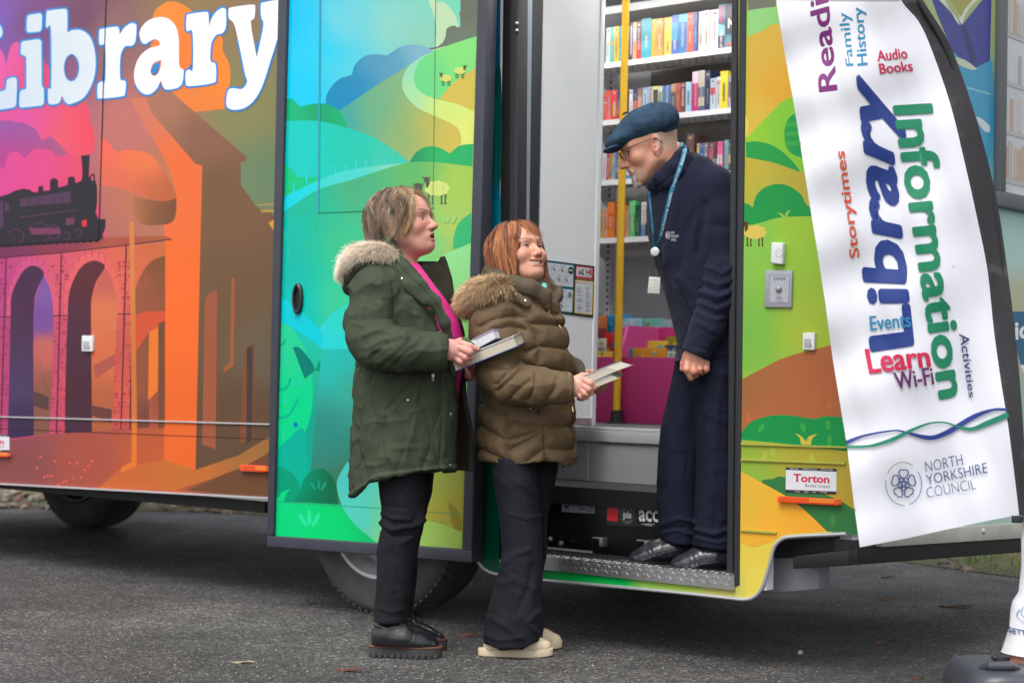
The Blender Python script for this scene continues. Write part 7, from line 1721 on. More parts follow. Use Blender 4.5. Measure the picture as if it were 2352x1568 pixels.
# hood bulk behind the neck
S = f1.grid(770, 555, 930, 700, -.25, .25, .006)
f1.chain(S, [(890, 588, -.12, 22), (850, 605, -.14, 28), (818, 632, -.08, 24), (806, 660, .0, 20)], .03); f1.chain(S, [(890, 588, .10, 22), (850, 600, .14, 28), (818, 628, .08, 24)], .03); S.op(ell(f1.W(846, 618, 0), (.075, .17, .05)), .03)
cloth("hood", S, (54, 62, 48), parkaM, g1, amp=.004, sc=10)
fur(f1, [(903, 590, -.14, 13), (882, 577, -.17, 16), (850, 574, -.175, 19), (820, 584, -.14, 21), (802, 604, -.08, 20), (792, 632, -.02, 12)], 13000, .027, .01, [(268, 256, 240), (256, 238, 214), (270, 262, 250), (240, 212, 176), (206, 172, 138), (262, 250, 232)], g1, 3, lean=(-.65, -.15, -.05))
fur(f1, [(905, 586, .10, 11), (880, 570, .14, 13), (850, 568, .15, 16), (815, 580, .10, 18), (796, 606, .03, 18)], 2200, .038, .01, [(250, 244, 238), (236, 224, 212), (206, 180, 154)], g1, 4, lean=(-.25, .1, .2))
# pink top
S = f1.grid(880, 570, 1090, 960, -.22, .22, .006)
S.op(loft(f1.rows([(606, 925, 962, .05), (640, 915, 988, .12), (690, 900, 1026, .16), (740, 900, 1056, .175), (775, 900, 1066, .175), (820, 900, 1064, .17), (865, 900, 1060, .17), (900, 900, 1054, .17), (940, 900, 1047, .17)]), 2.2), .01)
S.cut(hemcut([(880, 935), (1040, 938), (1050, 925)]))
S.cut(pxcut(lambda px, py, Y: (px - 905) * -1 + 0 * py))
cloth("top", S, (240, 46, 150), mat("pink_cloth", attr=True, rough=.75), g1, amp=.002, sc=8)
for (x, y) in ((889, 611), (922, 640)): stud(tcol if hit(tcol, x, y)[0] is not None else tc1, x, y, .0065, g1, metalM)
for (x, y, r) in ((1024, 720, .0075), (1036, 836, .006), (1036, 951, .0075), (1034, 1067, .0075), (937, 919, .006)): stud(tc1, x, y, r, g1, metalM)
cordp, _ = hit(tc1, 995, 862); 
if cordp is not None: MB().box(cordp - fw * .006, (.009, .008, .012)).tube([cordp - fw * .006 + np.array([0, 0, -.004]), cordp - fw * .008 + np.array([-.006, 0, -.02]), cordp - fw * .006 + np.array([0, 0, -.022]), cordp - fw * .006 + np.array([.002, 0, -.005])], .0015, 6).tube([cordp - fw * .006, cordp - fw * .008 + np.array([.014, 0, .022]), cordp - fw * .004 + np.array([.03, 0, .045])], .001, 6).build("cord_lock", [metalM], g1)
# trousers and boots
denimM = mat("dark_denim", attr=True, rough=.9, spec=.2, bump=(700, .3, .0006), mottle=(40, .12))
leg1 = [(1085, 868, 975, .12, -.07), (1140, 872, 976, .12, -.07), (1180, 876, 975, .105, -.08), (1215, 872, 966, .09, -.085), (1260, 866, 958, .08, -.09), (1320, 864, 950, .078, -.09), (1380, 860, 942, .075, -.09), (1427, 857, 938, .075, -.09)]
leg2 = [(1085, 900, 998, .12, .09), (1140, 905, 990, .11, .09), (1180, 905, 980, .10, .09), (1215, 900, 972, .09, .09), (1260, 896, 962, .08, .10), (1320, 890, 958, .075, .10), (1380, 890, 952, .07, .10), (1414, 892, 948, .07, .10)]
fl1 = [([(878, 1178), (905, 1190), (940, 1192)], 5, .007), ([(874, 1200), (900, 1216), (950, 1205), (968, 1192)], 6, .010), ([(872, 1212), (905, 1232), (945, 1228)], 4, -.006), ([(965, 1180), (950, 1225), (925, 1245)], 6, .006), ([(880, 1160), (930, 1166)], 4, -.004), ([(905, 1290), (900, 1350)], 9, .003), ([(870, 1395), (900, 1405), (930, 1398)], 5, .004), ([(920, 1240), (915, 1420)], 1.5, -.0025)]
pants(f1, "trousers", [leg1, leg2], (31, 31, 37), denimM, g1, fl1, paint=lambda Vv, N, px, py, near, col: mixc(col * (1 + .22 * vnoise(Vv, 14)[:, None]), A3((60, 62, 72)), .35 * np.exp(-((py - 1420) / 1.2) ** 2) + .3 * np.exp(-(segdist(px, py, [(921, 1130), (915, 1240), (912, 1420)]) / 1.2) ** 2)))
def boot(fig, P, name, colr, parent, M_, uprows, foot, h, solerows, M2, welt=None, cutz=None, sc=1.0, paint=None):
    S = fig.grid(P[0], P[1], P[2], P[3], P[4], P[5], h)
    for q in uprows: S.op(loft(fig.rows(q), 2.2), .02)
    fig.chain(S, foot, .025, 1.0)
    S.cut(hemcut(cutz)); o = cloth(name, S, colr, M_, parent, amp=.0012, sc=25, paint=paint, disp=lambda Vv, N, px, py, near: 0 * px)
    return o
leatherM = mat("black_leather", attr=True, rough=.3, coat=.25, bump=(90, .25, .0015), mottle=(25, .15))
soleM = mat("boot_sole", (58, 56, 56), rough=.75, mottle=(30, .2)); weltM = mat("brown_welt", (120, 78, 60), rough=.7)
def sole(fig, outline, z0, z1, M_, parent, name="sole", bevel=.003, notch=None):
    """outline: ground-plane px list -> prism between heights"""
    pts = [ground(x, y, 0.0) for x, y in outline]; lo = [(p[0], p[1], z0) for p in pts]; return MB().prism(lo, (0, 0, z1 - z0)).build(name, M_, parent, bevel=bevel)
def footsole(cx, cy, L_, W_, yaw, z0, z1, M_, parent, name="sole", taper=.8, n=36, groove=0, lift=0.0, grow=0.0):
    c, s = math.cos(yaw), math.sin(yaw); lo = []
    pts = []
    for k in range(n):
        w = 2 * math.pi * k / n; x = L_ / 2 * math.cos(w); y = W_ / 2 * math.copysign(abs(math.sin(w)) ** .75, math.sin(w)) * (1.0 - .18 * (1 if x < 0 else 0) * min(1, -x / (L_ / 2) * 1.4) - .16 * math.exp(-((x + L_ * .08) / (L_ * .16)) ** 2)); pts.append((x, y))
    m = MB(); rings = [(z0, 1 - grow), (z0 + (z1 - z0) * .5, 1.0), (z1, 1 - grow * .5)]
    for z, g in rings:
        for x, y in pts: m.v.append((cx + (x * c - y * s) * g, cy + (x * s + y * c) * g, z + lift * max(0, x / (L_ / 2)) ** 3))
    for i in range(2):
        for k in range(n): a = i * n + k; b = i * n + (k + 1) % n; m.f.append([a, b, b + n, a + n]); m.m.append(0); m.c.append(None)
    m.f.append(list(range(n))[::-1]); m.f.append([2 * n + k for k in range(n)]); m.m += [0, 0]; m.c += [None, None]
    if groove:
        for k in range(groove):
            for s_ in (-1, 1):
                x = -L_ * .42 + L_ * .84 * k / (groove - 1); hw = np.interp(x, [-L_ / 2, -L_ * .2, L_ * .25, L_ / 2], [W_ * .36, W_ * .40, W_ * .49, W_ * .25]); y = s_ * hw
                m.box((cx + x * c - y * s, cy + x * s + y * c, z0 + .009), (.012, .016, .018), 0, np.array([[c, -s, 0], [s, c, 0], [0, 0, 1]]))
    return m.build(name, [M_], parent, bevel=.002, smooth=True)
gA = ground(931, 1500); gB = ground(950, 1492)
def bootset(fig, g, d, xoff, yoff, tag_):
    X = lambda p: (p[0] + xoff, p[1] + yoff) + tuple(p[2:])
    up = [X(q)[:1] for q in []]
    S = fig.grid(835 + xoff, 1400 + yoff, 1035 + xoff, 1510 + yoff, d - .10, d + .10, .0035)
    S.op(loft(fig.rows([(1408 + yoff, 864 + xoff, 932 + xoff, .045, d), (1440 + yoff, 861 + xoff, 936 + xoff, .046, d), (1470 + yoff, 856 + xoff, 952 + xoff, .046, d), (1484 + yoff, 855 + xoff, 975 + xoff, .046, d)])), .02)
    fig.chain(S, [X((890, 1462, d, 30)), X((930, 1465, d, 28)), X((965, 1474, d, 22)), X((992, 1479, d, 17))], .03, 1.15)
    S.cut(hemcut([(840 + xoff, 1481 + yoff), (1030 + xoff, 1490 + yoff)]))
    b = cloth("boot", S, (26, 26, 30), leatherM, g1, amp=.0012, sc=30, disp=lambda Vv, N, px, py, near: creases(px, py, [([X(q)[:2] for q in ((940, 1430), (952, 1450), (945, 1470), (930, 1480))], 1.3, -.002), ([X(q)[:2] for q in ((893, 1425), (893, 1478))], 1.2, -.0018), ([X(q)[:2] for q in ((865, 1436), (890, 1442), (915, 1436))], 4, .002)]))
    return b
yb1 = f1.Y0 - .09; yb2 = f1.Y0 + .10
bA = bootset(f1, g1, -.09, 0, 0, 0); k1 = f1.k
xc = at(931, 1495, yb1)[0]
footsole(xc, yb1, .262, .098, .0, .0, .036, soleM, g1, groove=11); footsole(xc, yb1, .266, .102, 0, .0365, .0425, weltM, g1, "welt")
zoff = -(at(931, 1500, yb2)[2] - at(931, 1500, yb1)[2]); yshift = (at(931, 1500, yb2)[2] - at(931, 1500, yb1)[2]) * F / yb2
bootset(f1, g1, .10, 14, -12, 0); xc = at(945, 1483, yb2)[0]
footsole(xc, yb2, .262, .098, .0, .0, .036, soleM, g1, groove=11); footsole(xc, yb2, .266, .102, 0, .0365, .0425, weltM, g1, "welt")
# books in her hands (resting in the hands: things of their own)
def bookblock(fig, B0, B1, T0, T1, shift, d0, d1, name, label, group, pagec, covc_lo, covc_up, spine=False, th=1.7, grp=None):
    e = empty(name, fig.W(B0[0], B0[1], d0), label, "book", grp)
    n4 = [B0, B1, T1, T0]; a = [fig.W(p[0], p[1], d0) for p in n4]; b = [fig.W(p[0] + shift[0], p[1] + shift[1], d1) for p in n4]
    m = MB(); m.hexa([a[0], a[1], b[1], b[0], a[3], a[2], b[2], b[3]])
    pm = mat("pages_%d_%d_%d" % pagec, pagec, rough=.85)
    nt = pm.node_tree
    if not nt.nodes.get("pgw"):
        w_ = nt.nodes.new("ShaderNodeTexWave"); w_.name = "pgw"; w_.bands_direction = 'Z'; w_.inputs["Scale"].default_value = 90; w_.inputs["Distortion"].default_value = 1.5; w_.inputs["Detail"].default_value = 1; tc = nt.nodes.new("ShaderNodeTexCoord"); nt.links.new(tc.outputs["Object"], w_.inputs["Vector"])
        mp = nt.nodes.new("ShaderNodeMapping"); mp.inputs["Rotation"].default_value = (0, math.radians(22), 0); nt.links.new(tc.outputs["Object"], mp.inputs["Vector"]); nt.links.new(mp.outputs[0], w_.inputs["Vector"])
        rp = nt.nodes.new("ShaderNodeValToRGB"); cc = alb(pagec); rp.color_ramp.elements[0].color = tuple(x * .8 for x in cc[:3]) + (1,); rp.color_ramp.elements[1].color = cc; nt.links.new(w_.outputs["Fac"], rp.inputs["Fac"]); nt.links.new(rp.outputs["Color"], nt.nodes["Principled BSDF"].inputs["Base Color"])
    m.build("page_block", [pm], e)
    up = (a[3] - a[0]); up = up / np.linalg.norm(up); ln = (a[1] - a[0]) / np.linalg.norm(a[1] - a[0]); dp = (b[0] - a[0]) / np.linalg.norm(b[0] - a[0])
    t = th / fig.k
    for base, cc, sg in ((0, covc_lo, -1), (3, covc_up, 1)):
        p0, p1 = a[base], a[1 if base == 0 else 2]; q0, q1 = b[base], b[1 if base == 0 else 2]; ex = ln * .004; ed = dp * .003; o_ = up * t * sg; g0 = up * .0006 * sg
        MB().hexa([p0 - ex - ed + g0, p1 + ex - ed + g0, q1 + ex + ed + g0, q0 - ex + ed + g0, p0 - ex - ed + o_, p1 + ex - ed + o_, q1 + ex + ed + o_, q0 - ex + ed + o_]).build("cover", [mat("cover_%d_%d_%d" % cc, cc, rough=.25, coat=.5)], e, bevel=.0008)
    return e
bookblock(f1, (1047, 850), (1187, 794), (1040, 829), (1179, 774), (20, -10), -.26, -.10, "book", "large thick hardback with blue back cover held by the woman in green", None, (214, 204, 184), (62, 88, 150), (206, 210, 214), grp=None, th=2.4)
bookblock(f1, (1094, 801), (1138, 777), (1088, 781), (1132, 759), (30, 1), -.215, -.12, "book", "white-edged paperback with dark cover lying on top of the large hardback", None, (222, 222, 224), (26, 26, 42), (170, 150, 190), th=3.0)
cd = extrude_px(f1, [(1060, 779), (1068, 771), (1092, 791), (1079, 806)], -.255, -.253, [mat("card_green", (60, 110, 40), rough=.3, mottle=(60, .4))], "library_card", None); tag(cd, "small green plastic card between her fingers and the paperback", "card")
extrude_px(f1, [(1080, 782), (1090, 781), (1096, 790), (1094, 794)], -.2515, -.2505, [plastW], "card_label", cd)
# =============================================================== SECOND WOMAN (brown padded coat)
f2 = Fig(6.42, None, None)
g2 = empty("person", f2.W(1190, 1500, 0), "smiling woman with ginger bob and brown padded coat with fur hood", "person")
R2_ = frame(51, 19); sc2 = .985
C2_ = at(1209.6, 563.5, f2.Y0 - .12) - sc2 * (R2_ @ np.array([.085, -.031, 0]))
head2, T2 = build_head(dict(R=R2_, scale=sc2, C=C2_, mouth='smile', lid=.0031, skin=(222, 162, 136), red=(214, 118, 100), brow=(122, 82, 64), browk=.75, iris=(50, 38, 32), nose=.95, lips=(190, 96, 92), gaze=(1, -.1, .28), neck=.052, ear=.8))
pal2 = [(1308, 888, -.30, 16), (1322, 887, -.30, 21), (1338, 884, -.30, 18)]
fg2 = [[(1342, 872, -.31, 8), (1356, 880, -.325, 7.4), (1364, 889, -.315, 6.6), (1358, 896, -.29, 6)], [(1340, 884, -.31, 8.2), (1352, 893, -.325, 7.6), (1357, 902, -.31, 6.8), (1348, 905, -.285, 6)], [(1333, 893, -.305, 8), (1343, 903, -.32, 7.4), (1346, 911, -.305, 6.4), (1338, 912, -.28, 5.8)], [(1325, 899, -.30, 7.6), (1333, 909, -.31, 6.8), (1337, 915, -.295, 5.8), (1330, 915, -.27, 5.2)], [(1320, 872, -.28, 9), (1338, 863, -.27, 7.6), (1352, 862, -.265, 6.4)]]
hand2 = handmesh(f2, pal2, fg2, (232, 180, 158), (206, 128, 112))
fg2b = [[(1356, 896, -.06, 7.6), (1368, 897, -.12, 7.2), (1374, 890, -.17, 6.4)], [(1364, 893, -.06, 7.6), (1380, 893, -.11, 7), (1385, 888, -.16, 6.2)], [(1370, 889, -.05, 7.4), (1387, 889, -.09, 6.8), (1393, 884, -.14, 6)], [(1345, 864, -.08, 8), (1352, 856, -.14, 7.4), (1361, 854, -.19, 6.4)]]
hand2b = handmesh(f2, [(1330, 868, .0, 14), (1345, 878, -.03, 16), (1360, 886, -.05, 13)], fg2b, (214, 156, 138), (186, 112, 100))
body2 = inner_body(f2, dict(x0=1080, y0=600, x1=1400, y1=1490, skin=(234, 178, 154), chains=[
    [(1195, 640, 0, 34), (1190, 690, 0, 60), (1200, 760, 0, 85), (1205, 900, 0, 82), (1205, 1010, 0, 80)], [(1170, 680, -.10, 38), (1140, 720, -.17, 32), (1150, 860, -.24, 28), (1240, 885, -.28, 22), (1312, 888, -.30, 14)],
    [(1210, 690, .10, 38), (1240, 720, .17, 32), (1270, 820, .14, 26), (1330, 860, .0, 14)], [(1190, 1020, -.09, 55), (1190, 1200, -.09, 36), (1180, 1320, -.09, 26), (1170, 1440, -.09, 20)], [(1225, 1020, .09, 55), (1220, 1200, .10, 36), (1215, 1320, .10, 26), (1212, 1430, .10, 20)]]))
v, f, c = merge([body2] + head2 + [hand2, hand2b]); npmesh("body", v, f, c, skinM, g2)
def spec2(r):
    gin = [(190, 118, 78), (210, 138, 92), (170, 102, 66), (222, 156, 108), (152, 88, 58)]; dk = [(122, 70, 48), (140, 84, 58), (104, 60, 44)]
    u = r.random()
    if u < .13: ph0 = math.radians(r.uniform(-25, 35)); return (ph0, math.radians(r.uniform(-18, 62)), r.uniform(.1, .45), r.uniform(.024, .048), r.uniform(.006, .014), .0010, gin, .10, .02)
    if u < .24: return (math.radians(r.uniform(-50, -15)), math.radians(r.uniform(-80, -58)), r.uniform(.1, .5), r.uniform(-.15, -.09), r.uniform(.006, .016), .0011, gin + dk, .10, .08)
    ph = r.uniform(-math.pi, math.pi)
    if abs(ph) < math.radians(62): return None
    back = abs(ph) > math.radians(110)
    return (ph + r.gauss(0, .08), ph + r.gauss(0, .08), r.uniform(.03, 1.0), (-.085 if back else -.150) + abs(r.gauss(0, .016)), r.uniform(.010, .024) + (.004 if back else 0), .0011, gin if r.random() < .75 else dk, .12, .10)
hp = hair_paths(spec2, 12000, 33, T2, 14, .06)
cp = hair_cap(T2, lambda X, Y, Z: np.maximum(np.minimum(X - (.026 + .35 * np.maximum(Z, 0)) + 0 * Y, .084 - Z + 0 * X), -.085 - Z + .25 * np.minimum(X, 0) * -1 + 0 * Y), (140, 88, 60), .010, lambda S: S.op(ell((-.05, 0, -.03), (.078, .088, .075)), .03))
v, f, c = merge([cp, hp]); npmesh("hair", v, f, c, hairM, g2)
pufM = mat("padded_cloth", attr=True, rough=.66, spec=.25, bump=(500, .12, .0005), mottle=(6, .08)); BRN = (104, 85, 61)
S = f2.grid(1075, 600, 1355, 1095, -.30, .30, .0052)
rw2 = [(640, 1138, 1250, .10), (660, 1112, 1266, .15), (690, 1096, 1285, .19), (735, 1087, 1304, .205), (790, 1092, 1314, .205), (850, 1102, 1318, .20), (878, 1106, 1317, .19), (905, 1103, 1319, .195), (950, 1097, 1322, .21), (1000, 1095, 1323, .22), (1045, 1096, 1328, .225), (1066, 1099, 1331, .225), (1085, 1106, 1326, .22)]
S.op(loft(f2.rows(rw2), 2.3), .01)
f2.chain(S, [(1160, 672, -.10, 34), (1142, 700, -.15, 46), (1130, 755, -.175, 50), (1140, 820, -.20, 48)], .03)
S.cut(hemcut([(1075, 1060), (1100, 1062), (1130, 1068), (1170, 1076), (1205, 1070), (1250, 1063), (1285, 1066), (1303, 1076), (1318, 1074), (1335, 1062)]))
sm2 = [[CW(185, 880), CW(300, 820), CW(420, 805), CW(530, 815)], [CW(210, 720), CW(330, 690), CW(430, 700), CW(520, 745)], [CW(300, 905), CW(430, 870), CW(520, 900)], [CW(560, 862), CW(700, 860), CW(850, 872)], [CW(520, 1060), CW(620, 1020), CW(700, 1022), CW(860, 1034)], [CW(510, 1150), CW(620, 1160), CW(815, 1200)], [CW(510, 745), CW(530, 830), CW(605, 940), CW(628, 1050), CW(615, 1165)],
       [CW(600, 700), CW(700, 770), CW(770, 790)], [C8(1085, 705), C8(1140, 700), C8(1210, 765), C8(1310, 802)], [C8(1090, 880), C8(1170, 930), C8(1310, 1000)], [C8(1310, 1000), C8(1480, 962), C8(1625, 890)], [C8(1310, 895), C8(1395, 852), C8(1440, 885), C8(1620, 892), C8(1860, 888)], [C8(1090, 1058), C8(1190, 1112), C8(1310, 1160)], [C8(1330, 1080), C8(1480, 1010), C8(1600, 930)], [C8(1625, 1062), C8(1750, 1068), C8(1870, 1062)], [C8(1480, 1170), C8(1625, 1066)], [C8(1310, 800), C8(1312, 1210)], [C8(1625, 890), C8(1640, 1062), C8(1650, 1200)], [C8(1110, 1190), C8(1400, 1215), C8(1880, 1195)]]
zip2 = [CW(668, 745), CW(738, 835), CW(798, 950), CW(822, 1080), CW(830, 1195), C8(1830, 700), C8(1852, 850), C8(1862, 1000), C8(1880, 1190)]
def d2(Vv, N, px, py, near): return seams(px, py, sm2, 2.6, .006, .014, 13) * np.where(near, 1, .6) + seams(px, py, [zip2], 1.6, .005) * near + .003 * fbm(Vv, 26, 2) + creases(px, py, [([(1112, 880), (1150, 900), (1200, 912)], 8, .006), ([CW(450, 1500), CW(600, 1480)], 5, -.004)]) * near
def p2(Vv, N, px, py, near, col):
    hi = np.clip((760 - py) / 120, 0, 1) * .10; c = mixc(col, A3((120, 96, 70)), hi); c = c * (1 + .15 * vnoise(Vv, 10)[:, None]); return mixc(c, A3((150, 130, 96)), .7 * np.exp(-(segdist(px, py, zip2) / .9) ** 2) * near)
coat2 = cloth("coat", S, BRN, pufM, g2, disp=d2, paint=p2, amp=.003, sc=8, ridge=.005)
S = f2.grid(1085, 770, 1345, 960, -.42, .0, .0048)
f2.chain(S, [(1136, 790, -.19, 49), (1146, 850, -.225, 48), (1172, 878, -.26, 46), (1230, 888, -.29, 41), (1285, 890, -.30, 33), (1325, 890, -.30, 28)], .03)
S.cut(pxcut(lambda px, py, Y: px - (1316 + (py - 890) * .05))); S.cut(pxcut(lambda px, py, Y: 800 - py))
rib = [[(x, 855), (x + 1, 925)] for x in (1299, 1304, 1309, 1313)]
def d2s(Vv, N, px, py, near): return seams(px, py, [[CW(230, 1150), CW(420, 1180), CW(520, 1060)], [C8(1240, 560), C8(1330, 470), C8(1390, 390)], [C8(1240, 620), C8(1360, 520), C8(1450, 415)], [C8(1490, 690), C8(1545, 590), C8(1555, 470)], [C8(1350, 680), C8(1420, 600), C8(1500, 530)], [C8(1640, 690), C8(1700, 600), C8(1720, 500)]], 2.8, .006, .008, 12) + seams(px, py, rib, 1.1, .0025) + .003 * fbm(Vv, 24, 2)
sl2 = cloth("sleeve", S, BRN, pufM, g2, disp=d2s, paint=p2, amp=.003, sc=9, ridge=.005)
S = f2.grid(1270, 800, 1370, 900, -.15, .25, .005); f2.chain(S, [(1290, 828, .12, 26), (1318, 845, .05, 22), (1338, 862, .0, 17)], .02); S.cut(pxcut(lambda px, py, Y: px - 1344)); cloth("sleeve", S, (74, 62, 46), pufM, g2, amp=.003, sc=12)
t2 = bvh(coat2)
# high collar
S = f2.grid(1095, 585, 1310, 730, -.30, .20, .0045)
f2.chain(S, [(1140, 632, .06, 22), (1132, 630, -.03, 24), (1146, 645, -.11, 24), (1180, 655, -.16, 22), (1218, 664, -.17, 20), (1248, 680, -.155, 17), (1256, 700, -.15, 12)], .02, .7)
f2.chain(S, [(1282, 668, .0, 12), (1278, 682, -.03, 13), (1268, 702, -.08, 11)], .02, .8); f2.chain(S, [(1140, 628, .06, 20), (1200, 640, .12, 20), (1255, 655, .08, 16), (1280, 668, .02, 12)], .02, .7)
cloth("collar", S, (88, 76, 60), pufM, g2, disp=lambda Vv, N, px, py, near: seams(px, py, [[(1135, 650), (1185, 672), (1240, 690)]], 2.0, .004) + .004 * fbm(Vv, 22, 2), amp=.002, sc=14)
S = f2.grid(1160, 655, 1240, 720, -.3, .1, .004); f2.chain(S, [(1166, 668, -.165, 10), (1190, 684, -.19, 10), (1212, 698, -.20, 9)], .01, .5); tb = cloth("collar_tab", S, (96, 80, 60), pufM, g2, amp=.001, sc=14); tt_ = bvh(tb)
for (x, y) in (CW(455, 658), CW(526, 702)): stud(tt_, x, y, .006, g2, metalM)
for (x, y, r) in ((C8(1515, 745)) + (.0055,), C8(1574, 782) + (.0075,)): stud(t2, x, y, r, g2, metalM if r < .006 else blackM)
m = MB()
zp = ontop(t2, [(a + (b - a) * t) for a, b in zip(np.array(zip2[:-1]), np.array(zip2[1:])) for t in np.linspace(0, 1, 5)[:-1]], .003, lambda x, y: f2.W(x, y, -.2)); m.tube(zp, .0013, 6); p_, n_ = hit(t2, *CW(690, 775))
if p_ is not None: m.box(p_ - fw * .008 + np.array([0, 0, -.005]), (.006, .004, .026))
m.build("zip", [mat("brass", (150, 128, 92), rough=.3, metal=.8)], g2)
sheet3("scarf", [[f2.W(*p) for p in [(1240, 655, -.10), (1243, 668, -.12), (1248, 690, -.13)]], [f2.W(*p) for p in [(1248, 650, -.11), (1252, 665, -.14), (1250, 692, -.145)]], [f2.W(*p) for p in [(1258, 652, -.07), (1257, 668, -.11), (1252, 690, -.13)]]], mat("mint_cloth", (116, 210, 196), rough=.8), g2, .004)
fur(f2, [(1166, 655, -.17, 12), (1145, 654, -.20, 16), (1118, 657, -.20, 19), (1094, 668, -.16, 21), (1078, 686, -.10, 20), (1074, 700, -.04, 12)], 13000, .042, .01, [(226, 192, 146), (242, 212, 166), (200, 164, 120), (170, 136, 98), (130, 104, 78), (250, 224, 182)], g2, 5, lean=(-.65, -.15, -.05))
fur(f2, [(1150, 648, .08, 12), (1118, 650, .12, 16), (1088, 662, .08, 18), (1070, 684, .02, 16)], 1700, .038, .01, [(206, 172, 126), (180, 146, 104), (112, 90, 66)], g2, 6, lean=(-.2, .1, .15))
lg1 = [(1050, 1128, 1225, .13, -.08), (1100, 1134, 1232, .125, -.08), (1180, 1146, 1240, .105, -.085), (1260, 1154, 1245, .09, -.09), (1320, 1144, 1246, .09, -.09), (1380, 1126, 1240, .10, -.09), (1440, 1114, 1238, .11, -.09), (1486, 1108, 1240, .115, -.09)]
lg2 = [(1050, 1180, 1282, .12, .09), (1100, 1185, 1275, .12, .09), (1180, 1185, 1258, .10, .09), (1260, 1190, 1256, .085, .10), (1320, 1185, 1248, .085, .10), (1380, 1180, 1240, .09, .10), (1440, 1170, 1248, .09, .10), (1466, 1165, 1255, .09, .10)]
fl2 = [([(1180, 1100), (1220, 1130), (1250, 1125)], 6, .004), ([(1170, 1180), (1210, 1190), (1250, 1182)], 5, .004), ([(1160, 1290), (1185, 1270), (1215, 1262)], 7, .006), ([(1150, 1340), (1180, 1330), (1225, 1350)], 8, .006), ([(1225, 1300), (1215, 1350), (1190, 1400)], 8, -.006), ([(1130, 1420), (1165, 1440), (1200, 1470)], 7, .006), ([(1115, 1458), (1150, 1470), (1200, 1462)], 6, .006), ([(1200, 1140), (1190, 1300), (1165, 1480)], 1.4, -.0025), ([(1240, 1400), (1210, 1430), (1235, 1455)], 6, .007)]
pants(f2, "trousers", [lg1, lg2], (31, 32, 39), denimM, g2, fl2, cuts=[(1095, 1474), (1112, 1478), (1150, 1490), (1200, 1488), (1245, 1468), (1270, 1462)], paint=lambda Vv, N, px, py, near, col: mixc(col * (1 + .25 * vnoise(Vv, 12)[:, None]), A3((64, 66, 80)), .35 * np.clip(vnoise(Vv * np.array([1, 1, .3]), 6) + .1, 0, 1)))
trM = mat("cream_trainer", attr=True, rough=.6, bump=(120, .15, .001))
for d_, xo, yo in ((-.09, 0, 0), (.10, 24, -14)):
    S = f2.grid(1085 + xo, 1445 + yo, 1290 + xo, 1512 + yo, d_ - .1, d_ + .1, .0035)
    f2.chain(S, [(1130 + xo, 1482 + yo, d_, 20), (1180 + xo, 1476 + yo, d_, 24), (1220 + xo, 1480 + yo, d_, 21), (1250 + xo, 1484 + yo, d_, 16)], .03, 1.2); S.cut(hemcut([(1080 + xo, 1494 + yo), (1300 + xo, 1494 + yo)]))
    cloth("trainer", S, (224, 206, 174), trM, g2, amp=.001, sc=30, disp=lambda Vv, N, px, py, near, xo=xo, yo=yo: creases(px, py, [([(1228 + xo, 1466 + yo), (1236 + xo, 1478 + yo), (1232 + xo, 1492 + yo)], 1.3, -.002), ([(1205 + xo, 1470 + yo), (1215 + xo, 1486 + yo)], 2.2, .002)]))
    yy = f2.Y0 + d_; xc = at(1184 + xo, 1490 + yo, yy)[0]; footsole(xc, yy, .272, .098, 0, 0, .026, mat("cream_sole", (226, 208, 178), rough=.6, mottle=(40, .08)), g2, groove=0, lift=.006)
bookblock(f2, (1350, 879), (1418, 850), (1334, 867), (1391, 842), (33, -12), -.29, -.15, "book", "upper of two paperbacks held at an angle by the woman in the brown coat", None, (206, 198, 184), (190, 186, 176), (170, 176, 196), th=1.4)
bookblock(f2, (1363, 891), (1417, 869), (1352, 881), (1404, 862), (14, -10), -.30, -.16, "book", "lower of two paperbacks with curved spine in the brown-coated woman's hands", None, (206, 198, 184), (176, 170, 160), (196, 198, 206), th=1.4)
MB().lathe(f2.W(1348, 906, -.322), (f2.W(1348, 906, -.31) - f2.W(1340, 898, -.31)), [(-.0012, .0098), (0, .0104), (.0012, .0098)], 20).build("ring", [mat("gold", (220, 180, 100), rough=.25, metal=1)], g2)
# =============================================================== MAN IN THE DOORWAY
f3 = Fig(6.43, None, None)
g3 = empty("person", f3.W(1600, 1300, 0), "bearded man in navy fleece, blue herringbone flat cap and lanyard leaning in the library doorway", "person")
R3_ = frame(176, -20); sc3 = 1.04
# facing left: the near eye is his left one
C3_ = at(1506, 333, f3.Y0 - .10) - sc3 * (R3_ @ np.array([-.008, .085, -.010]))
head3, T3 = build_head(dict(R=R3_, scale=sc3, C=C3_, mouth='shut', lid=.0034, skin=(216, 156, 128), red=(204, 104, 84), brow=(170, 150, 136), browk=.5, iris=(80, 76, 70), nose=1.06, lips=(166, 92, 80), gaze=(1, .1, -.35), neck=.060, ear=1.15, fem=0, old=1, browz=-.002,
    paint=lambda Vv, ay, col, ns: mixc(mixc(col, A3((214, 188, 174)), np.clip((.0 - Vv[:, 0]) / .03, 0, 1) * np.clip((Vv[:, 2] + .05) / .03, 0, 1) * .6 * (ay < .085)), A3((196, 176, 160)), np.clip(1 - np.abs(Vv[:, 2] + .09) / .03, 0, 1) * (Vv[:, 0] > .05) * .6)))
pal3 = [(1600, 800, -.17, 22), (1600, 818, -.17, 26), (1606, 834, -.175, 22)]
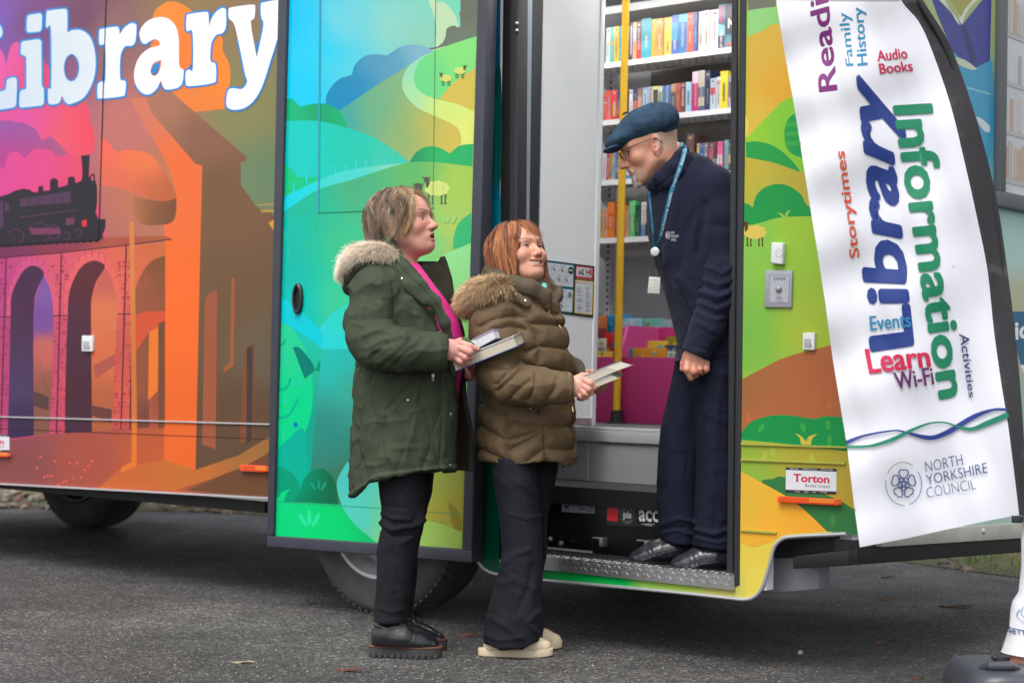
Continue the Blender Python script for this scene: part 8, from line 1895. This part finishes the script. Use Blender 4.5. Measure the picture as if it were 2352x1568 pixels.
fg3 = [[(1579, 832, -.175, 9), (1578, 848, -.19, 9), (1587, 867, -.18, 7.6)], [(1594, 838, -.18, 9), (1594, 853, -.195, 8.6), (1598, 861, -.175, 7.6)], [(1608, 838, -.18, 8.6), (1608, 850, -.192, 8), (1611, 855, -.172, 7)], [(1622, 834, -.175, 8), (1622, 848, -.186, 7.4), (1620, 853, -.168, 6.4)], [(1577, 815, -.16, 9), (1570, 834, -.15, 7.4), (1567, 847, -.15, 6.2)]]
hand3 = handmesh(f3, pal3, fg3, (220, 158, 134), (196, 112, 92))
body3 = inner_body(f3, dict(x0=1470, y0=330, x1=1720, y1=1290, skin=(222, 160, 128), chains=[
    [(1545, 350, 0, 36), (1570, 400, 0, 55), (1590, 470, 0, 85), (1600, 600, 0, 82), (1620, 760, 0, 68), (1622, 820, 0, 66)], [(1605, 420, -.08, 40), (1640, 450, -.12, 36), (1665, 620, -.14, 30), (1612, 780, -.165, 18)],
    [(1600, 420, .08, 40), (1610, 470, .15, 36), (1600, 620, .14, 28), (1580, 780, .12, 20)], [(1635, 830, -.07, 45), (1640, 1050, -.07, 34), (1638, 1240, -.07, 22)], [(1590, 830, .09, 45), (1565, 1050, .10, 34), (1560, 1230, .10, 22)]]))
# beard and moustache strands, short grey hair
r = random.Random(9); ps, rs_, cs_ = [], [], []
for i in range(2200):
    u = r.random()
    if u < .74: base = np.array([.068 + r.uniform(0, .026), r.uniform(-.026, .026), r.uniform(-.114, -.086)]); dr = np.array([.45, r.gauss(0, .25), -1.0]); L_ = r.uniform(.009, .024)
    elif u < .9: s_ = r.choice((-1, 1)); t = r.random(); base = np.array([.102 - .014 * t, s_ * (.003 + .026 * t), -.053 - .012 * t]); dr = np.array([.25, s_ * .6, -.8 - .3 * t]); L_ = r.uniform(.006, .012)
    else: s_ = r.choice((-1, 1)); base = np.array([.086, s_ * .028, -.072 - .02 * r.random()]); dr = np.array([.3, s_ * .1, -1]); L_ = r.uniform(.008, .016)
    dr = dr / np.linalg.norm(dr); t = np.linspace(0, 1, 4)[:, None]; p = base + dr * L_ * t + np.array([-.006, 0, 0]) * t ** 2 + np.array([r.gauss(0, .0012) for _ in range(3)]) * t
    ps.append(T3(p)); rs_.append(.0009); cs_.append(np.array(alb(r.choice([(222, 214, 206), (200, 190, 180), (236, 230, 224), (176, 164, 152)]))[:3]))
v, f, c = strands(ps, rs_, cs_); npmesh("beard", v, f, c, hairM, g3)
v, f, c = merge([body3] + head3 + [hand3]); npmesh("body", v, f, c, skinM, g3)
# flat cap
capM = mat("herringbone_wool", attr=True, rough=.95, spec=.1, bump=(380, .4, .001))
S = f3.grid(1375, 225, 1575, 365, -.24, .08, .0026)
def rotp(px, py): return f3.W(px, py, -.10 + .003)
hc_ = C3_[1] - f3.Y0
a_ = math.radians(-25); RR = np.array([[math.cos(a_), 0, math.sin(a_)], [0, 1, 0], [-math.sin(a_), 0, math.cos(a_)]])
S.op(ell(f3.W(1484, 288, hc_), (.122, .102, .070), RR), .01); S.op(ell(f3.W(1515, 282, hc_), (.066, .094, .066)), .03); S.op(ell(f3.W(1425, 322, hc_), (.062, .082, .034), RR), .03)
S.cut(hemcut([(1380, 352), (1392, 347), (1410, 345), (1435, 337), (1460, 327), (1500, 315), (1530, 306), (1553, 296), (1570, 288)]))
S.op(ell(f3.W(1409, 343, hc_), (.040, .074, .010), np.array([[math.cos(.25), 0, -math.sin(.25)], [0, 1, 0], [math.sin(.25), 0, math.cos(.25)]])), .006)
def pcap(Vv, N, px, py, near, col):
    u = (px - 1390) * .9 + (py - 240) * .42; v_ = (py - 240) * .9 - (px - 1390) * .42; tri = np.abs(((u / 9.0) % 2) - 1) * 7.0; st = np.sin((v_ + tri) * 2 * math.pi / 3.6)
    c = mixc(np.tile(A3((38, 56, 76)), (len(px), 1)), A3((84, 112, 134)), np.clip(.5 + .5 * st, 0, 1) * .55 * (1 + vnoise(Vv, 60)).clip(.4, 1.4)); return mixc(c, A3((22, 34, 50)), np.exp(-(segdist(px, py, [(1405, 342), (1440, 330), (1500, 306), (1553, 282)]) / 2.0) ** 2) * .4)
cap3 = cloth("flat_cap", S, (50, 74, 96), capM, g3, paint=pcap, amp=.002, sc=16, disp=lambda Vv, N, px, py, near: creases(px, py, [([(1500, 312), (1530, 300), (1554, 284)], 2.5, -.004), ([(1395, 341), (1415, 338), (1430, 332)], 1.8, -.004), ([(1470, 262), (1520, 262)], 9, -.002)]))
MB().lathe(f3.W(1436, 262, hc_), (f3.W(1428, 250, hc_) - f3.W(1436, 262, hc_)), [(0, .011), (.004, .010), (.007, .005), (.0072, .0003)], 16).build("cap_button", [mat("navy_wool", (40, 52, 70), rough=.9)], g3, smooth=True)
# glasses
m = MB(); gf = mat("spectacle_frame", (26, 24, 26), rough=.3)
for s_ in (1, -1):
    m.tube([T3([p])[0] for p in [(.101, s_ * .056, .012), (.06, s_ * .070, .014), (.01, s_ * .0815, .017), (-.018, s_ * .083, .012), (-.034, s_ * .080, -.010)]], .0016, 8)
    m.tube([T3([(.103 - .003 * math.cos(w), s_ * (.033 + .024 * math.cos(w)), -.004 + .018 * math.sin(w))])[0] for w in np.linspace(0, 2 * math.pi, 25)], .0015, 6)
m.tube([T3([p])[0] for p in [(.104, .010, 0), (.108, 0, .002), (.104, -.010, 0)]], .0014, 6)
gl = m.build("glasses", [gf], g3, smooth=True)
# fleece jacket
flM = mat("fleece", attr=True, rough=.95, spec=.15, sheen=.05, bump=(260, .5, .0016)); NV = (34, 37, 56)
S = f3.grid(1465, 325, 1725, 840, -.26, .26, .0055)
S.op(loft(f3.rows([(352, 1545, 1600, .07), (372, 1530, 1628, .11), (400, 1507, 1655, .15), (440, 1487, 1676, .165), (490, 1484, 1692, .17), (540, 1490, 1697, .17), (590, 1502, 1698, .168), (640, 1516, 1698, .165), (700, 1533, 1698, .16), (760, 1548, 1697, .16), (800, 1555, 1697, .16), (832, 1552, 1696, .165)]), 2.3), .01)
f3.chain(S, [(1610, 392, -.08, 34), (1640, 430, -.11, 44), (1656, 500, -.13, 44), (1660, 570, -.135, 42)], .03)
S.cut(hemcut([(1465, 836), (1556, 836), (1580, 826), (1700, 812)]))
zl3 = [(1492, 436), (1494, 480), (1500, 560), (1520, 660), (1545, 760), (1566, 832)]
fd = [([(1560, 420), (1540, 520), (1530, 600)], 12, .006), ([(1600, 480), (1575, 540), (1560, 620)], 10, -.005), ([(1620, 470), (1612, 520), (1602, 580)], 9, -.010), ([(1560, 640), (1600, 680), (1620, 720)], 10, .005), ([(1530, 620), (1550, 700)], 8, -.004), ([(1556, 800), (1600, 812), (1690, 800)], 3, -.004)]
def d3(Vv, N, px, py, near): return creases(px, py, fd) * near + seams(px, py, [[(1560, 664), (1590, 720), (1605, 765)], zl3], 2.0, .005) * near + .004 * np.exp(-(segdist(px, py, [(1552, 660), (1598, 742)]) / 5) ** 2) * near
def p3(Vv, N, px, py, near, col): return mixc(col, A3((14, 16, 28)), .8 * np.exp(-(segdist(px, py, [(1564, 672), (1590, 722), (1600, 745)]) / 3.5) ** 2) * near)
jk = cloth("jacket", S, NV, flM, g3, disp=d3, paint=p3, amp=.004, sc=6, ridge=.004)
S = f3.grid(1550, 400, 1725, 850, -.30, .02, .005)
f3.chain(S, [(1645, 455, -.115, 41), (1658, 540, -.135, 42), (1662, 625, -.145, 42), (1650, 690, -.155, 40), (1625, 752, -.165, 37), (1594, 818, -.17, 33)], .03)
def cutc(px, py, Y): return (py - np.interp(px, [1560, 1570, 1600, 1634, 1660], [796, 803, 815, 831, 838]))
S.cut(pxcut(cutc)); S.cut(pxcut(lambda px, py, Y: 470 - py))
fs3 = [([(1612, 640), (1650, 655), (1690, 640)], 6, .009), ([(1608, 668), (1650, 684), (1692, 664)], 6, .009), ([(1600, 692), (1645, 712), (1688, 694)], 6, .008), ([(1596, 716), (1640, 735), (1672, 728)], 5, .006), ([(1622, 612), (1660, 628), (1695, 606)], 6, .007), ([(1600, 740), (1640, 762)], 5, .005), ([(1590, 790), (1615, 800), (1645, 812)], 2, -.004), ([(1630, 500), (1625, 570)], 8, .005), ([(1612, 654), (1650, 670), (1690, 652)], 4, -.006), ([(1604, 680), (1645, 698), (1690, 680)], 4, -.006)]
cloth("sleeve", S, NV, flM, g3, disp=lambda Vv, N, px, py, near: creases(px, py, fs3), amp=.004, sc=9, ridge=.004)
S = f3.grid(1470, 320, 1620, 460, -.26, .16, .0045)
f3.chain(S, [(1568, 348, .04, 9), (1570, 346, -.06, 10), (1560, 358, -.125, 12), (1538, 384, -.15, 13), (1512, 408, -.15, 12), (1498, 422, -.11, 11), (1492, 428, -.07, 9)], .012, .8); f3.chain(S, [(1565, 345, .04, 9), (1520, 386, .05, 12), (1494, 424, -.02, 10)], .012, .8)
f3.chain(S, [(1578, 366, -.11, 14), (1555, 392, -.14, 17), (1528, 416, -.145, 17), (1504, 434, -.105, 12)], .02, .75)
cloth("collar", S, (34, 36, 56), flM, g3, amp=.003, sc=14, disp=lambda Vv, N, px, py, near: creases(px, py, [([(1560, 385), (1535, 412), (1508, 432)], 2.5, -.004), ([(1505, 415), (1512, 440)], 3, -.003)]))
t3 = bvh(jk)
# chest badge embroidery
A = Art(lambda x, y, h: (lambda q: q[0] - fw * (.0035 + h) if q[0] is not None else f3.W(x, y, -.2))(hit(t3, x, y)), cell=6, step=.0002)
def arc2(cx_, cy_, r1, r2, a0, a1, w): A.poly(strip([tuple(p) for p in ellipse(cx_, cy_, r1, r2, 16, 0, a0, a1)], w, 2), (206, 206, 216))
arc2(1534, 540.5, 5, 8.6, -60, 90, 1.0); arc2(1534, 540.5, 5, 8.6, 110, 290, 1.0); arc2(1533.6, 540.5, 3, 5, 0, 360, 1.3); arc2(1533.6, 540.5, 1.2, 2, 0, 360, 1.0)
for t, x1, y in (("NORTH", 1549, 534), ("YORKSHIRE", 1558.5, 542), ("COUNCIL", 1553.5, 550)): A.text(t, [(1540.5, y + 3.4), (x1, y + 3.8), (x1, y - 2.4), (1540.5, y - 2.6)], (206, 206, 216), off=.01)
A.build("chest_badge", flatattr, g3)
# lanyard
lanM = mat("lanyard_blue", attr=True, rough=.5); tcl = bvh([o for o in g3.children if o.name.startswith("collar")][0])
def lan(pts, w, out):
    P_ = []
    for p in smooth(pts, 8, closed=False):
        best = None
        for t in (tcl, t3):
            c, n = hit(t, p[0], p[1])
            if c is not None and (best is None or c @ fw < best @ fw): best = c
        if best is None: best = f3.W(p[0], p[1], -.15)
        P_.append(best - fw * out)
    P_ = np.array(P_)
    for _ in range(6): P_[1:-1, 1] = np.minimum(P_[1:-1, 1], (P_[:-2, 1] + P_[2:, 1]) / 2)
    v = []; f = []
    T_ = np.gradient(P_, axis=0); sd = np.cross(T_, fw); sd /= np.linalg.norm(sd, axis=1)[:, None]
    n = len(P_); v = np.concatenate([P_ - sd * w / 2, P_ + sd * w / 2, P_ + sd * w / 2 + fw * .0015, P_ - sd * w / 2 + fw * .0015])
    for i in range(n - 1):
        for a in range(4): b = (a + 1) % 4; f.append([a * n + i, a * n + i + 1, b * n + i + 1, b * n + i])
    return v, np.array(f), np.tile(A3((24, 122, 160)), (len(v), 1)), P_
L1 = lan([(1562, 335), (1572, 340), (1570, 358), (1560, 390), (1545, 430), (1535, 470), (1526, 505), (1517, 545), (1508, 570)], .016, .004); L2 = lan([(1492, 440), (1495, 470), (1499, 510), (1502, 545), (1504, 572)], .014, .005)
v, f, c = merge([L1[:3], L2[:3]]); ly = npmesh("lanyard", v, f, c, lanM, g3)
for p in ly.data.polygons: p.use_smooth = False
dl = L1[3][-1]
def lz(px, py, out=.02): r_ = ray(px, py); return CAM + r_ * ((dl[1] - out) / r_[1])
MB().lathe(lz(1505.5, 578), -fw + np.array([-.4, 0, 0]), [(0, .014), (.002, .0165), (.008, .0165), (.010, .014), (.010, .0003)], 24).lathe(lz(1525, 508, -.0) - fw * .01, -fw, [(0, .009), (.003, .009), (.004, .006), (.004, .0003)], 20).build("badge_reel", [mat("reel_white", (206, 208, 214), rough=.25)], ly, smooth=True, angle=50)
MB().lathe(lz(1510, 579, .012), -fw + np.array([.3, 0, 0]), [(0, .012), (.006, .012), (.009, .008), (.009, .0003)], 24).tube([lz(1503, 596), lz(1504, 606), lz(1502, 618), lz(1501, 634)], .0016, 6).build("badge_clip", [mat("clip_dark", (46, 48, 56), rough=.3)], ly)
extrude_px(Fig(dl[1] - .022, None, None), [(1487, 673), (1515, 674.5), (1517, 637), (1491, 635)], 0, .003, [mat("badge_card", (202, 202, 194), rough=.25, mottle=(60, .08))], "badge", ly)
extrude_px(Fig(dl[1] - .0235, None, None), [(1492, 641), (1509, 642), (1509, 639), (1492, 638)], 0, .001, [plastW], "badge_strip", ly)
A = Art(lambda x, y, h: (lambda i: L1[3][min(len(L1[3]) - 1, max(0, int(i)))])(0), cell=50)
def lpoint(s, off):  # along lanyard
    n = len(L1[3]); q = s * (n - 1); i = min(int(q), n - 2); p = L1[3][i] + (L1[3][i + 1] - L1[3][i]) * (q - i); t = L1[3][i + 1] - L1[3][i]; t /= np.linalg.norm(t); sd = np.cross(t, fw); sd /= np.linalg.norm(sd); return p + sd * off
def lmap(x, y, h): return lpoint(x, y) - fw * (.0015 + h)
for t, s0, s1 in (("Inclusive", .86, .66), ("together", .50, .36), ("Innovative", .64, .54), ("Ambitious", .34, .22)):
    vs_t, fs_t = text_mesh(t, .01, 1.0); A = Art(lmap, cell=10); A.raw([(s0 + (s1 - s0) * u, .005 - .010 * v_) for u, v_ in vs_t], fs_t, (206, 226, 232)); A.build("lanyard_print", lanM, ly)
# trousers and shoes
troM = mat("navy_trousers", attr=True, rough=.85, spec=.2, mottle=(30, .06))
l1 = [(800, 1588, 1694, .13, -.03), (860, 1590, 1694, .125, -.04), (960, 1596, 1694, .11, -.05), (1060, 1600, 1694, .095, -.06), (1160, 1596, 1690, .085, -.06), (1215, 1594, 1688, .08, -.06), (1262, 1592, 1690, .08, -.06)]
l2 = [(800, 1553, 1660, .12, .10), (860, 1548, 1650, .12, .10), (930, 1532, 1640, .11, .10), (985, 1516, 1632, .10, .10), (1060, 1511, 1618, .092, .10), (1150, 1510, 1606, .085, .10), (1210, 1513, 1604, .08, .10), (1246, 1518, 1606, .08, .10)]
fl3 = [([(1560, 880), (1540, 980), (1530, 1100)], 12, .005), ([(1600, 870), (1590, 960), (1575, 1100)], 1.5, -.003), ([(1660, 860), (1640, 1000), (1634, 1180)], 10, .005), ([(1520, 1204), (1560, 1190), (1595, 1200)], 5, .008), ([(1520, 1226), (1550, 1216), (1590, 1228)], 4, .006), ([(1525, 1214), (1570, 1210)], 3, -.006), ([(1600, 1216), (1640, 1226), (1685, 1212)], 5, .008), ([(1602, 1236), (1650, 1246), (1690, 1236)], 4, .006), ([(1604, 1226), (1650, 1238)], 3, -.006), ([(1675, 900), (1672, 1200)], 1.4, -.002)]
pants(f3, "trousers", [l1, l2], (23, 29, 46), troM, g3, fl3, cuts=[(1500, 1236), (1518, 1238), (1560, 1252), (1592, 1256), (1596, 1252), (1640, 1262), (1700, 1262)], amp=.003)
for (ax, ay_, d_) in ((0, 0, -.06), (-96, -16, .10)):
    yy = f3.Y0 + d_
    S = f3.grid(1505 + ax, 1225 + ay_, 1710 + ax, 1330 + ay_, d_ - .09, d_ + .09, .0034)
    f3.chain(S, [(1556 + ax, 1297 + ay_, d_, 16), (1580 + ax, 1291 + ay_, d_, 19), (1608 + ax, 1281 + ay_, d_, 24), (1640 + ax, 1276 + ay_, d_, 27), (1668 + ax, 1282 + ay_, d_, 24)], .03, 1.25); f3.chain(S, [(1640 + ax, 1250 + ay_, d_, 24), (1655 + ax, 1275 + ay_, d_, 27)], .02, 1.0)
    S.cut(hemcut([(1500 + ax, 1307 + ay_), (1720 + ax, 1307 + ay_)]))
    cloth("shoe", S, (40, 42, 48), leatherM, g3, amp=.001, sc=40, disp=lambda Vv, N, px, py, near, ax=ax, ay_=ay_: creases(px, py, [([(1586 + ax, 1282 + ay_), (1594 + ax, 1296 + ay_)], 2, .002), ([(1596 + ax, 1276 + ay_), (1604 + ax, 1296 + ay_)], 2, .002), ([(1618 + ax, 1292 + ay_), (1650 + ax, 1286 + ay_), (1672 + ax, 1294 + ay_)], 1.3, -.002), ([(1614 + ax, 1262 + ay_), (1620 + ax, 1284 + ay_)], 1.3, -.002)]))
    zb_ = max(zs + .001, at(1600 + ax, 1316 + ay_, yy)[2] * 0 + zs + .001); ztop = at(1600 + ax, 1306 + ay_, yy)[2]
    footsole(at(1598 + ax, 1305 + ay_, yy)[0], yy, .262, .100, math.pi, zb_, ztop + .002, mat("shoe_sole", (58, 56, 56), rough=.75), g3, lift=.004)
    m = MB()
    for q in range(4): m.tube([f3.W(1612 + ax + q * 6, 1268 + ay_ - q * 5, d_ - .045 + q * .004), f3.W(1622 + ax + q * 6, 1262 + ay_ - q * 5, d_ - .052), f3.W(1628 + ax + q * 5, 1272 + ay_ - q * 4, d_ - .055)], .0016, 6)
    m.build("laces", [blackM], g3)
MB().lathe(f3.W(1608.6, 851, -.196), (0, .25, 1), [(-.0014, .0138), (0, .0145), (.0014, .0138)], 24).build("ring", [_M["gold"]], g3)
# ================================================================== CAMERA, SKY, SUN
cam = bpy.data.cameras.new("camera"); co = bpy.data.objects.new("camera", cam); COL.objects.link(co)
M3 = Matrix(((RT[0], UP[0], -fw[0], CAM[0]), (RT[1], UP[1], -fw[1], CAM[1]), (RT[2], UP[2], -fw[2], CAM[2]), (0, 0, 0, 1))); co.matrix_world = M3
cam.sensor_width = 36; cam.sensor_fit = 'HORIZONTAL'; cam.lens = F / 2352 * 36; cam.clip_end = 1500; cam.clip_start = .05
cam.dof.use_dof = True; cam.dof.focus_distance = 6.2; cam.dof.aperture_fstop = 3.2
scn.camera = co
w = bpy.data.worlds.new("World"); scn.world = w; w.use_nodes = True; nt = w.node_tree; bg = nt.nodes["Background"]
sky = nt.nodes.new("ShaderNodeTexSky"); sky.sky_type = 'NISHITA'; sky.sun_disc = False; EL, AZ = math.radians(58), math.radians(205)
sky.sun_elevation = EL; sky.sun_rotation = AZ; sky.air_density = 1.0; sky.dust_density = 4.0; sky.ozone_density = 1.0
hs = nt.nodes.new("ShaderNodeHueSaturation"); hs.inputs["Saturation"].default_value = 0.22
nt.links.new(sky.outputs[0], hs.inputs["Color"]); nt.links.new(hs.outputs[0], bg.inputs[0]); bg.inputs[1].default_value = .15
sun = bpy.data.lights.new("sun", 'SUN'); so_ = bpy.data.objects.new("sun", sun); COL.objects.link(so_); sun.energy = .85; sun.angle = math.radians(30); sun.color = (1, .98, .95)
d = Vector((math.sin(AZ) * math.cos(EL), math.cos(AZ) * math.cos(EL), math.sin(EL))); so_.rotation_euler = d.to_track_quat('Z', 'Y').to_euler()
vs_ = scn.view_settings; scn.display_settings.display_device = 'sRGB'; vs_.view_transform = 'Standard'; vs_.look = 'None'; vs_.exposure = 0.78; vs_.gamma = 1
cy = scn.cycles; cy.use_denoising = True; cy.max_bounces = 6; cy.diffuse_bounces = 4; cy.glossy_bounces = 3; cy.sample_clamp_indirect = 6
bpy.context.view_layer.update()
